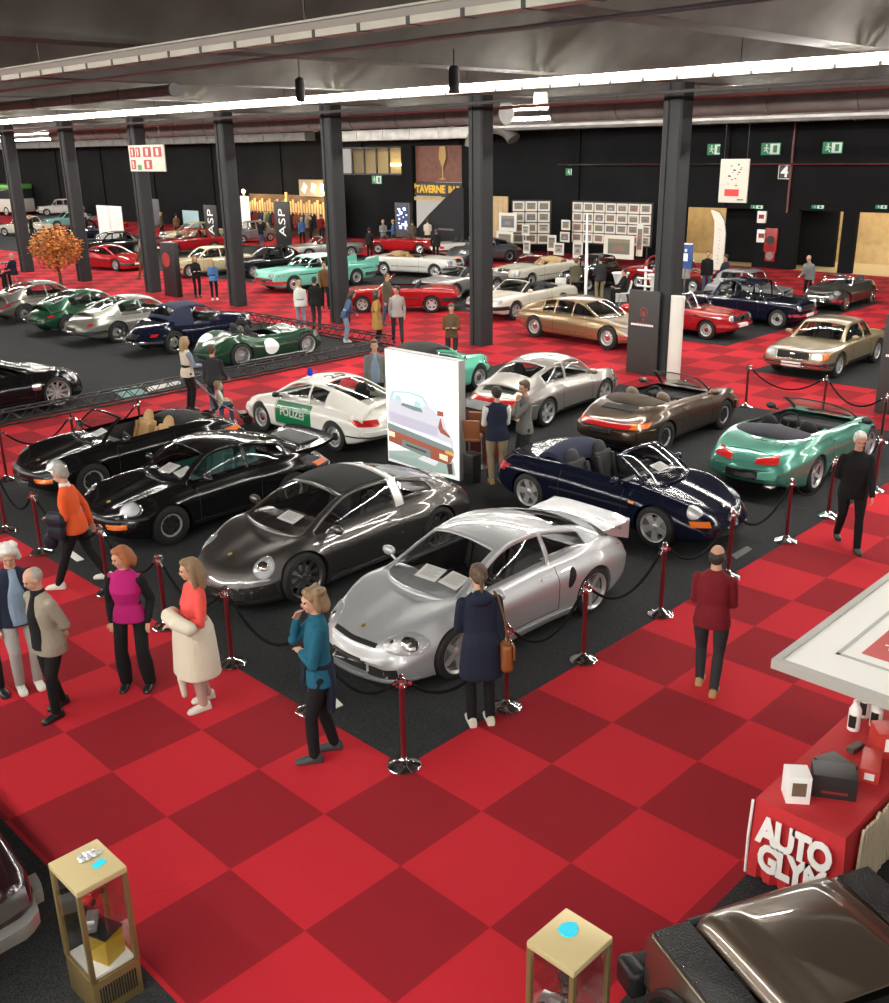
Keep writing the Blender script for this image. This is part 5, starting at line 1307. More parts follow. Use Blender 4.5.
# ---------------------------------------------------------------- signs
M_EXIT = mat('exit sign green', (.0,.10,.04), .5, emit=(.02,.30,.12), es=.35); M_EXITW = mat('exit sign white', (.5,.55,.5), .5, emit=(.75,.9,.8), es=.22)
def exit_sign(px0, px1, py0, py1, lab, X=XW-.05):
    a, b_ = WX(px0, py0, X), WX(px1, py1, X); c = (a+b_)/2; w, h = abs(a.y-b_.y), abs(a.z-b_.z)
    o = empty('exit_sign', c, 0, lab, 'exit sign', 'green exit signs on the back wall'); F = frame_mat((0,0,0), (0,-1,0), (0,0,1))
    q = MB(); q.box((.0,0,0), (.06,w,h), None, 0, .01); q.build('panel', M_EXIT, o)
    g = MB(); g.box((-.034,-w*.22,0), (.008,w*.5,h*.86)); g.build('door_symbol', M_EXITW, o)
    k = MB(); F2 = Matrix.Translation((-.042,0,0)) @ frame_mat((0,0,0), (0,-1,0), (0,0,1))
    k.box((-.045,-w*.24,0), (.006,w*.2,h*.6)); k.build('doorway', M_EXIT, o)
    m = MB(); y = w*.22
    m.ell((-.034,y,h*.30), (.01,h*.09,h*.09), 10, 6)
    for p, r in ((((y,h*.2),(y-.0,-h*.05)),.06), (((y,-h*.05),(y-h*.22,-h*.36)),.05), (((y,-h*.05),(y+h*.2,-h*.2)),.05), (((y,h*.12),(y-h*.25,h*.02)),.04), (((y,h*.12),(y+h*.22,h*.05)),.04)):
        m.tube([(-.034,*p[0]), (-.034,*p[1])], r*h, 6)
    m.build('running_figure', M_EXITW, o)
exit_sign(708, 723, 144, 155, 'green exit sign left of the other two over the right doorways'); exit_sign(762, 780, 143, 155, 'green exit sign in the middle over the right doorways')
exit_sign(823.5, 842, 142, 153.5, 'green exit sign furthest right over the doorways'); exit_sign(566, 577.5, 168.5, 175.5, 'small green exit sign right of the middle column'); exit_sign(372, 382, 175.5, 184, 'green exit sign under the yellow lit window')
for i, (a, b_) in enumerate(((751, 763), (812, 824), (876, 887))): exit_sign(a, b_, 205, 209, ('small lit exit strip over the left doorway', 'small lit exit strip over the middle doorway', 'small lit exit strip at the right picture edge')[i], XW-.1)
# the number 4 board
d = WX(785, 172, XW-.06); o = empty('number_board', d, 0, 'square black board with a white figure 4', 'sign'); b = MB(); b.box((0,0,0), (.05,.62,.60)); b.build('panel', M_BLACK, o)
b = MB(); text(b, '4', .7, Matrix.Translation((-.03,0,0)) @ frame_mat((0,0,0),(0,-1,0),(0,0,1)), .02, .02); b.build('figure', M_WHITE, o)
b = MB()
for s in (1,-1): b.box((-.03,s*.3,0), (.02,.03,.62)); b.box((-.03,0,s*.3), (.02,.62,.03))
b.build('border', M_WHITE, o)
# hanging white poster with a red block
X = 40.0; a, b_ = WX(721.5, 159, X), WX(746.5, 203, X); c = (a+b_)/2; w, h = abs(a.y-b_.y), abs(a.z-b_.z)
o = empty('hanging_poster', c, 0, 'white poster with a red block hanging high above the doorways', 'poster'); b = MB(); b.box((0,0,0), (.05,w,h)); b.build('panel', mat('poster white', (.50,.47,.41), .7), o)
b = MB(); b.box((-.03,.04*w,-h*.27), (.012,w*.5,h*.16)); tag(b.build('red_block', mat('poster red', (.50,.03,.025), .6), o), 'red block')
k = MB(); rnd = random.Random(3)
for i in range(16): k.box((-.03, (rnd.random()-.5)*w*.5, h*(-.12+.5*rnd.random())), (.01, .03+.09*rnd.random(), .04))
k.box((-.03,-w*.28,-h*.43), (.01,.3,.04)); tag(k.build('small_print', M_BLACK, o), None, None, None, 'stuff')
b = MB(); b.tube([(0,w*.4,h/2),(0,w*.4,8.3-c.z)], .01, 5); b.tube([(0,-w*.4,h/2),(0,-w*.4,8.3-c.z)], .01, 5); b.build('wire', M_BLACK, o)
# hanging safety pictogram board at left
X = 21.0; a, b_ = WX(128.5, 145.5, X), WX(166.5, 171.5, X); c = (a+b_)/2; w, h = abs(a.y-b_.y), abs(a.z-b_.z)
o = empty('safety_sign', c, 0, 'white board of red fire pictograms hanging by the left columns', 'sign'); b = MB(); b.box((0,0,0), (.05,w,h), None, 0, .01); b.build('panel', mat('sign white', (.46,.43,.37), .7), o)
RS = mat('sign red', (.30,.02,.025), .6)
for (u0,u1,v0,v1) in ((.05,.17,.55,.92),(.21,.33,.55,.92),(.42,.64,.55,.92),(.71,.93,.55,.92),(.05,.17,.08,.44),(.42,.64,.08,.44)):
    b = MB(); b.box((-.03, w/2-(u0+u1)/2*w, -h/2+(v0+v1)/2*h), (.012, (u1-u0)*w, (v1-v0)*h)); q = b.build('pictogram', RS, o)
    s = MB(); s.box((-.038, w/2-(u0+u1)/2*w, -h/2+(v0+v1)/2*h), (.008, (u1-u0)*w*.3, (v1-v0)*h*.7)); s.ell((-.038, w/2-(u0*.6+u1*.4)*w, -h/2+(v0*.3+v1*.7)*h), (.006,.05,.05), 8, 6); s.build('symbol', mat('sign white', (0,0,0)), q)
b = MB(); b.box((-.03, w/2-.28*w, -h/2+.15*h), (.012, .1*w, .2*h)); tag(b.build('pictogram', M_EXIT, o), 'green pictogram')
b = MB(); b.tube([(0,w*.4,h/2),(0,w*.4,8.3-c.z)], .01, 5); b.tube([(0,-w*.4,h/2),(0,-w*.4,8.3-c.z)], .01, 5); b.build('wire', M_BLACK, o)

# ---------------------------------------------------------------- back wall: lit window, drinks bar
M_WARM = mat('warm lit room wall', (.6,.45,.2), .7)
slab('wall_upstairs', XW+2.5, XW+2.6, ww1-.5, ww0+.5, 3.5, 6.5, M_WARM); slab('floor', XW+.3, XW+2.5, ww1-.5, ww0+.5, 3.9, 4.1, M_WALL); slab('ceiling', XW+.3, XW+2.5, ww1-.5, ww0+.5, 6.0, 6.2, M_WARM)
b = MB(); 
for k in range(7): b.box((XW+.1, ww1+(ww0-ww1)*k/6, 5.02), (.1,.1,1.75))
b.box((XW+.1,(ww0+ww1)/2,4.2), (.1,ww0-ww1,.1)); b.box((XW+.1,(ww0+ww1)/2,5.85), (.1,ww0-ww1,.1)); w_ = struct('window_1', b, M_BLACK)
b = MB(); b.box((XW+.16,(ww0+ww1)/2,5.02), (.02,ww0-ww1,1.7)); q = b.build('pane', M_CLEAR, w_)
b = MB(); b.box((XW+2.3,(ww1*.75+ww0*.25),4.75), (.08,(ww0-ww1)*.5,.18)); tag(b.build('strip_lamp', mat('warm strip', (1,1,1), .5, emit=(1,.80,.42), es=6)), 'glowing warm strip lamp inside the upstairs window', 'lamp')
b = MB(); b.box((XW+1.2, ww1+2.2, 5.95), (.3,4,.06)); tag(b.build('ceiling_lamp', mat('warm strip', (1,1,1))), 'bright warm lamp on the upstairs room ceiling', 'lamp')
# bar
slab('wall_bar', XW+.3, XW+.5, wb1, wb0, 3.75, 5.9, mat('brown timber boards', (.16,.065,.045), .7, vary=.2, vscale=3)); slab('wall_bar', XW+.2, XW+.4, wb1, wb0, 2.9, 3.72, mat('bar fascia', (.03,.03,.032), .6)); slab('trim_bar', XW+.1, XW+.35, wb1, wb0, 2.62, 2.85, M_TAN)
slab('wall_bar', XW+2.6, XW+2.8, wb1, wb0, 0, 3, mat('bar back wall', (.02,.02,.022), .7))
b = MB(); gy = WX(440,165,XW).y
b.lathe([(.001,0),(.28,0),(.28,.05),(.05,.09),(.045,.72),(.13,.9),(.33,1.25),(.33,1.45),(.25,1.95),(.24,1.95)], 20); b.v = [(v[0]*.12, v[1], v[2]) for v in b.v]
tag(b.build('wine_glass_emblem', mat('emblem gold', (.45,.28,.09), .6), None, 40, (XW+.22, gy, 3.9)), 'large gold wine glass emblem above the bar', 'emblem')
FY = mat('yellow sign letters', (.60,.36,.03), .6, emit=(.6,.36,.04), es=.25)
o = empty('bar_lettering', (XW+.17, (wb0+wb1)/2, 3.3), 0, 'row of yellow letters on the dark fascia over the bar', 'sign'); b = MB(); text(b, 'TAVERNE', .62, frame_mat((0,.75,0),(0,-1,0),(0,0,1)), .03, .03); b.build('word', FY, o); b = MB(); text(b, 'BAR', .55, frame_mat((0,-1.35,0),(0,-1,0),(0,0,1)), .03, .02); b.build('word', FY, o)
b = MB(); b.lathe([(.001,-.3),(.12,-.3),(.03,-.25),(.03,0),(.14,.15),(.12,.35)], 12); b.v = [(v[0]*.2, v[1]+2.2, v[2]) for v in b.v]; b.build('glass_symbol', FY, o)
o = empty('bar_counter', (XW+.75, (wb0+wb1)/2, 0), 0, 'pale timber counter of the drinks bar', 'counter'); b = MB(); b.box((0,.3,.52), (.7,(wb0-wb1)*.75,1.04)); b.build('front', M_TAN, o); b = MB(); b.box((0,.3,1.07), (.8,(wb0-wb1)*.78,.06), None, 0, .02); b.build('worktop', M_BLACK, o)
b = MB(); b.box((XW+1.5,(wb0+wb1)/2-.6,2.3), (.15,2.6,.35)); tag(b.build('bar_sign', mat('bar light box', (1,1,1), .5, emit=(1,.97,.92), es=2.5)), 'bright white light box inside the bar', 'sign')
for i in range(10):
    b = MB(); b.lathe([(.001,0),(.04,0),(.042,.2),(.018,.26),(.016,.33)], 10); tag(b.build('bottle', mat('bottle %d' % (i%3), [(.02,.08,.03),(.25,.10,.02),(.35,.35,.33)][i%3], .15), None, 40, (XW+2.3, wb1+.5+.42*i, 1.5)), 'bottle on the shelf at the back of the bar', 'bottle', 'bottles on the bar shelf')
slab('trim_bar', XW+2.1, XW+2.6, wb1, wb0, 1.42, 1.5, M_TAN)
# digital totem
p = G(404, 239); o = empty('digital_totem', (XW-2.2, WX(404,235,XW-2.2).y, 0), 0, 'dark information totem with a glowing screen left of the bar', 'screen'); b = MB(); b.box((0,0,1.3), (.2,1.35,2.6), None, 0, .03); b.build('casing', mat('totem brown', (.07,.06,.055), .5), o)
b = MB(); b.box((-.11,0,1.65), (.02,1.0,1.55)); sc = b.build('display', mat('screen dark blue', (.02,.02,.05), .2, emit=(.10,.13,.28), es=.6), o); b = MB(); rnd = random.Random(5)
for k in range(22): b.box((-.125, (rnd.random()-.5)*.8, 1.0+1.3*rnd.random()), (.006,.08+.14*rnd.random(),.06+.1*rnd.random()))
tag(b.build('screen_image', mat('screen white', (1,1,1), .3, emit=(.7,.8,1), es=1.2), sc), None, None, None, 'stuff')
# red hose cabinet and door leaf details in the right-hand piers
for px, py, w, h, z, m, nm, lab in ((771, 240, .65, 1.1, 1.35, mat('fire red', (.30,.015,.015), .4), 'hose_cabinet', 'red fire hose cabinet on the pier between the doorways'), (770, 256, .5, .5, .45, mat('fire red', (0,0,0)), 'extinguisher_box', 'small red box below the hose cabinet'), (762, 217, .45, .55, 2.3, M_WHITE, 'notice', 'upper white notice on the dark pier'), (762, 236, .5, .6, 1.55, M_WHITE, 'notice', 'lower white notice on the dark pier')):
    d = WX(px, py, XW-.06); b = MB(); b.box((0,0,0), (.12,w,h), None, 0, .02); o = b.build(nm, m, None, 40, (XW-.06, d.y, d.z)); tag(o, lab, 'notice' if nm == 'notice' else 'fire cabinet')
    if nm == 'notice': c = MB(); c.box((-.065,0,.02), (.01,w*.6,h*.35)); c.build('print', RS, o)
    else: c = MB(); c.lathe([(.001,.0),(.2,.0),(.2,.03),(.001,.03)], 16); c.v = [(-.06-v[2], v[0], v[1]) for v in c.v]; c.build('hose_reel' if nm == 'hose_cabinet' else 'lid', M_STEEL if nm != 'hose_cabinet' else M_BLACK, o)
slab('trim_pipe', XW-.12, XW-.02, wx(789)-.05, wx(789)+.05, 2.6, ZH, mat('dark red pipe', (0,0,0)))
for y in range(-10, 130, 9): slab('trim_pilaster', XW-.12, XW, y-.25, y+.25, 5.9 if wb1 < y < ww0+2 else (2.75 if y < yd[0]+.4 else 0), ZH, M_WALL)
for x, y, e, sx, sy in ((49.3, 22, 520, 1.6, 22), (47.2, wx(830)-1, 60, 1, 3)):
    l = bpy.data.lights.new('foyer lamp', 'AREA'); l.shape = 'RECTANGLE'; l.size = sx; l.size_y = sy; l.energy = e; l.color = (1, .85, .6)
    lo = bpy.data.objects.new('foyer_lamp', l); COL.objects.link(lo); lo.location = (x, y, 3.25)
# ================================================================ the cars where they stand
GRP = None
def put(S, name, label, F=None, R=None, side='R', yaw=None, at=None, cat='car', group=None):
    if at is not None: p = Vector((at[0], at[1], 0)); y = radians(yaw)
    elif F and R:
        p, y = park(F, R, side, S)
        if yaw is not None: y = radians(yaw)
    else:
        c = G(*(F or R)); y = radians(yaw); sx = 1 if F else -1; s = 1 if side == 'L' else -1
        f = Vector((cos(y), sin(y), 0)); n = Vector((-sin(y), cos(y), 0)) * s
        p = c - f*sx*S['wb']/2 - n*(S['W'] - .03)
    p.z = .004
    return car(S, name, p, y, label, group, cat)

P_SILVER = paint('bright silver', (.42,.435,.45), .45, .40)
gt = spec996(P_SILVER, trim=[lamp996, front996, wing996, scoop996, seams(.72,-.52), mirrors(.66,.94,.90), badge(1.85), TAIL996, plate(True,.33,.46,.09,M_PLATE,.02), strip('sill', [(.8,2,.19),(-.8,2,.19)], (0,0,.09), (0,-1,0), P_SILVER, .03)])
C_GT = put(gt, 'sports_coupe', 'silver sports coupe with a tall rear wing in the front corner', at=(8.28,7.62), yaw=178)
C_TG = put(spec991(paint('graphite', (.075,.070,.066), .7)), 'sports_car', 'graphite grey sports car with black roof panel and silver roll bar', at=(8.38,10.52), yaw=180)
bk = spec911(paint('gloss black', (.006,.006,.0065)), cabin=LEATHER_GREEN, seat=LEATHER_GREEN)
def whale(S, root, P):
    b = MB(); n = 13; vs = []
    for i in range(n):
        y = -.66 + 1.32*i/(n-1); q = (y/.66)**4
        vs += [(x + .10*q, y, z - .02*q) for x, z in [(-1.42,.93),(-1.75,.93),(-2.10,.965),(-2.24,1.01),(-2.25,.96),(-2.05,.90),(-1.7,.84),(-1.42,.88)]]
    b.add(vs, [(i*8+k, i*8+(k+1)%8, (i+1)*8+(k+1)%8, (i+1)*8+k) for i in range(n-1) for k in range(8)] + [tuple(range(8)), tuple((n-1)*8+k for k in range(8))]); b.build('rear_spoiler', S['paint'], root)
    g = MB(); g.box((-1.80,0,.955), (.42,.85,.03), Matrix.Rotation(radians(3),3,'Y'), 0, .01); tag(g.build('spoiler_grille', mat('grey grille', (.10,.10,.10), .7, bump=.8, bscale=140), root), 'grey spoiler grille')
bk['trim'] = bk['trim'] + [whale, strip('sunroof_gap', [(-.15,.38,3),(-.55,.38,3)], (.0,.01,0), (0,0,-1), M_MATBLACK, .003)]
C_BK = put(bk, 'sports_coupe', 'black sports coupe with a flat tail spoiler and teal cabin', F=(176,546), side='L', yaw=180)
cab = spec911(paint('gloss black', (0,0,0)), open=True, seat=LEATHER_TAN, cabin=M_CABIN, pit=(-1.0,.62), rearseat=True)
cab['arch'] = cab['arch'][:3]; cab.update(ws=(.05,.93), crown=.03, pillar=.085); cab['arch'] = [(.80,.60,.87),(.36,.52,1.235),(-.2,.52,1.26)]; cab['trim'] = cab['trim'] + [folded_top(-1.5,-.72,.58,.86,.14,FABRIC_BLACK)]
C_CB = put(cab, 'open_sports_car', 'black open sports car with tan seats at the far left of the ropes', at=(8.42,16.5), yaw=180)
C_PO = put(spec924(paint('police white', (.78,.77,.72), 0, .3)), 'police_car', 'white and green police coupe with a blue beacon', F=(261,431), R=(335,452), side='L', yaw=91)
def lid993(S, root, P):
    b = MB(); P.quad(b, (-1.35,-.42,3),(-1.35,.42,3),(-1.85,.42,3),(-1.85,-.42,3),(0,0,-1),.012); b.build('engine_lid_grille', M_MATBLACK, root)
s993 = spec911(paint('warm silver', (.30,.285,.265), .6, .35), rim='cup', rimmat=M_ALLOY, rr=.225)
s993['trim'] = s993['trim'] + [lid993]
C_93 = put(s993, 'sports_coupe', 'warm silver sports coupe seen from behind beside the two chatting men', F=(608,405), R=(547,428), side='R', yaw=3)
br = spec911(paint('brown metallic', (.085,.056,.038), .7, .3), open=True, seat=LEATHER_GREY, wide=False, rearseat=True); br['arch'] = br['arch'][:3]; br.update(wsf=2, ws=(.05,.95), crown=.03)
br['trim'] = br['trim'] + [folded_top(-1.40,-.70,.62,.88,.16,FABRIC_BROWN), patch('engine_grille', [(-1.46,-.36,3),(-1.46,.36,3),(-1.68,.36,3),(-1.68,-.36,3)], (0,0,-1), M_MATBLACK, .012, False)]
C_BR = put(br, 'open_sports_car', 'brown metallic open sports car with taupe seats by the clad column', F=(725,430), R=(666,453), side='R', yaw=0)
mt = spec996(paint('mint metallic', (.085,.29,.225), .5, .3), open=True, rim='five', W=.885, pit=(-1.0,.70), rearseat=True); mt['arch'] = mt['arch'][:3]; mt.update(wsf=2, ws=(.04,.95), crown=.03)
mt['trim'] = [lamp996, seams(.72,-.52), mirrors(.62,.92,.90,M_BLACK), folded_top(-1.52,-.80,.66,.90,.13,mat('dark hood cover', (.02,.02,.03), .8)), patch('tail_light', [(-3,.44,.62),(-3,.84,.64),(-3,.84,.77),(-3,.48,.70)], (1,-.3,0), M_RED, .012), plate(False,.42,.55,.14,M_PLATE,.01), patch('brake_lamp', [(-1.66,-.17,3),(-1.66,.17,3),(-1.70,.17,3),(-1.70,-.17,3)], (0,0,-1), M_BLACK, .012, False),
    patch('engine_lid', [(-1.62,-.50,3),(-1.62,.50,3),(-2.02,.46,3),(-2.02,-.46,3)], (0,0,-1), mt['paint'], .012, False, 14, 8), box_part('exhaust_pipe', M_STEEL, ((-2.18,-.5,.27), (.2,.16,.07), .03))]
C_MT = put(mt, 'open_sports_car', 'mint green open sports car seen from behind near the right edge', R=(815,492), side='R', yaw=1)
C_68 = put(spec968(paint('dark navy', (.006,.008,.022), .2)), 'open_sports_car', 'dark navy open sports car with its soft top folded', F=(651.6,548), R=(527,511), side='R', yaw=-90)
put(spec356(paint('mint solid', (.13,.50,.36), 0, .3)), 'classic_coupe', 'mint green classic car with black soft top behind the light box', at=(16.6,16.95), yaw=3)
# the group of older cars behind the truss
put(spec_modern(paint('gloss black', (0,0,0))), 'sports_coupe', 'low black modern sports coupe cut by the left picture edge', F=(61,408), side='R', yaw=2)
put(spec_modern(paint('gloss black', (0,0,0))), 'sports_coupe', 'second black coupe mostly hidden at the left picture edge', at=(7.1,27.6), yaw=2)
put(specDB5(paint('pewter', (.17,.16,.14), .6, .3), True), 'sports_coupe', 'pewter grey rounded coupe at the left end of the classic row', R=(27,323), side='R', yaw=4)
put(specDB5(paint('racing green', (.010,.070,.035), .4, .3), True), 'classic_coupe', 'green rounded coupe between the two silver coupes', at=(15.9,32.9), yaw=5)
put(specDB5(paint('silver birch', (.28,.285,.25), .6, .3)), 'classic_coupe', 'silver classic coupe beside the navy soft top classic', R=(120,343), side='R', yaw=4)
put(specDB24(paint('dark navy', (0,0,0))), 'classic_convertible', 'navy classic car with raised navy soft top', R=(177,354), side='R', yaw=5)
put(specDBR1(paint('deep green', (.010,.055,.026), .3, .3)), 'racing_car', 'open green racing car with blank white roundels', F=(310,356), R=(241.9,368), side='R', yaw=-1)
# across the aisle
put(specSM(paint('gold brown', (.25,.17,.085), .5, .3)), 'classic_coupe', 'long gold brown coupe with tapering tail behind the middle column', F=(608.7,350), R=(529.4,337), side='R', yaw=-92)
put(spec02(paint('bright red', (.34,.010,.014), .05, .3)), 'open_saloon', 'red open two-door saloon behind the clad column', F=(705,340), side='R', yaw=-90)
put(specAlfa(paint('dark navy', (0,0,0))), 'classic_saloon', 'navy four-door classic saloon with papers in its windscreen', F=(775.8,329), side='R', yaw=-89)
put(specMini(paint('mid grey', (.22,.23,.24), .3)), 'small_car', 'small grey car behind the navy saloon', at=(34.0,17.9), yaw=-88)
put(specHealey(paint('anthracite', (.07,.065,.06), .6, .3)), 'classic_roadster', 'dark grey open roadster beside the stooping man', F=(844.5,311.6), R=(872.6,303.5), side='L', yaw=181)
put(specSL(paint('champagne gold', (.30,.24,.14), .5, .3)), 'classic_coupe', 'champagne gold coupe alone on the dark carpet at the right edge', F=(838.5,378), side='L', yaw=181)
put(specCoupe(paint('pale silver', (.45,.46,.47), .6)), 'classic_coupe', 'silver car cut by the right picture edge by the doorways', at=(43.0,14.0), yaw=150)
put(specXJS(paint('ivory white', (.56,.53,.45), 0, .3)), 'open_tourer', 'ivory open tourer between the gold coupe and middle column', at=(27.7,23.4), yaw=180)
put(specSL(paint('light silver', (.32,.32,.31), .6), True), 'open_tourer', 'silver open tourer with black cover partly behind the middle column', at=(29.75,28.35), yaw=180)
wc = specMerc(paint('ivory white', (0,0,0))); put(wc, 'open_tourer', 'white open car with beige seats beyond the silver tourer', at=(34.5,28.3), yaw=180)
put(spec911(paint('slate', (.09,.10,.115), .5)), 'sports_coupe', 'slate grey sports coupe in front of the print display', at=(39.6,36.1), yaw=165)
put(specE30(paint('bright red', (0,0,0))), 'open_saloon', 'bright red open two-door car in the middle of the hall', F=(362.5,313), R=(431.7,313), side='L')
put(specMerc(paint('clean white', (.60,.59,.56), 0, .3)), 'open_tourer', 'white open tourer with beige folded hood facing right', F=(434.7,278.5), R=(383.4,276), side='R')
put(specCaddy(paint('mint pastel', (.17,.52,.42), 0, .3)), 'finned_car', 'long mint green car with tail fins and a white roof', F=(290.6,293), R=(361,284.6), side='L')
put(specCoupe(paint('gloss black', (0,0,0))), 'classic_coupe', 'black two-door coupe left of the finned mint car', F=(254.8,278.5), side='L', yaw=172)
put(specCoupe(paint('cream', (.50,.45,.28), 0, .3)), 'classic_coupe', 'cream two-door car beside the left columns', F=(191,278), side='L', yaw=172)
put(specFerrari(paint('bright red', (0,0,0))), 'sports_coupe', 'red wedge-shaped sports car behind the left columns', F=(115.5,271.5), side='R', yaw=-80)
put(specMini(paint('gloss black', (0,0,0))), 'small_car', 'small black car behind the standing group at the white table', at=(34.9,25.6), yaw=180)
put(specAlfa(paint('deep red', (.25,.012,.012))), 'classic_saloon', 'deep red saloon right of the white table group', at=(36.4,22.5), yaw=-88)
put(spec02(paint('bright red', (0,0,0))), 'open_saloon', 'red open car partly hidden behind the white tourer', at=(40.6,43.4), yaw=-60)
put(specSL(paint('clean white', (0,0,0)), True), 'open_tourer', 'white open car left of the slate grey coupe', at=(41.5,38.9), yaw=-20)
put(specSL(paint('light silver', (0,0,0)), True), 'open_tourer', 'silver open car in front of the market stall', at=(36.0,44.8), yaw=160)
put(specAlfa(paint('clean white', (0,0,0))), 'classic_saloon', 'white saloon raised on a stand far off at left', at=(43,92), yaw=160).location.z = .504
put(specCoupe(paint('pastel teal', (.20,.40,.38))), 'classic_coupe', 'pale teal coupe far off between the left columns', at=(39,82), yaw=172)
put(specCoupe(paint('gloss black', (0,0,0))), 'classic_coupe', 'black coupe far off left of the red wedge car', at=(29.5,57), yaw=172)
put(spec911(paint('bright red', (0,0,0))), 'sports_coupe', 'red rounded coupe far off behind the white panels', at=(38,75), yaw=172)
put(specAlfa(paint('ivory white', (0,0,0))), 'classic_saloon', 'ivory saloon far off near the left picture edge', at=(33,77), yaw=120)
put(specCoupe(paint('cream', (0,0,0))), 'classic_coupe', 'cream coupe far off in front of the dark banner', at=(37,60), yaw=172)
put(specAlfa(paint('bright red', (0,0,0))), 'classic_saloon', 'red saloon far off left of the black coupe', at=(33,54), yaw=172)
put(specMini(paint('mid grey', (0,0,0))), 'small_car', 'small grey car far off by the market stall', at=(40,57.5), yaw=172)
put(specAlfa(paint('dark navy', (0,0,0))), 'classic_saloon', 'dark saloon far off under the white saloon', at=(33,68), yaw=150)

# ---- off-road car, bottom right: only its bonnet and wings are in the picture
def offroad():
    PB = paint('bronze brown', (.10,.075,.054), .55, .28); CH = mat('black chequer plate', (.012,.012,.013), .5, bump=.6, bscale=70)
    yaw = radians(64.5); r = empty('off_road_car', (5.115, 2.225, .004), yaw, 'bronze brown off-road car cut by the bottom right corner', 'car')
    # x = 0 at the bonnet's front edge, pointing forward; the car runs back to x = -3.9
    b = MB(); n = 27; rows = []
    for i in range(n):
        y = -.55 + 1.10*i/(n-1); a = abs(y); row = []
        for x, zc in ((.0,.985),(-.03,1.06),(-.10,1.095),(-.35,1.115),(-.7,1.13),(-1.02,1.145)):
            z = zc - (.10*sstep(.47,.55,a)) - .012*(a/.55)**2
            if x < -.06: z += .055*(1-sstep(.31,.37,a))*sstep(-.14,-.40,x)
            row.append((x - .02*(a/.55)**4, y, z))
        rows.append(row)
    m = 6; b.add([v for q in rows for v in q], [(i*m+k, i*m+k+1, (i+1)*m+k+1, (i+1)*m+k) for i in range(n-1) for k in range(m-1)])
    o = b.build('bonnet', PB, r, 50); md = o.modifiers.new('s', 'SOLIDIFY'); md.thickness = .03; md2 = o.modifiers.new('b', 'SUBSURF'); md2.levels = 2; md2.render_levels = 2
    for s in (1,-1):
        w = MB(); w.prism([(.02,.55),(.02,.95),(-.04,1.005),(-1.05,1.02),(-1.05,.45),(-.95,.45),(-.88,.70),(-.62,.86),(-.34,.80),(-.18,.58)], -.15, .15, 0, Matrix(((1,0,0,0),(0,0,1,s*.70),(0,1,0,0),(0,0,0,1)))); o = w.build('front_wing', PB, r); bv = o.modifiers.new('b', 'BEVEL'); bv.width = .025; bv.segments = 3; bv.limit_method = 'ANGLE'
        c = MB(); c.box((-.52, s*.70, 1.017), (.98,.26,.008), Matrix.Rotation(radians(.85),3,'Y')); tag(c.build('wing_plate', CH, r), 'black chequer plate on the wing top')
        for k in range(8):
            q = MB(); q.ell((-.08-.13*k, s*.815, 1.014+.0015*k), (.007,.007,.004), 8, 5); q.build('rivet', M_STEEL, r)
        l = MB(); l.lathe([(.001,.03),(.07,.025),(.085,0),(.085,-.05)], 20); l.v = [(v[2]+.03, v[0]+s*.66, v[1]+.78) for v in l.v]; l.build('headlight', [M_LAMP], r)
        l = MB(); l.lathe([(.001,.03),(.03,.025),(.035,0)], 14); l.v = [(v[2]+.03, v[0]+s*.78, v[1]+.86) for v in l.v]; l.build('indicator', [M_AMBER], r)
        e = MB(); e.lathe([(.001,.0),(.05,0),(.06,.03),(.06,.10),(.001,.11)], 14); 
        f = MB(); f.prism([(.0,.55),(-1.1,.45),(-1.1,.40),(.0,.50)], -.04, .04, 0, Matrix(((1,0,0,0),(0,0,1,s*.87),(0,1,0,0),(0,0,0,1))))
        a = MB(); pts = [(-.52+.42*cos(t), s*.865, .40+.44*sin(t)) for t in [pi*k/14 for k in range(15)]]; a.tube(pts, .035, 8); a.build('wheel_arch_flare', M_BLACK, r)
        d = MB(); d.box((-1.75,s*.83,.80), (1.3,.05,.62), None, 0, .02); d.build('door', PB, r); 
        d = MB(); d.box((-3.15,s*.83,.80), (1.45,.05,.62), None, 0, .02); d.build('rear_panel', PB, r)
    g = MB(); g.box((-.0,0,.72), (.06,1.10,.50), None, 0, .01); g.build('radiator_panel', M_BLACK, r); g = MB()
    for k in range(7): g.box((.035,0,.56+.05*k), (.02,.8,.018))
    tag(g.build('grille_bar', M_DKALLOY, r), None, None, None, 'stuff')
    bp = MB(); bp.box((.16,0,.52), (.14,1.66,.17), None, 0, .02); bp.build('front_bumper', M_BLACK, r)
    for s in (1,-1): e = MB(); e.box((.13,s*.86,.53), (.22,.13,.21), None, 0, .05); e.build('bumper_end', M_BLACK, r)
    c = MB(); c.box((-1.12,0,1.10), (.2,1.42,.10), None, 0, .02); c.build('scuttle', M_BLACK, r); c = MB(); c.box((-1.36,0,1.115), (.34,1.4,.05), None, 0, .015); c.build('windscreen_frame', M_BLACK, r)
    c = MB(); c.box((-2.1,0,.50), (3.6,1.3,.18)); c.build('chassis', M_MATBLACK, r); c = MB(); c.box((-3.88,0,.9), (.05,1.6,.8), None, 0, .02); c.build('tailgate', PB, r)
    tm, rm = wheel_meshes(.40, .26, 'steel', M_DKALLOY)
    for x in (-.52,-3.05):
        for s in (1,-1):
            w = bpy.data.objects.new('wheel', tm); link(w, r); w.location = (x, s*.74, .40); w.rotation_euler = (0,.3,0 if s > 0 else pi); q = bpy.data.objects.new('rim', rm); link(q, w)
    v = MB()
    for k in range(9): v.box((-.93,-.24+.06*k,1.150), (.09,.012,.006))
    return r
offroad()
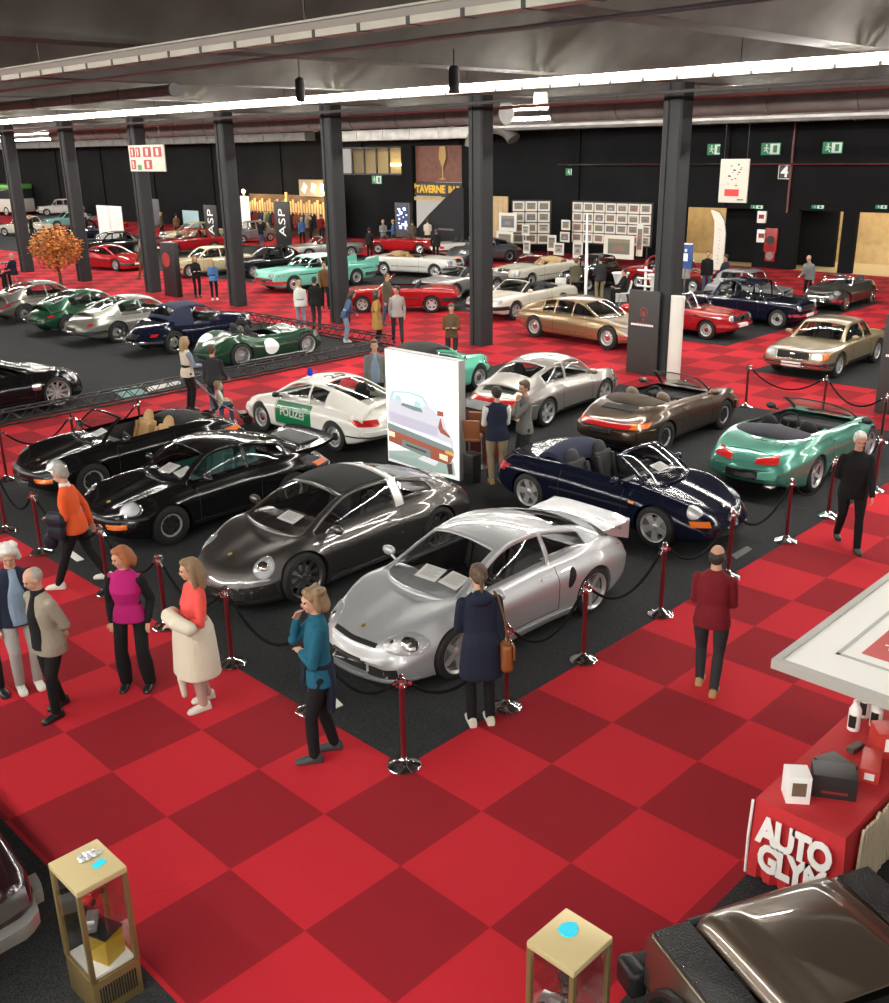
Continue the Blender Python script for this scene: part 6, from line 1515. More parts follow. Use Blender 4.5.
# ---- dark car with a silver bumper at the bottom left
mar = paint('dark maroon', (.018,.006,.008), .2)
bl = specCoupe(mar, black=.18)
bl['trim'] = [patch('headlight', [(3,.44,.60),(3,.72,.60),(3,.72,.72),(3,.44,.72)], (-1,0,0), M_DKALLOY, .01)] + [bumper(True,.50,.11,.82,mat('brushed bumper', (.55,.55,.53), .35, .8),.10), seams(.6,-.65), patch('indicator', [(3,.40,.36),(3,.68,.36),(3,.68,.42),(3,.40,.42)], (-1,0,0), M_AMBER, .02), patch('side_lamp', [(1.95,2,.60),(1.75,2,.60),(1.75,2,.66),(1.95,2,.66)], (0,-1,0), M_RED, .006), tails(.45,.78,.6,.72)]
put(bl, 'classic_coupe', 'dark maroon car with a pale metal bumper at the bottom left corner', at=(1.22,8.18), yaw=-90)

# ---------------------------------------------------------------- papers behind the windscreens
def sheet(c, x, y, z, rz, label, w=.21, h=.30, tilt=18, group='paper sheets behind windscreens'):
    M = c.matrix_basis; p = M @ Vector((x, y, z)); b = MB(); b.box((0,0,0), (w,h,.004))
    R = Matrix.Rotation(radians(tilt),3,'Y'); b.v = [tuple(R @ Vector(v)) for v in b.v]
    for k in range(7): 
        q = R @ Vector((0,0,.0035)); l = MB(); 
    o = b.build('paper_sheet', M_WHITE); o.location = p; o.rotation_euler = (0,0,c.rotation_euler[2] + radians(rz))
    ln = MB()
    for k in range(8): ln.box((w*(-.36+.09*k),-h*.04*(k%3),.003), (.006,h*(.75-.08*(k%3)),.002))
    ln.v = [tuple(R @ Vector(v)) for v in ln.v]; tag(ln.build('printed_lines', mat('grey print', (.35,.35,.34), .7), o), None, None, None, 'stuff')
    return tag(o, label, 'paper', None)
sheet(C_GT,.80,-.02,.915,6,'left paper sheet behind the silver winged coupe windscreen', .24,.32); sheet(C_GT,.76,.34,.915,-4,'right paper sheet behind the silver winged coupe windscreen', .24,.32)
sheet(C_TG,.86,.10,.915,0,'paper sheet behind the graphite sports car windscreen',.21,.36); sheet(C_BK,.62,-.05,.935,5,'left paper sheet behind the black coupe windscreen',.24,.30); sheet(C_BK,.58,.30,.935,-12,'right paper sheet behind the black coupe windscreen',.24,.30)
sheet(C_CB,.58,.05,.935,-8,'paper sheet behind the black open car windscreen',.22,.30); sheet(C_68,.62,.20,.90,0,'paper sheet behind the navy open car windscreen',.2,.3)
# ================================================================ ropes, stands, furniture
M_BURG = mat('burgundy post', (.135,.014,.018), .3, .3)
def make_post():
    r = empty('rope_post', (0,0,0)); b = MB(); b.lathe([(.001,.0),(.165,0),(.17,.012),(.155,.028),(.09,.05),(.045,.075),(.03,.10),(.001,.10)], 28); b.build('base', M_CHROME, r)
    p = MB(); p.lathe([(.027,.09),(.027,.875)], 16); p.build('pole', M_BURG, r)
    c = MB(); c.lathe([(.030,.86),(.036,.87),(.036,.905),(.030,.915),(.030,.93),(.040,.94),(.040,.955),(.02,.965),(.022,.985),(.001,.995)], 16); c.build('cap', M_CHROME, r)
    for k in range(4):
        a = pi/2*k; h = MB(); h.tube([(.032*cos(a),.032*sin(a),.89),(.065*cos(a),.065*sin(a),.885),(.068*cos(a),.068*sin(a),.91)], .007, 6); h.build('hook', M_CHROME, r)
    return r
POST = make_post()
near = [(5.54,15.33),(5.52,14.0),(5.5,11.9),(5.5,10.42),(5.52,9.0),(5.52,7.52),(5.5,6.06),(6.98,6.04),(8.37,6.07),(10.0,6.08),(11.63,6.05),(13.39,6.08),(14.84,6.08),(16.55,6.05)]
back = [(6.66,17.93),(8.02,17.93),(9.43,17.93)]; rightb = [(19.55,7.15),(20.4,8.75),(20.4,10.55)]
where = ['at the left picture edge','second from the left picture edge','by the orange-jumpered walker','by the magenta woman','by the woman in coral','behind the man in teal','at the front corner of the dark carpet','behind the person in the navy parka','beside the silver coupe door','behind the silver coupe rear wheel','behind the balding man in red','behind the mint open car','behind the walking white-haired man','right of the walking white-haired man',
    'behind the black open car at far left','behind the black open car bonnet','behind the black open car seats','by the dark board at the right edge','beyond the mint open car','beyond the brown open car']
def post(p, lab, first=False):
    o = POST if first else copy_tree(POST); o.location = (p[0], p[1], .004); o.rotation_euler = (0,0,0); return tag(o, 'burgundy and chrome rope post ' + lab, 'rope post', 'rope posts round the front cars')
allp = near + back + rightb
for i, p in enumerate(allp): post(p, where[i], i == 0)
ROPE = mat('black velvet rope', (.007,.007,.008), .9, spec=.1)
def rope(a, b, lab, sag=.34):
    o = MB(); A, B = Vector((a[0],a[1],.895)), Vector((b[0],b[1],.895)); d = (B-A); d.normalize(); A += d*.07; B -= d*.07; n = 18
    pts = [A.lerp(B,k/n) - Vector((0,0,sag*4*(k/n)*(1-k/n))) for k in range(n+1)]; r = empty('barrier_rope', (A+B)/2, 0, 'black rope hanging ' + lab, 'rope', 'black barrier ropes'); c = (A+B)/2
    o.tube([p-c for p in pts], .017, 8); o.build('rope_cord', ROPE, r)
    for q, e in ((pts[0],pts[1]),(pts[-1],pts[-2])): h = MB(); h.tube([q-c, q-c+(e-q)*.55], .021, 8); h.build('end_ferrule', M_CHROME, r)
rl = ['at the left picture edge','left of the orange-jumpered walker','behind the magenta woman','between magenta and coral women','left of the man in teal','at the graphite car nose','at the silver coupe nose','beside the silver coupe front wheel','along the silver coupe door','behind the silver coupe tail','in front of the navy open car','right of the navy open car nose','behind the mint open car tail']
for i in range(13): rope(near[i], near[i+1], rl[i])
rope(back[0], back[1], 'behind the black open car bonnet'); rope(back[1], back[2], 'behind the black open car windscreen'); rope(near[13], rightb[0], 'along the right side of the mint car', .4); rope(rightb[0], rightb[1], 'beyond the mint car nose'); rope(rightb[1], rightb[2], 'between the mint and brown open cars')
rope((5.5,17.93), back[0], 'furthest left behind the black open car')

# lattice truss lying on the floor along the classic cars
def truss(a, b, lab):
    A, B = Vector(a), Vector(b); L = (B-A).length; r = empty('lattice_truss', (*((A+B)/2)[:2], 0), math.atan2(B.y-A.y, B.x-A.x), lab, 'truss'); h = .15; MT = mat('black truss paint', (.013,.013,.014), .45)
    for s in (1,-1):
        for z in (.03,.31): c = MB(); c.tube([(-L/2,s*h,z),(0,s*h,z),(L/2,s*h,z)], .024, 8); c.build('chord', MT, r)
    c = MB(); n = int(L/.28)
    for k in range(n):
        x0, x1 = -L/2+L*k/n, -L/2+L*(k+1)/n; z0, z1 = (.03,.31) if k%2 else (.31,.03)
        for s in (1,-1): c.tube([(x0,s*h,z0),(x1,s*h,z1)], .011, 5)
        c.tube([(x0,-h if k%2 else h,.31),(x1,h if k%2 else -h,.31)], .011, 5)
    tag(c.build('bracing', MT, r), None, None, None, 'stuff'); return r
truss((2.8,21.95,0),(19.7,21.95,0),'long black lattice truss along the front of the classic cars'); truss((20.15,22.2,0),(20.15,30,0),'black lattice truss along the aisle end of the classic cars')

# light box with a picture of a car tail
def lightbox():
    X, y0, y1 = 12.16, 11.66, 13.56; w, h = y1-y0, 2.18; r = empty('light_box', (X+.08,(y0+y1)/2,.004), 0, 'tall glowing light box showing a faded picture of a car', 'light box')
    b = MB(); b.box((0,0,h/2), (.16,w,h), None, 0, .008); b.build('casing', mat('light box frame', (.42,.42,.41), .4, .4), r)
    f = MB(); f.box((-.083,0,h/2), (.01,w-.03,h-.03)); f.build('lit_front', mat('light box white', (.9,.9,.88), .5, emit=(1,.99,.95), es=.62), r)
    F = Matrix.Translation((-.0885,w/2,0)) @ frame_mat((0,0,0),(0,-1,0),(0,0,1))      # x runs from left to right seen from the aisle
    cols = dict(body=(.62,.62,.72), glassb=(.42,.66,.72), band=(.20,.25,.25), red=(.36,.10,.06), lamp=(.85,.80,.55), amber=(.80,.42,.06), dark=(.07,.05,.05), teal=(.40,.52,.48), lav=(.52,.50,.62), pale=(.80,.84,.88))
    ms = {k: mat('print '+k, v, .6, emit=v, es=.45) for k, v in cols.items()}
    p = MB(); names = list(ms); Z = [0.0]
    def poly(k, pts): Z[0] += .0006; p.prism([(x*w, y*h) for x, y in pts], 0, Z[0]+.001, names.index(k), F)
    poly('teal', [(.02,.10),(.02,.03),(.55,.01),(.95,.04),(.92,.16),(.6,.2)]); poly('body', [(.03,.30),(.02,.48),(.06,.60),(.10,.64),(.34,.665),(.52,.65),(.60,.585),(.72,.53),(.80,.50),(.86,.40),(.92,.34),(.93,.24),(.5,.26)])
    poly('glassb', [(.05,.58),(.09,.645),(.33,.67),(.53,.655),(.61,.59),(.55,.60),(.50,.64),(.33,.655),(.13,.635),(.09,.58)]); poly('pale', [(.10,.585),(.13,.632),(.33,.652),(.50,.637),(.56,.585),(.50,.555),(.25,.56)])
    poly('glassb', [(.14,.57),(.15,.615),(.21,.615),(.23,.565)]); poly('glassb', [(.40,.55),(.42,.60),(.48,.60),(.51,.545)]); poly('band', [(.22,.535),(.24,.56),(.50,.545),(.52,.515),(.40,.515)])
    poly('lav', [(.05,.36),(.05,.46),(.40,.44),(.72,.42),(.72,.34)]); poly('pale', [(.02,.355),(.02,.375),(.9,.30),(.9,.275)]); poly('band', [(.02,.30),(.02,.352),(.90,.27),(.94,.235),(.90,.225)])
    poly('red', [(.03,.19),(.03,.30),(.90,.225),(.93,.20),(.86,.12),(.5,.14)]); poly('band', [(.22,.165),(.22,.235),(.62,.205),(.62,.135)]); poly('lamp', [(.03,.24),(.03,.285),(.12,.28),(.12,.235)]); poly('lamp', [(.74,.155),(.74,.20),(.85,.195),(.85,.145)]); poly('amber', [(.82,.215),(.82,.24),(.93,.235),(.93,.205)])
    poly('dark', [(.28,.19),(.28,.205),(.56,.185),(.56,.17)]); poly('red', [(.72,.52),(.72,.56),(.80,.56),(.80,.52)]); poly('red', [(.73,.42),(.76,.50),(.79,.42),(.88,.37),(.88,.355),(.76,.38)]); poly('pale', [(.45,.10),(.52,.14),(.72,.12),(.68,.08)]); poly('dark', [(.84,.12),(.90,.14),(.91,.05),(.86,.04)])
    p.build('printed_picture', [ms[k] for k in names], r)
lightbox()

# stools and small table beside the light box
def stool(p, lab, seatm, h=.72):
    r = empty('bar_stool', (p[0],p[1],.004), .6, lab, 'stool'); b = MB(); b.lathe([(.001,0),(.2,0),(.21,.015),(.05,.03),(.001,.03)], 22); b.build('base', M_STEEL, r); c = MB(); c.tube([(0,0,.02),(0,0,h)], .025, 10); c.build('stem', M_STEEL, r)
    s = MB(); s.box((0,0,h+.03), (.40,.42,.07), None, 0, .03); s.build('seat', seatm, r); s = MB(); s.box((-.20,0,h+.22), (.05,.42,.36), Matrix.Rotation(radians(-10),3,'Y'), 0, .02); s.build('backrest', seatm, r)
LEA = mat('cognac leather', (.25,.085,.03), .5)
stool(G(470,477), 'brown leather stool right behind the light box', LEA); stool(G(482,467), 'brown leather stool nearest the man in the waistcoat', LEA)
p = (13.5,12.5); r = empty('display_counter', (p[0],p[1],.004), 0, 'dark red counter behind the light box edge', 'counter'); b = MB(); b.box((0,0,.5), (.5,.9,1.0), None, 0, .01); b.build('front', mat('dark red laminate', (.12,.015,.015), .4), r); b = MB(); b.box((0,0,1.02), (.56,.96,.04), None, 0, .01); b.build('worktop', M_BLACK, r)
p = G(462,482); r = empty('waste_bin', (p.x+.12,p.y-.14,.004), 0, 'small black bin at the right foot of the light box', 'bin'); b = MB(); b.box((0,0,.26), (.22,.24,.52), None, 0, .02); b.build('bin_body', M_BLACK, r); b = MB(); b.box((0,0,.53), (.24,.26,.03), None, 0, .01); b.build('rim', M_DKALLOY, r)

# gold display cases
M_BRASS = mat('brushed gold', (.66,.54,.29), .42, .35); M_BRASSD = mat('gold frame', (.30,.21,.09), .4, .6)
def case(x0, x1, y0, y1, h, lab):
    cx, cy, w, d = (x0+x1)/2, (y0+y1)/2, x1-x0, y1-y0; r = empty('display_case', (cx,cy,.004), 0, lab, 'display case')
    b = MB(); b.box((0,0,h-.025), (w,d,.05), None, 0, .012); tag(b.build('top', M_BRASS, r), 'pale gold lid'); b = MB(); b.box((0,0,.15), (w-.01,d-.01,.30), None, 0, .006); q = b.build('plinth', M_BRASSD, r)
    v = MB()
    for k in range(14): v.box((-w*.36+w*.72*k/13,-d/2+.002,.16), (.008,.008,.16))
    tag(v.build('vent_slots', M_MATBLACK, q), None, None, None, 'stuff')
    for sx in (1,-1):
        for sy in (1,-1): c = MB(); c.box((sx*(w/2-.018),sy*(d/2-.018),.30+(h-.35)/2), (.034,.034,h-.35), None, 0, .004); c.build('post', M_BRASSD, r)
    for sx in (1,-1): c = MB(); c.box((sx*(w/2-.012),0,.30+(h-.35)/2), (.006,d-.07,h-.36)); c.build('glass_pane', M_CLEAR, r); c = MB(); c.box((0,sx*(d/2-.012),.30+(h-.35)/2), (w-.07,.006,h-.36)); c.build('glass_pane', M_CLEAR, r)
    c = MB(); c.box((-w*.36,0,h-.065), (.02,d*.7,.02)); c.build('strip_lamp', mat('case lamp', (1,1,1), .4, emit=(1,.97,.9), es=9), r)
    c = MB(); c.box((0,0,.312), (w-.06,d-.06,.02)); c.build('floor_tray', M_WHITE, r)
    for z in (.56,.80): c = MB(); c.box((0,0,z), (w-.06,d-.06,.008)); c.build('glass_shelf', M_CLEAR, r)
    return r, cx, cy
def thing(name, mb, m, loc, lab, cat, group=None, rz=0):
    o = mb.build(name, m); o.location = loc; o.rotation_euler = (0,0,rz); return tag(o, lab, cat, group)
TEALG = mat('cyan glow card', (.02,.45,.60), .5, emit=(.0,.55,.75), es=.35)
r, cx, cy = case(2.0,2.36,5.41,5.83,1.08,'gold glass display case at the bottom left')
b = MB(); b.box((0,0,.11), (.17,.20,.22), None, 0, .004); o = thing('gift_box', b, mat('yellow box', (.50,.33,.03), .5), (cx+.02,cy-.03,.327), 'yellow box on the bottom of the left display case', 'box', None, .35); b = MB(); b.box((0,0,.222), (.175,.205,.012)); b.build('lid_band', M_BLACK, o)
MODELS = [mat('model red', (.30,.02,.02), .3), mat('model black', (.02,.02,.02), .3), mat('model silver', (.5,.5,.5), .3, .8)]
def model(i, loc, lab, rz):
    b = MB(); b.box((0,0,.035), (.20,.085,.04), None, 0, .015); b.box((-.01,0,.065), (.10,.07,.03), None, 0, .014, .8); o = thing('model_car', b, MODELS[i], loc, lab, 'model car', 'model cars in the display cases', rz)
    for sx in (1,-1):
        for sy in (1,-1): w = MB(); w.lathe([(.001,-.008),(.02,-.008),(.02,.008),(.001,.008)], 12, (sx*.06,sy*.042,.02), axis='y'); w.build('wheel', M_TYRE, o)
model(0,(cx,cy,.805),'red model car on the top shelf of the left case',.6); model(2,(cx-.02,cy+.03,.565),'silver model car on the middle shelf of the left case',1.0)
for k in range(7): b = MB(); b.ell((0,0,.012), (.035,.02,.012), 10, 6); thing('glass_trinket', b, mat('crystal', (.75,.78,.82), .08, .5), (cx+.02+.035*(k%4)-.02,cy+.05+.045*(k//4),1.084), 'clear crystal trinket on top of the left display case', 'trinket', 'crystal trinkets on the gold case', k)
b = MB(); b.box((0,0,.003), (.09,.06,.006), None, 0, .002); thing('info_card', b, TEALG, (cx+.06,cy-.05,1.084), 'cyan card on top of the left display case', 'card', None, .3)
r, cx, cy = case(3.70,4.09,2.67,3.03,1.08,'gold glass display case at the bottom middle')
b = MB(); b.prism([(.07*cos(a)*(1+.15*cos(3*a)),.06*sin(a)) for a in [2*pi*k/9 for k in range(9)]], 0, .006); thing('info_card', b, TEALG, (cx+.05,cy+.05,1.084), 'cyan card on top of the middle display case', 'card')
for i, (z, x, y, l) in enumerate(((.805,-.08,-.05,'dark model car on the top shelf of the middle case'),(.565,-.06,.05,'silver model car on the middle shelf of the middle case'),(.805,.09,.06,'red model car on the top shelf of the middle case'))): model((1,2,0)[i], (cx+x,cy+y,z), l, .8+i)

# car care stand: cloth-covered table, goods, and its white canopy
def carecare():
    RC = mat('red table cloth', (.50,.022,.028), .8, bump=.25, bscale=14); r = empty('exhibition_table', (7.62,2.55,.004), 0, 'long table under a red printed cloth at the right edge', 'table')
    b = MB(); b.box((0,0,.72), (2.4,.66,.03)); b.build('table_top', M_TAN, r)
    for sx in (1,-1):
        for sy in (1,-1): c = MB(); c.tube([(sx*1.1,sy*.28,0),(sx*1.1,sy*.28,.71)], .02, 8); c.build('leg', M_STEEL, r)
    # cloth: top and two hanging sides with soft folds
    n = 40; vs = []; t = MB(); X0, X1, Y0, Y1, zt = 6.38, 8.85, 2.19, 2.91, .745
    outline = []
    for k in range(30): outline.append((X0, Y1+(Y0-Y1)*k/30, (-1,0)))
    for k in range(40): outline.append((X0+(X1-X0)*k/40, Y0, (0,-1)))
    for k in range(30): outline.append((X1, Y0+(Y1-Y0)*k/30, (1,0)))
    for k in range(40): outline.append((X1+(X0-X1)*k/40, Y1, (0,1)))
    m = len(outline); rows = []
    for j, f in enumerate((0,.15,.4,.7,1)):
        for i, (x, y, nn) in enumerate(outline):
            w = .02*f*sin(i*1.1)+.012*f*sin(i*2.3+1); vs.append((x+nn[0]*(w+.015*f), y+nn[1]*(w+.015*f), zt - f*(zt-.03)))
    t.add(vs, [(j*m+i, j*m+(i+1)%m, (j+1)*m+(i+1)%m, (j+1)*m+i) for j in range(4) for i in range(m)] + [tuple(range(m))])
    cl = t.build('table_cloth', RC); tag(cl, 'red cloth with large white lettering draped over the table', 'tablecloth')
    F = frame_mat((X0-.045,2.55,.40),(0,-1,0),(0,0,1)); q = MB(); text(q, 'AUTO', .33, Matrix.Translation((0,0,.11)) @ F, .008, .016, 0, .86, sx=.70); text(q, 'GLYM', .33, Matrix.Translation((0,0,-.135)) @ F, .008, .016, 0, .86, sx=.70); tag(q.build('lettering', M_WHITE, cl), 'large white lettering')
    e = MB(); e.tube([(X0-.02,Y1+.015,.73),(X0-.03,Y1+.02,.4),(X0-.02,Y1+.02,.04)], .012, 6); e.build('white_hem', M_WHITE, cl)
    f = MB(); rnd = random.Random(2)
    for k in range(60): x = X0+.2+(X1-X0-.2)*k/60; f.box((x,Y0-.05,.40), (.03,.02,.56+.1*rnd.random()), Matrix.Rotation(rnd.uniform(-.05,.05),3,'Y'))
    tag(f.build('fringe', mat('cream fringe', (.55,.47,.33), .85), None), 'cream fringed throw hanging down the right side of the table', 'fringe', None, 'stuff')
    BOT = mat('white plastic bottle', (.78,.77,.74), .35)
    for i, (px, py, l) in enumerate(((853,729,'left white bottle on the red table'),(863.5,716,'rear white bottle on the red table'),(875,726,'right white bottle on the red table'))):
        p = G(px, py, .745); o = empty('spray_bottle', (p.x,p.y,.746), 0, l, 'bottle', 'white bottles on the red table'); o.scale = (1.2,1.2,1.2); b = MB(); b.lathe([(.001,0),(.042,0),(.045,.01),(.045,.16),(.03,.195),(.02,.205),(.001,.205)], 18); b.build('flask', BOT, o); b = MB(); b.lathe([(.024,.20),(.024,.235),(.010,.24),(.008,.262),(.001,.264)], 14); b.build('cap', BOT, o); b = MB(); b.add([(.0458*cos(a),.0458*sin(a),z) for z in (.03,.13) for a in [pi*.8+k*.16 for k in range(9)]], [(k,k+1,k+10,k+9) for k in range(8)]); b.build('label', M_BLACK, o)
    def carton(px, py, dims, m, lab, rz, band=None, z=.746):
        p = G(px, py, z); b = MB(); b.box((0,0,dims[2]/2), dims, None, 0, .004); o = thing('carton', b, m, (p.x,p.y,z), lab, 'box', None, radians(rz))
        if band: b = MB(); b.box((-dims[0]/2-.001,0,dims[2]*band[1]), (.003,dims[1]*band[2],dims[2]*band[3])); b.build('printed_label', band[0], o)
        return o
    BB = mat('matt black carton', (.02,.019,.018), .5); RB = mat('red carton', (.50,.04,.03), .45)
    o = carton(795,797,(.185,.18,.24),M_WHITE,'white carton with printed pictures at the front of the red table',38,(mat('brown print',(.16,.11,.07),.6),.55,.6,.5))
    for k in range(3): b = MB(); b.box((0,-.091,.06+.045*k), (.10,.003,.025)); b.build('printed_line', mat('brown print',(0,0,0)), o)
    o = carton(832,791,(.22,.33,.20),BB,'large black carton next to the white carton',30,(mat('dark red print',(.2,.02,.02),.5),.28,.6,.12)); carton(835,768,(.26,.22,.06),BB,'flat black carton behind the large black carton',70,(mat('red print',(.4,.03,.03),.5),.5,.5,.6)); carton(870,772,(.34,.15,.12),RB,'long red carton right of the black cartons',18,(M_WHITE,.5,.5,.5)); carton(855,750,(.16,.07,.05),mat('brown carton',(.07,.05,.04),.5),'small brown carton near the bottles',-10); carton(886,752,(.22,.24,.24),RB,'tall red carton at the right picture edge',40,(M_WHITE,.55,.5,.5))
    # canopy of the stand, lying flat above the table
    z = 2.0; x0, y1 = 6.33, 2.885; x1, y0 = 11.2, -1.6; W_ = mat('canopy white', (.82,.81,.77), .55); r = empty('stand_canopy', (x0,y1,z), 0, 'large flat white canopy panel with red graphics at the right edge', 'canopy'); L, Wd = x1-x0, y1-y0
    b = MB(); b.box((L/2,-Wd/2,-.03), (L-.02,Wd-.02,.05)); b.build('panel', W_, r); FR = mat('aluminium edge', (.36,.35,.32), .5, 0)
    for c, d in (((L/2,-.03,-.03),(L,.06,.075)),((L/2,-Wd+.03,-.03),(L,.06,.075)),((.03,-Wd/2,-.03),(.06,Wd-.12,.075)),((L-.03,-Wd/2,-.03),(.06,Wd-.12,.075))): b = MB(); b.box(c, d); b.build('edge_frame', FR, r)
    RG = mat('canopy red print', (.52,.035,.035), .6); GL = mat('grey line print', (.42,.42,.40), .6)
    def quad_(nm, x, y, w, h, m, zz): b = MB(); b.box((x+w/2,-y-h/2,zz), (w,h,.003)); return b.build(nm, m, r)
    for (x,y,w,h) in ((.42,.30,L-.7,.03),(.42,.30,.03,1.3),(.42,1.6,L-.7,.03)): quad_('border_line', x, y, w, h, GL, -.002)
    quad_('red_graphic', .56, .44, .62, 1.05, RG, -.002); quad_('red_graphic', 1.42, .40, 2.4, 1.1, RG, -.002)
    b = MB(); text(b, 'TM', .13, Matrix.Translation((.78,-.62,.001)) @ frame_mat((0,0,0),(.25,-1,0),(1,.25,0)), .002, .004); b.build('small_mark', W_, r)
    b = MB(); b.box((1.02,-.95,.001), (.20,.5,.003)); b.build('letter_stroke', M_BLACK, r); b = MB(); b.box((1.03,-.97,.003), (.13,.5,.003)); b.build('letter_stroke', W_, r)
    for x, y in ((L-.1,-.1),(L-.1,-Wd+.1),(2.8,-Wd+.1)): b = MB(); b.tube([(x,y,-z+.004),(x,y,-.05)], .035, 10); b.build('support_post', FR, r)
carecare()

# boards clad round the columns, white roll, feather flag, blue sign, flag pole
BRD = mat('charcoal board', (.032,.029,.028), .6)
def board(y, lab, x=21.84):
    r = empty('column_board', (x,y,0), 0, lab, 'board', 'charcoal boards on the columns'); b = MB(); b.box((0,0,1.08), (.06,.92,2.16), None, 0, .008); b.build('panel', BRD, r); R_ = mat('dim red print', (.22,.03,.03), .6)
    e = MB(); e.lathe([(.095,-.004),(.12,-.004),(.12,.004),(.095,.004),(.095,-.004)], 24, cap=False); e.v = [(-.033+v[2]*.5, v[0], v[1]+1.62) for v in e.v]; e.box((-.034,0,1.57), (.006,.08,.12), None, 0, 0); e.box((-.034,0,1.42), (.006,.05,.08)); e.build('red_emblem', R_, r)
    t = MB(); F = frame_mat((-.034,0,1.30),(0,-1,0),(0,0,1)); rnd = random.Random(4); y_ = -.36
    for k in range(15): w = .028+.014*rnd.random(); t.box((-.034,-y_-w/2-.0,1.285), (.006,w,.05)); y_ += w+.012
    t.build('white_lettering', M_WHITE, r); t = MB(); t.box((-.034,.0,1.335), (.006,.42,.025)); t.build('red_lettering', R_, r)
board(14.32, 'charcoal board with red emblem on the column by the brown open car'); board(7.75, 'charcoal board with red emblem cut by the right picture edge')
r = empty('white_banner', (21.75,13.30,.0), 0, 'white curved banner stand beside the clad column', 'banner'); b = MB(); b.lathe([(.19,.02),(.19,2.12),(.001,2.13)], 24); b.v = [(v[0]*.5,v[1],v[2]) for v in b.v]; b.build('banner_sheet', mat('banner white', (.62,.59,.54), .7), r); b = MB(); b.box((0,0,.01), (.3,.44,.03), None, 0, .01); b.build('base', M_STEEL, r)
p = G(716,279); r = empty('feather_flag', (p.x,p.y,0), 0, 'tall white feather flag in front of the doorways', 'flag'); b = MB(); out = [(0,.4),(0,2.0),(-.1,2.5),(-.35,2.85),(-.75,2.98),(-.78,2.9),(-.58,2.5),(-.55,2.0),(-.55,.4)]
b.prism([(-y,z) for y, z in out], -.012, .012, 0, Matrix(((0,0,1,0),(1,0,0,-.3),(0,1,0,0),(0,0,0,1)))); b.build('flag_cloth', mat('flag white', (.62,.58,.52), .8), r); b = MB(); b.tube([(0,-.32,0),(0,-.32,2.0),(0,-.2,2.55),(0,.08,2.9),(0,.46,3.0)], .016, 6); b.lathe([(.001,0),(.3,0),(.28,.04),(.001,.05)], 16, (0,-.3,0)); b.build('pole', M_DKALLOY, r)
k = MB(); rnd = random.Random(9)
for i in range(10): k.box((-.016,-.0-.05*rnd.random(),.7+.16*i), (.006,.05+.14*rnd.random(),.03), Matrix.Rotation(.5,3,'X'))
tag(k.build('faint_print', mat('grey print', (0,0,0)), r), None, None, None, 'stuff')
p = G(683,303); r = empty('blue_sign', (p.x,p.y,0), 0, 'blue sign with white figure on a stand right of the clad column', 'sign'); b = MB(); b.box((0,0,1.75), (.05,.55,.95), None, 0, .01); b.build('panel', mat('sign blue', (.02,.07,.25), .5), r); b = MB(); b.tube([(0,0,0),(0,0,1.4)], .03, 8); b.lathe([(.001,0),(.25,0),(.2,.03),(.001,.03)], 16); b.build('stand', M_STEEL, r)
b = MB(); b.ell((-.03,0,1.95), (.01,.06,.06), 10, 6); b.box((-.03,0,1.70), (.01,.18,.28), None, 0, 0); b.box((-.03,0,2.19), (.012,.53,.05)); b.build('white_symbol', M_WHITE, r)
r = empty('flag_pole', (29.74,22.06,.004), 0, 'thin white pole standing among the seated visitors', 'pole'); b = MB(); b.tube([(0,0,.03),(0,0,1.6),(0,.04,3.4)], [.05,.06,.03], 10); b.build('pole_shaft', M_WHITE, r); b = MB(); b.lathe([(.001,0),(.3,0),(.28,.03),(.001,.04)], 18); b.build('base', M_STEEL, r)

# white tables and chairs at the visitors' corner
def table(p, lab, h=1.08):
    r = empty('high_table', (p[0],p[1],.004), 0, lab, 'table'); b = MB(); b.lathe([(.001,h-.03),(.34,h-.03),(.35,h-.015),(.34,h),(.001,h)], 26); b.build('table_top', M_WHITE, r); b = MB(); b.lathe([(.30,.0),(.20,.4),(.19,h*.6),(.31,h-.035)], 24); b.build('stretch_cover', mat('white cover', (.66,.64,.6), .8), r)
def chair(p, rz, lab, group):
    r = empty('shell_chair', (p[0],p[1],.004), radians(rz), lab, 'chair', group); b = MB(); b.box((0,0,.46), (.42,.44,.04), None, 0, .02); b.build('seat', M_WHITE, r); b = MB(); b.box((-.21,0,.68), (.04,.42,.42), Matrix.Rotation(radians(-12),3,'Y'), 0, .018); b.build('backrest', M_WHITE, r)
    for sx in (1,-1):
        for sy in (1,-1): c = MB(); c.tube([(sx*.14,sy*.15,.45),(sx*.2,sy*.2,0)], .013, 6); c.build('leg', M_STEEL, r)
table((32.4,22.4), 'white high table beside the thin white pole'); table((32.7,21.0), 'white high table right of the khaki trousers')
CG = 'white chairs at the visitors corner'
chair(G(560,300)[:2], 40, 'white chair left of the thin pole', CG); chair(G(624,305)[:2], 130, 'white chair under the seated dark-haired visitor', CG)
p = G(644,308); r = empty('leaflet_rack', (p.x,p.y,0), 0, 'white leaflet rack left of the clad column', 'rack'); b = MB(); b.tube([(0,0,0),(0,0,1.5)], .05, 8); b.lathe([(.001,0),(.25,0),(.2,.04),(.001,.04)], 16); b.build('stand', M_WHITE, r)
for k in range(3): b = MB(); b.box((-.05,0,.8+.28*k), (.12,.6,.05), Matrix.Rotation(.4,3,'Y'), 0, .01); b.build('tray', M_WHITE, r)

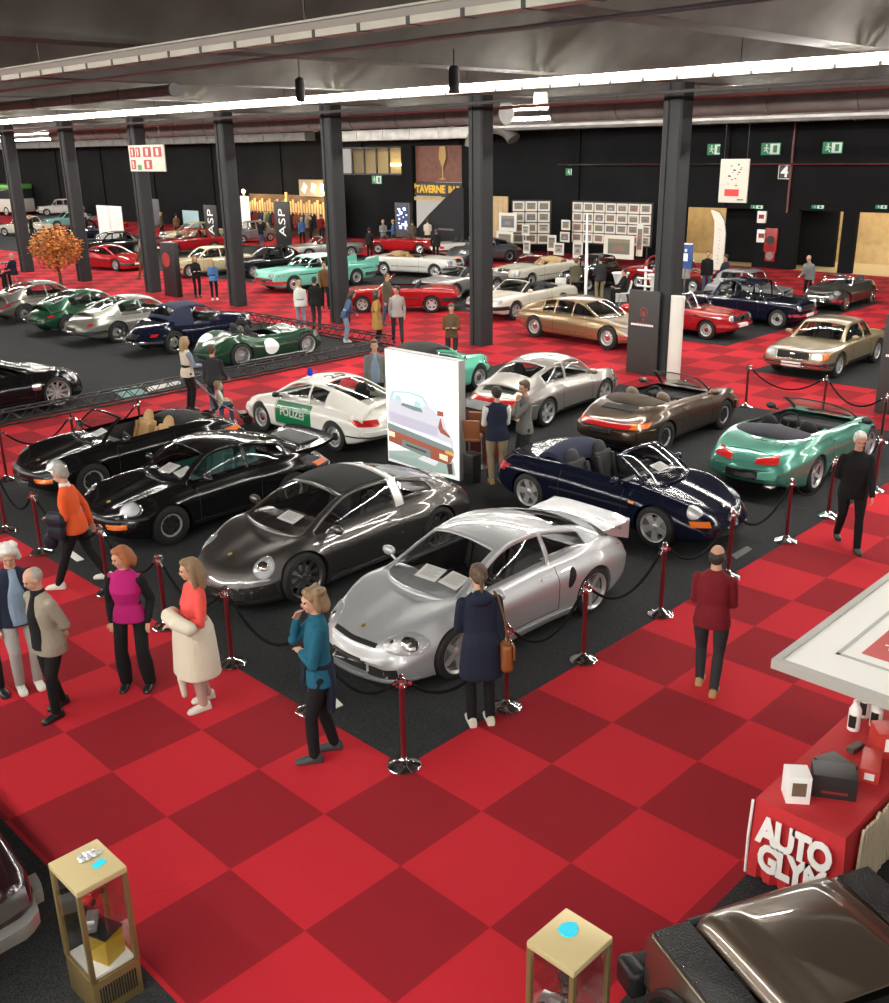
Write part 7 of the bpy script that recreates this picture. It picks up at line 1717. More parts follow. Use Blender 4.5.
# print display: framed pictures on dark grids
rndp = random.Random(11); PC = [mat('print tone %d' % i, c, .6) for i, c in enumerate(((.13,.125,.11),(.18,.15,.10),(.10,.11,.12),(.20,.14,.10),(.11,.13,.10),(.26,.25,.23),(.08,.10,.16),(.22,.11,.08)))]
def picture(org, u, w, h, lab, grp, tone, framem=None):
    """framed print: frame mesh with picture and mount as parts"""
    u = Vector(u).normalized(); n = Vector((-u.y*-1, -u.x, 0)); F = frame_mat(org, u, (0,0,1)); b = MB(); b.prism([(-w/2,-h/2),(w/2,-h/2),(w/2,h/2),(-w/2,h/2)], 0, .03, 0, F); o = b.build('framed_print', framem or mat('print mount', (.55,.53,.47), .7)); tag(o, lab, 'picture', grp)
    k = MB(); k.prism([(-w*.36,-h*.30),(w*.36,-h*.30),(w*.36,h*.34),(-w*.36,h*.34)], .03, .036, 0, F); k.prism([(-w*.25,-h*.16),(w*.22,-h*.16),(w*.15,h*.04),(-w*.12,h*.05)], .036, .039, 1, F); k.prism([(-w*.36,.18*h),(w*.36,.18*h),(w*.36,h*.34),(-w*.36,h*.34)], .036, .038, 2, F)
    k.build('picture', [PC[tone], PC[(tone+3)%8], PC[(tone+5)%8]], o); return o
def grid_board(X, px0, px1, z0, z1, nc, nr, lab, grp, word, skew=0):
    a, b_ = WX(px0,230,X), WX(px1,230,X); A, B = Vector((X+skew,a.y,0)), Vector((X,b_.y,0)); u = (B-A); L = u.length; u.normalize(); r = empty('display_wall', (A+B)/2, math.atan2(u.y,u.x), lab, 'display wall')
    p = MB(); p.box((0,.03,(z0+z1)/2), (L+.1,.04,z1-z0+.1)); p.build('panel', mat('display panel', (.018,.018,.02), .7), r)
    for s in (-1,1): l = MB(); l.box((s*L*.45,.08,z1/2), (.05,.05,z1)); l.box((s*L*.45,.08,.02), (.05,.7,.04)); l.build('foot', M_DKALLOY, r)
    n = u.cross(Vector((0,0,1)))
    for i in range(nc):
        for j in range(nr): picture(A + u*L*(i+.5)/nc + Vector((0,0,z0+(z1-z0)*(j+.5)/nr)) - n*.0, u, L/nc*.92, (z1-z0)/nr*.9, 'framed print %s, %s row, %s' % (word, ('bottom','second lowest','third','top')[j], ('first column','second column','third column','fourth column','fifth column','sixth column','seventh column')[i]), grp, rndp.randrange(8))
grid_board(42.2, 572, 651, 1.05, 3.05, 7, 4, 'long dark display wall of framed prints behind the visitors', 'framed prints on the long display wall', 'on the long display wall')
grid_board(43.2, 523, 550, .75, 3.0, 3, 4, 'short dark display wall of framed prints right of the middle column', 'framed prints on the short display wall', 'on the short display wall', -.9)
for px, py, X, w, h, l, t in ((508,222,41.5,1.25,.95,'purple crowd poster beside the middle column',6),(505,240,41.5,1.2,.9,'orange crowd poster below the purple poster',3),(526,230,40.9,.5,.55,'small pale print left of the short display wall',5),(527,247,40.9,.45,.65,'small portrait print left of the short display wall',5),(559,249,41.0,.65,.6,'white framed print on the floor between display walls',5),(566,225,41.8,.55,.5,'upper print in the gap between display walls',1),(565,237,41.8,.6,.5,'lower bluish print in the gap between display walls',2),(552,243,41.3,.55,.8,'yellow framed print between the display walls',1),(619,247,40.8,1.75,1.1,'large racing scene print leaning before the long display wall',4),(578,250,41,.6,.8,'pale print leaning at the left foot of the long display wall',5),(640,240,41,.35,1.5,'tall reddish banner print before the long display wall',7)):
    d = WX(px, py, X); picture((X, d.y, max(d.z, h/2+.02)), (0,-1,0), w, h, l, None, t); s = MB()
p = WX(494,235,44.2); r = empty('timber_screen', (44.2,p.y,0), 0, 'pale timber screen right of the middle column', 'screen'); b = MB()
for k in range(6): b.box((0,-.9+.36*k,1.55), (.08,.34,3.1))
b.build('board', M_TAN, r); b = MB(); b.box((.08,0,1.5), (.06,2.0,.1)); b.box((.08,0,.03), (.5,2.0,.06)); b.build('foot', M_DKALLOY, r)
# grey tent
p = WX(452,238,43.8); r = empty('grey_tent', (45.0,WX(447,238,45.0).y,0), 0, 'dark grey angular tent behind the middle column', 'tent'); b = MB(); b.prism([(-2.0,0),(2.1,0),(2.1,3.5),(1.4,3.5),(-.9,1.9),(-2.0,1.0)], -.7, .7, 0, Matrix(((0,0,1,0),(-1,0,0,0),(0,1,0,0),(0,0,0,1)))); b.build('canvas', mat('tent grey', (.03,.03,.034), .85, spec=.1), r)
b = MB(); b.box((-.71,-.6,1.1), (.01,1.3,.12)); b.build('faint_lettering', mat('tent print', (.12,.12,.12), .7), r)
# autumn tree in the aisle
def tree():
    p = Vector((20.3,44.4,0)); r = empty('autumn_tree', p, 0, 'small tree with orange autumn leaves by the left columns', 'tree'); rnd = random.Random(4); b = MB(); b.tube([(0,0,0),(.03,0,.5),(-.02,.03,.95),(0,0,1.3)], [.09,.07,.06,.045], 8); BK_ = mat('bark', (.10,.05,.03), .9)
    br = [((0,0,.95+.1*k), (.75*cos(1.3*k)*rnd.uniform(.7,1),.75*sin(1.3*k)*rnd.uniform(.7,1),1.45+.14*k)) for k in range(9)]
    b.build('trunk', BK_, r)
    for a, c in br: t = MB(); t.tube([a, (Vector(a)+Vector(c))/2+Vector((0,0,.08)), c], [.035,.025,.01], 6); t.build('branch', BK_, r)
    f = MB()
    for k in range(2600):
        a, e = rnd.uniform(0,2*pi), rnd.uniform(-1,1); q = rnd.random()**.4; d = Vector((1.15*cos(a)*sqrt(1-e*e)*q,1.15*sin(a)*sqrt(1-e*e)*q,1.72+.92*e*q)); d += Vector((.15*sin(5*d.y),.15*sin(6*d.x),.15*sin(4*d.x+3*d.y)))
        s = rnd.uniform(.05,.10); R = Matrix.Rotation(rnd.uniform(0,6),3,'Z') @ Matrix.Rotation(rnd.uniform(-1.2,1.2),3,'X'); f.add([d+R@Vector(v)*s for v in ((-1,0,0),(0,-.7,.15),(1,0,0),(0,.7,.15))], [(0,1,2,3)], k%3)
    tag(f.build('foliage', [mat('orange leaf', (.62,.22,.04), .7), mat('amber leaf', (.66,.32,.07), .7), mat('rust leaf', (.30,.09,.02), .7)], r), None, None, None, 'stuff')
tree()
# black banners with tall white letters
for px, X, l, h in ((213,37,'black banner with tall white letters left of a column',2.5),(284,37,'black banner with tall white letters in front of the market stall',2.9)):
    d = WX(px,240,X); r = empty('black_banner', (X,d.y,0), 0, l, 'banner'); b = MB(); b.box((0,0,h/2), (.06,1.5,h), None, 0, .01); b.build('panel', M_BLACK, r); t = MB(); text(t, 'ASP', .95, frame_mat((-.035,.0,h*.58),(0,0,1),(0,1,0)), .012, .0, 0, 1.05); t.build('white_letters', M_WHITE, r); b = MB(); b.box((0,0,.02), (.5,1.5,.04)); b.build('foot', M_DKALLOY, r)
d = WX(112,235,33); r = empty('room_divider', (33,d.y,0), 0, 'pair of white blank panels above the red wedge car', 'divider')
for s in (1,-1): b = MB(); b.box((0,s*.85,1.35), (.06,1.6,2.3), None, 0, .01); b.build('panel', M_WHITE, r)
b = MB(); b.box((.05,0,.1), (.5,3.3,.2)); b.build('foot', M_DKALLOY, r)
for px, X, w, h, m, l in ((192,39,2.0,1.7,mat('pale blue panel', (.28,.42,.46), .6),'pale blue panel right of the left banner'),(247,42,1.0,2.6,M_WHITE,'white panel left of the market stall'),(158,44,1.2,2.0,mat('dark grey panel', (.10,.10,.11), .6),'dark grey panel behind the columns at left')):
    d = WX(px,230,X); r = empty('room_divider', (X,d.y,0), 0, l, 'panel'); b = MB(); b.box((0,0,h/2+.2), (.06,w,h), None, 0, .01); b.build('panel', m, r); b = MB(); b.box((0,0,.1), (.5,w,.2)); b.build('foot', M_DKALLOY, r)
# market stall
def stall():
    X = 44.6; a, b_ = WX(248,220,X).y, WX(337,220,X).y; L = a-b_; cy = (a+b_)/2; r = empty('market_stall', (X,cy,0), 0, 'warmly lit timber market stall left of the far column', 'stall'); PL = mat('lit timber slat', (.55,.36,.16), .7, vary=.25, vscale=2); n = 34; s = MB()
    for k in range(n): s.box((0,-L/2+L*(k+.5)/n,1.55), (.05,L/n*.6,1.9-.25*(k%3)))
    tag(s.build('slat_wall', PL, r), None, None, None, 'stuff'); b = MB(); b.box((.3,0,1.4), (.1,L,2.8)); b.build('back_panel', mat('stall back', (.10,.06,.03), .8), r)
    for y in (-L/2,0,L/2): c = MB(); c.box((-.2,y,1.5), (.14,.14,3.0)); c.build('upright', PL, r)
    c = MB(); c.box((-.2,0,.95), (.9,L*.95,.06)); c.build('counter', PL, r); c = MB(); c.box((0,-L*.28,3.3), (.1,3.2,1.1)); c.build('signboard', mat('stall sign', (.28,.22,.15), .7), r); c = MB()
    for k in range(3): c.box((-.06,-L*.28-1+1.0*k,3.3), (.02,.45,.6), Matrix.Rotation(.3*k,3,'X'))
    c.build('sign_motif', M_WHITE, r)
    for i, y in enumerate((L*.46,-L*.44)):
        c = MB(); c.ell((-.5,y,3.0), (.12,.14,.14), 12, 8); c.build('lamp_globe', mat('warm bulb', (1,1,1), .4, emit=(1,.72,.35), es=18), r)
        l = bpy.data.lights.new('stall lamp', 'POINT'); l.energy = 170; l.color = (1,.72,.38); l.shadow_soft_size = .15; lo = bpy.data.objects.new('stall_lamp', l); COL.objects.link(lo); lo.location = (X-.9,cy+y*.8,2.9)
    l = bpy.data.lights.new('stall lamp', 'POINT'); l.energy = 170; l.color = (1,.72,.38); l.shadow_soft_size = .15; lo = bpy.data.objects.new('stall_lamp', l); COL.objects.link(lo); lo.location = (X-1.0,cy,2.9)
    cols = [cloth('stall %d' % k, c) for k, c in enumerate(((.02,.02,.025),(.20,.03,.03),(.10,.06,.03),(.03,.05,.12),(.30,.25,.18),(.05,.12,.07)))]
    R_ = empty('clothes_rail', (X-1.1,cy,0), 0, 'metal clothes rail in front of the market stall', 'clothes rail'); b = MB(); b.tube([(0,-L*.42,1.7),(0,0,1.7),(0,L*.42,1.7)], .02, 6); b.build('bar', M_STEEL, R_)
    for y in (-L*.42,0,L*.42): b = MB(); b.tube([(0,y,.03),(0,y,1.7)], .02, 6); b.box((0,y,.02), (.5,.05,.04)); b.build('stand_leg', M_STEEL, R_)
    for k in range(22):
        y = -L*.40+L*.80*k/21; b = MB(); rings(b, [(.75,0,.20,.10),(1.1,0,.20,.10),(1.45,0,.19,.09),(1.60,0,.12,.06),(1.68,0,.03,.03)], n=12)
        for s in (1,-1): b.tube([(s*.17,0,1.50),(s*.24,0,1.2),(s*.25,0,.95)], .05, 8)
        h = b.build('hanging_coat', cols[(k*5)%6]); h.location = (X-1.1,cy+y,0); h.rotation_euler = (0,0,.3*sin(k)); tag(h, 'coat on the rail of the market stall, %s from the left' % ('1st 2nd 3rd 4th 5th 6th 7th 8th 9th 10th 11th 12th 13th 14th 15th 16th 17th 18th 19th 20th 21st 22nd'.split()[21-k]), 'coat', 'coats on the market stall rail')
        q = MB(); q.tube([(0,0,1.66),(0,0,1.72),(.02,0,1.74)], .008, 5); q.build('hanger_hook', M_STEEL, h)
stall()
# far clutter at the left: a bus and low stands
r = empty('single_deck_bus', (44.0,108.0,0), radians(100), 'green and cream bus at the far left end of the hall', 'bus'); b = MB(); b.box((0,0,1.0), (9,2.4,1.3), None, 0, .15); b.build('lower_body', mat('bus cream', (.55,.54,.48), .5), r); b = MB(); b.box((0,0,2.1), (8.9,2.35,.9), None, 0, .1); b.build('window_band', mat('bus window', (.03,.035,.04), .15), r); b = MB(); b.box((0,0,2.8), (9,2.4,.5), None, 0, .2); b.build('roof', mat('bus green', (.12,.40,.08), .5), r)
tm, rm = wheel_meshes(.45,.26,'steel',M_ALLOY)
for x in (-3,3):
    for s in (1,-1): w = bpy.data.objects.new('wheel', tm); link(w, r); w.location = (x,s*1.1,.45); w.rotation_euler = (0,0,0 if s > 0 else pi); q = bpy.data.objects.new('rim', rm); link(q, w)
b = MB(); b.box((0,0,.25), (5.2,2.4,.5), None, 0, .02); o = b.build('car_plinth', BRD); o.location = (43,92,0); o.rotation_euler = (0,0,radians(160)); tag(o, 'dark plinth under the white saloon far off at left', 'plinth')
# floor stickers and cards
def card(pts, lab, m, name='info_card', z=.006, cat='card'):
    P = [G(*q) for q in pts]; c = sum(P, Vector())/len(P); b = MB(); b.prism([(p.x-c.x,p.y-c.y) for p in P], 0, .012); o = b.build(name, m); o.location = (c.x,c.y,z); return tag(o, lab, cat)
card(((63,552),(70,550),(84,560),(77,562)), 'white card on the dark carpet beside the orange-jumpered walker', M_WHITE); card(((327,703),(336,699),(343,706),(334,710)), 'white card on the carpet behind the man in teal', M_WHITE)
card(((731,556),(747,547),(752,550),(736,560)), 'dim card on the carpet in front of the navy open car', mat('dim card', (.11,.105,.10), .6)); 
TE = mat('teal sticker', (.10,.24,.22), .7); card(((111,390),(135,386),(150,395),(125,400)), 'teal floor sticker by the black modern coupe', TE, 'floor_sticker', cat='sticker'); card(((146,388),(180,381),(181,384),(149,392)), 'white lettered floor strip beside the teal sticker', mat('sticker white', (.5,.5,.48), .7), 'floor_sticker', cat='sticker')
# pushchair
def pushchair():
    p = G(227,424); r = empty('pushchair', (p.x,p.y,.004), radians(-45.3+20), 'black pushchair carrying the small child', 'pushchair'); b = MB(); b.box((-.05,0,.42), (.42,.36,.06), Matrix.Rotation(radians(-8),3,'Y'), 0, .02); b.box((-.28,0,.66), (.06,.36,.50), Matrix.Rotation(radians(-20),3,'Y'), 0, .02); b.build('seat', M_BLACK, r)
    for s in (1,-1):
        c = MB(); c.tube([(.42,s*.22,.12),(-.1,s*.22,.5),(-.55,s*.22,.98)], .014, 6); c.tube([(-.4,s*.26,.15),(-.1,s*.22,.5)], .014, 6); c.build('frame_tube', M_DKALLOY, r)
        for x, R in ((.42,.10),(-.4,.15)): w = MB(); w.lathe([(R*.6,-.02),(R,-.02),(R,.02),(R*.6,.02)], 18, (x,s*.25,R), axis='y'); w.lathe([(.001,-.012),(R*.62,-.012),(R*.62,.012),(.001,.012)], 14, (x,s*.25,R), axis='y'); w.build('wheel', M_TYRE, r)
    c = MB(); c.tube([(-.55,-.22,.98),(-.55,0,1.0),(-.55,.22,.98)], .016, 6); c.build('handle', M_BLACK, r); c = MB(); c.box((.36,0,.22), (.16,.3,.02)); c.build('footrest', M_BLACK, r)
    return r
PUSH = pushchair()
# high table with stools at the far left
r = empty('high_table', (*G(9,286)[:2],0), 0, 'dark high table with two drinkers at the far left', 'table'); b = MB(); b.lathe([(.001,1.05),(.35,1.05),(.35,1.08),(.001,1.08)], 22); b.build('table_top', M_BLACK, r); b = MB(); b.tube([(0,0,0),(0,0,1.05)], .03, 8); b.lathe([(.001,0),(.28,0),(.2,.04),(.001,.04)], 16); b.build('stem', M_DKALLOY, r)
r = empty('hose_stand', (22.0,37.6,0), 0, 'black slab stand with a red disc beside the column at left', 'board'); b = MB(); b.box((0,0,1.1), (.25,1.0,2.2), None, 0, .02); b.build('slab', M_BLACK, r); b = MB(); b.lathe([(.001,0),(.3,0),(.3,.02),(.001,.02)], 20); b.v = [(-.13-v[2],v[0]+.1,v[1]+1.5) for v in b.v]; b.build('red_disc', RS, r)
# ================================================================ the visitors
def I(a): return radians(-45.3 + a)          # 0 = facing picture right, 90 = away, 180 = left, 270 = towards the camera
BLK = cloth('black', (.010,.010,.011)); NAVY = cloth('navy', (.014,.018,.036)); DENIM = cloth('denim', (.06,.09,.16)); LDENIM = cloth('light denim', (.22,.28,.36)); CHAR = cloth('charcoal', (.03,.031,.034)); GREY = cloth('grey', (.16,.16,.155)); LGREY = cloth('light grey', (.36,.35,.33))
CREAM = cloth('cream', (.60,.55,.44)); BEIGE = cloth('beige', (.27,.235,.185)); KHAKI = cloth('khaki', (.26,.21,.13)); PINKB = cloth('pink beige', (.42,.28,.24)); MAG = cloth('magenta', (.36,.012,.13)); CORAL = cloth('coral', (.70,.085,.075)); ORNG = cloth('orange', (.66,.095,.025)); TEALC = cloth('teal', (.012,.095,.15)); DRED = cloth('dark red', (.155,.012,.018)); WHITEC = cloth('white', (.66,.65,.62)); BLUE = cloth('blue', (.06,.15,.33)); BROWN = cloth('brown', (.12,.065,.03)); OLIVE = cloth('olive', (.09,.08,.05)); MUST = cloth('mustard', (.36,.21,.06)); SHIRTB = cloth('shirt blue', (.20,.27,.36))
SH_B = mat('black shoe', (.012,.012,.012), .35); SH_W = mat('white shoe', (.62,.60,.54), .6); SH_T = mat('tan shoe', (.38,.24,.11), .6); SH_G = mat('grey shoe', (.04,.04,.042), .6)
H_WHITE = mat('white hair', (.62,.60,.56), .7, bump=.5, bscale=60); H_GREY = mat('grey hair', (.30,.28,.25), .7, bump=.5, bscale=60); H_BRN = mat('brown hair', (.085,.05,.03), .6, bump=.5, bscale=60); H_LB = mat('light brown hair', (.21,.135,.07), .6, bump=.5, bscale=60); H_DK = mat('dark hair', (.02,.016,.014), .6, bump=.5, bscale=60); H_RED = mat('red hair', (.28,.085,.025), .6, bump=.5, bscale=60); H_BLD = mat('blonde hair', (.34,.24,.12), .6, bump=.5, bscale=60)

person(G(30,687), I(305), 1.76, 'white-haired man in navy waistcoat and pale trousers at far left', NAVY, LGREY, SH_W, H_WHITE, ('table','down'), kind='jacket', open_front=SHIRTB, style='bushy', head=(-15,25), undercuff=SHIRTB, lean=4, build=1.05)
person(G(60,711), I(236), 1.70, 'older man in beige blazer over black with hands behind his back', BEIGE, BLK, SH_B, H_GREY, ('behind','behind'), kind='jacket', hem=.43, open_front=BLK, collar=BLK, style='thin', head=(-20,22), stride=.10, lean=3, build=1.1)
person(G(139,686), I(268), 1.70, 'red-haired woman in magenta top and wide black trousers', MAG, BLK, SH_B, H_RED, ('pocket','pocket'), fem='wide', style='bob', head=(-55,15), undercuff=BLK, sleeve=.5, spread=.13, hem=.49)
_d, jd, Td, Ud = person(G(206,704), I(215), 1.72, 'woman in coral jumper carrying a cream coat', CORAL, PINKB, SH_W, H_LB, ('carry','folded'), fem=True, style='long', head=(-18,8), stride=.06)
_e, je, Te, Ue = person(G(84,585), I(183), 1.76, 'man in orange jumper striding left with a dark jacket over his arm', ORNG, BLK, SH_W, H_GREY, ('carry','walkb'), stride=.30, lean=6, collar=WHITEC, style='short', head=(0,22), build=1.1)
def waist_jacket(root, T, U, HD, jr, s_, H):
    b = MB(); rings(b, [(U(.30),-.09,.045,.15),(U(.42),-.10,.05,.17),(U(.55),-.09,.05,.16),(U(.575),-.08,.03,.14)], T, 14); b.build('tied_jacket', NAVY, root)
    k = MB(); rings(k, [(U(.555),0,.138,.172),(U(.575),0,.142,.176),(U(.59),0,.136,.170)], T, 20); k.ell(T((.14,.04,U(.57))), (.035,.05,.04)); limb(k, [T((.14,.05,U(.56))), T((.16,.09,U(.49)))], [.03,.022]); k.build('sleeve_knot', NAVY, root)
person(G(325,755), I(188), 1.82, 'man in teal shirt with hand to his chin at the front corner', TEALC, BLK, SH_G, H_LB, ('folded','chin'), kind='shirt', style='bushy', head=(12,8), stride=.10, extras=(waist_jacket,), collar=TEALC)
_g, jg, Tg, Ug = person(G(481,723), I(100), 1.76, 'person in a long navy hooded coat bending over the silver coupe', NAVY, BLK, SH_W, H_BRN, ('forward','down'), kind='parka', hem=.33, style='tail', head=(0,22), lean=7, collar=LGREY)
person(G(706,689), I(66), 1.70, 'balding man in dark red jumper standing with folded arms', DRED, CHAR, SH_T, H_DK, ('folded','folded'), style='bald', stride=.10, build=1.08)
person(G(846,546), I(262), 1.76, 'white-haired man in black walking towards the camera', BLK, BLK, SH_B, H_WHITE, ('walkf','behind'), kind='jacket', hem=.44, stride=.22, style='short', head=(0,15), build=1.12)
person(G(-12,690), I(310), 1.78, 'dark-dressed visitor almost outside the left picture edge', BLK, BLK, SH_B, H_DK, ('down','down'), kind='jacket', stride=.16, detail=1)
# middle distance
person(G(191,410), I(40), 1.72, 'blonde woman in cream jumper and black trousers by the pushchair', CREAM, BLK, SH_B, H_BLD, ('down','forward'), fem=True, style='long', detail=1, undercuff=LDENIM, sleeve=.5)
person(G(218,421), I(85), 1.72, 'man in grey jumper and jeans standing behind the pushchair', CHAR, DENIM, SH_W, H_BRN, ('down','handle'), detail=1, build=1.05)
M_ = PUSH.matrix_basis; cpos = M_ @ Vector((-.12,0,0))
person((cpos.x,cpos.y,.0), I(20), 1.0, 'small child sitting in the black pushchair', CREAM, DENIM, SH_W, H_LB, ('forward','forward'), sit=.40, detail=1, hs=1.55, build=1.1)
person(G(377,418), I(275), 1.76, 'man in grey jacket and pale blue shirt left of the light box', GREY, CHAR, SH_B, H_BRN, ('down','down'), kind='jacket', open_front=SHIRTB, detail=1)
person(G(497,483), I(100), 1.76, 'man in navy waistcoat with white sleeves beside the light box', NAVY, KHAKI, SH_T, H_DK, ('forward','forward'), kind='vest', undercuff=WHITEC, sleeve=.3, detail=1, head=(0,8), build=1.1, lean=3)
person(G(524,476), I(200), 1.78, 'man in grey jumper touching his face beside the waistcoat man', GREY, CHAR, SH_B, H_BRN, ('chin','folded'), detail=1, head=(10,10))
person(G(452,366), I(265), 1.72, 'man in brown jacket with clasped hands behind the mint classic', BROWN, CHAR, SH_B, H_BRN, ('folded','folded'), kind='jacket', detail=1, head=(0,18), open_front=OLIVE)
person(G(398,343), I(285), 1.76, 'man in light grey hooded top strolling in the red aisle', LGREY, CHAR, SH_B, H_DK, ('pocket','walkb'), stride=.2, detail=1, head=(-60,10))
person(G(388,325), I(330), 1.76, 'man in olive jacket behind the light grey hooded man', OLIVE, DENIM, SH_B, H_BRN, ('down','down'), kind='jacket', stride=.15, detail=1)
person(G(378,344), I(20), 1.66, 'woman in mustard coat standing in the red aisle', MUST, BLK, SH_B, H_DK, ('pocket','pocket'), kind='longcoat', hem=.28, fem=True, style='long', detail=1)
person(G(346,342), I(15), 1.64, 'woman in denim leaning forward beside the column', DENIM, LDENIM, SH_W, H_DK, ('forward','hip'), kind='jacket', fem=True, style='long', detail=1, lean=22, head=(0,20))
person(G(302,329), I(100), 1.64, 'woman in white jumper and pale jeans seen from behind', WHITEC, LDENIM, SH_W, H_BLD, ('down','down'), fem=True, style='tail', detail=1)
person(G(317,330), I(80), 1.76, 'dark-jacketed man next to the woman in white jumper', BLK, CHAR, SH_B, H_DK, ('down','down'), kind='jacket', detail=1)
person(G(326,308), I(280), 1.74, 'man in brown jacket facing the white jumper couple', BROWN, BLK, SH_B, H_BRN, ('pocket','walkf'), kind='jacket', detail=1, stride=.15)
person(G(145,279), I(170), 1.78, 'man in olive coat walking left among the left columns', OLIVE, BROWN, SH_B, H_GREY, ('walkf','walkb'), kind='coat', hem=.42, stride=.25, detail=0)
person(G(198,297), I(300), 1.70, 'dark-clothed woman facing the woman in blue', BLK, BLK, SH_B, H_LB, ('folded','folded'), fem=True, style='long', detail=0)
person(G(215,300), I(95), 1.66, 'woman in bright blue jumper and black leggings', BLUE, BLK, SH_W, H_BLD, ('folded','down'), fem=True, style='long', detail=0)
for px, py, a, l, h in ((17,291,160,'dark-dressed drinker seated right of the high table at far left',H_GREY),(-5,295,20,'dark-dressed drinker at the left picture edge by the high table',H_DK)):
    p = G(px,py); person((p.x,p.y,0), I(a), 1.72, l, NAVY, BLK, SH_B, h, ('table','table'), kind='jacket', sit=.74, detail=0)
    o = empty('bar_stool', (p.x,p.y,0), 0, 'black stool under the ' + l.split(' by ')[0].split(' right')[0] + (' at the left edge' if px < 10 else ' nearer the tree'), 'stool'); b = MB(); b.lathe([(.001,.72),(.17,.72),(.17,.76),(.001,.76)], 18); b.build('seat', M_BLACK, o)
    for k in range(4): c = MB(); c.tube([(.1*cos(k*pi/2),.1*sin(k*pi/2),.72),(.2*cos(k*pi/2),.2*sin(k*pi/2),0)], .014, 6); c.build('leg', M_DKALLOY, o)
person(G(684,299), I(85), 1.70, 'dark-haired visitor in pale grey shirt right of the clad column', LGREY, CHAR, SH_B, H_DK, ('down','forward'), detail=0)
person(G(705,296), I(265), 1.76, 'visitor in black jumper at the middle of the right-hand trio', BLK, DENIM, SH_B, H_BRN, ('down','down'), detail=0)
person(G(723,299), I(200), 1.70, 'visitor in navy top at the right of the right-hand trio', NAVY, BLK, SH_B, H_DK, ('forward','forward'), detail=0, head=(0,15))
person(G(807,301), I(215), 1.74, 'grey-jacketed man stooping beside the dark grey roadster', GREY, BLK, SH_B, H_GREY, ('down','forward'), kind='jacket', detail=0, lean=12, head=(0,28), style='thin')
person(G(575,303), I(80), 1.70, 'visitor in olive top left of the thin white pole', OLIVE, BLK, SH_B, H_BRN, ('down','forward'), detail=0)
person(G(599,303), I(95), 1.78, 'visitor in dark top and khaki trousers at the white table', CHAR, KHAKI, SH_B, H_DK, ('forward','down'), detail=0)
p = G(623,305); person((p.x,p.y,0), I(190), 1.70, 'dark-haired visitor seated on a white chair', BLK, BLK, SH_B, H_DK, ('table','table'), sit=.47, detail=0)
# far visitors
far = [(370,259,90,BLK,BLK,'far visitor in black bending behind the white tourer',14),(436,262,80,BLK,BLK,'far visitor in black right of the white tourer seats',20),(384,250,270,GREY,DENIM,'far visitor in grey between column and totem',0),(394,248,180,BLUE,CHAR,'far visitor in blue left of the totem',0),(413,250,100,OLIVE,CHAR,'far visitor in olive by the totem foot',0),(428,249,80,CREAM,BLK,'far visitor in cream at the bar counter',0),(262,247,60,BLK,DENIM,'far visitor in black left of the right banner',0),(303,245,120,BLUE,BLK,'far visitor in blue at the market stall',0),(312,243,200,BLK,BLK,'far visitor in black at the market stall',0),(322,240,90,DRED,BLK,'far visitor in red near the far column',0),(18,240,200,NAVY,BLK,'far visitor in navy near the left picture edge',0),(33,241,0,BLK,CHAR,'far visitor in black facing the bus',0),(178,238,100,BROWN,BLK,'far visitor in brown behind the left columns',0),(228,235,250,GREY,BLK,'far visitor in grey right of the pale blue panel',0),(88,238,20,BLK,BLK,'far visitor in black beside the tree',0),(163,236,180,OLIVE,BLK,'far visitor in olive left of the columns gap',0),(278,248,40,BROWN,BLK,'far visitor in brown under the right banner',10),(343,247,270,CHAR,BLK,'far visitor in charcoal at the foot of the far column',0)]
hs_ = [H_DK,H_BRN,H_GREY,H_BLD]
for i, (px, py, a, t, l, lab, ln) in enumerate(far): person(G(px,py), I(a), 1.70+.04*(i%3), lab, t, l, SH_B, hs_[i%4], (('down','forward'),('pocket','down'),('folded','folded'))[i%3], kind='jacket' if i%2 else 'jumper', detail=0, lean=ln, stride=.1*(i%2))

# things carried
def on(root, mbv, name, m, lab, cat, vox=.012):
    me = remesh(mbv, vox, name, m, 4); o = bpy.data.objects.new(name, me); link(o); o.location = root.location; o.rotation_euler = root.rotation_euler; return tag(o, lab, cat)
b = MB(); s0, e0, w0, f0 = jd[1]; s1, e1, w1, f1 = jd[-1]; c = (w0+w1)/2
rings(b, [(.43,.05,.235,.285),(.60,.05,.225,.27),(.80,.05,.215,.25),(.95,.05,.20,.235),(1.03,.05,.17,.20)], n=22); limb(b, [c+Vector((-.02,.24,.02)), c+Vector((.06,.1,.06)), c+Vector((.06,-.12,.05)), c+Vector((-.02,-.26,.0))], [.075,.085,.085,.075]); limb(b, [c+Vector((-.02,-.25,.0)), c+Vector((-.08,-.32,-.12)), c+Vector((-.12,-.30,-.25))], [.08,.095,.07]); limb(b, [Vector((.25,.05,.42)), Vector((.24,.06,.22))], [.045,.03])
on(_d, b, 'draped_coat', CREAM, 'cream coat draped over the arms of the woman in coral', 'coat')
b = MB(); s0, e0, w0, f0 = je[1]
for k in range(6): q = e0.lerp(w0,.15+.16*k); b.ell(q+Vector((0,.02,-.02)), (.06,.10,.115)); b.ell(q+Vector((.01,.05,-.18)), (.05,.06,.12))
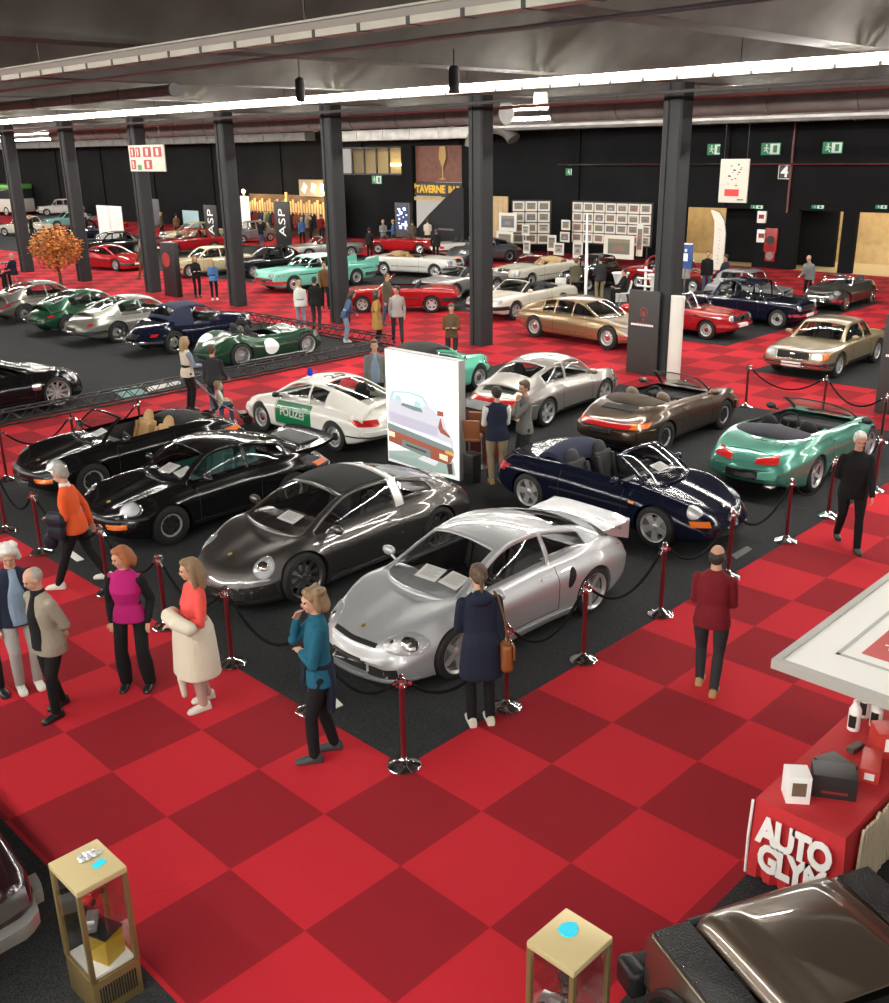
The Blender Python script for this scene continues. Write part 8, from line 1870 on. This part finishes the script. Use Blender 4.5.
b.ell(w0+Vector((.02,.04,-.32)), (.10,.07,.13)); on(_e, b, 'puffer_jacket', cloth('puffer navy', (.012,.014,.024), .5), 'dark quilted jacket over the arm of the orange-jumpered man', 'jacket')
TANB = mat('tan bag leather', (.23,.075,.02), .45, bump=.3, bscale=40); bag = empty('shoulder_bag', _g.location, _g.rotation_euler[2], 'tan leather bag at the hip of the navy-coated person', 'bag')
b = MB(); b.box((-.05,-.24,.80), (.26,.12,.30), None, 0, .045, .92); b.build('pouch', TANB, bag); b = MB(); b.box((-.07,-.306,.86), (.20,.02,.16), None, 0, .01); b.build('flap', TANB, bag); b = MB(); b.tube([(-.12,-.25,.94),(-.13,-.22,1.2),(-.06,-.16,1.46),(.02,-.14,1.475),(.08,-.22,1.2),(.04,-.24,.94)], .011, 6); b.build('strap', BROWN, bag); b = MB(); b.lathe([(.022,-.004),(.03,-.004),(.03,.004),(.022,.004)], 14, (-.12,-.285,.95), axis='y'); b.build('buckle', M_STEEL, bag)
# ================================================================ camera, light, look
w = bpy.data.worlds.new('ambient fill'); SC.world = w; w.use_nodes = True; bg = w.node_tree.nodes['Background']; bg.inputs[0].default_value = (1.0,.93,.84,1); bg.inputs[1].default_value = WORLD_E  # added ambient fill light, entering where the hall is left open
cam = bpy.data.cameras.new('camera'); co = bpy.data.objects.new('camera', cam); COL.objects.link(co)
cam.sensor_fit = 'VERTICAL'; cam.sensor_height = 24; cam.sensor_width = 24*889/1003; cam.lens = FPX/1003*24; cam.clip_end = 400
r_, d_, f_ = (Vector(CM[i]) for i in range(3))
co.matrix_world = Matrix(((r_.x,-d_.x,-f_.x,0),(r_.y,-d_.y,-f_.y,0),(r_.z,-d_.z,-f_.z,CAMZ),(0,0,0,1)))
SC.camera = co
vs = SC.view_settings; vs.view_transform = 'Standard'; vs.look = 'None'; vs.exposure = EXPOSURE; vs.gamma = 1; vs.use_curve_mapping = False
SC.cycles.max_bounces = 8; SC.cycles.diffuse_bounces = 4; SC.cycles.glossy_bounces = 4; SC.cycles.transparent_max_bounces = 16; SC.cycles.transmission_bounces = 4
SC.cycles.sample_clamp_indirect = 6; SC.cycles.use_light_tree = True
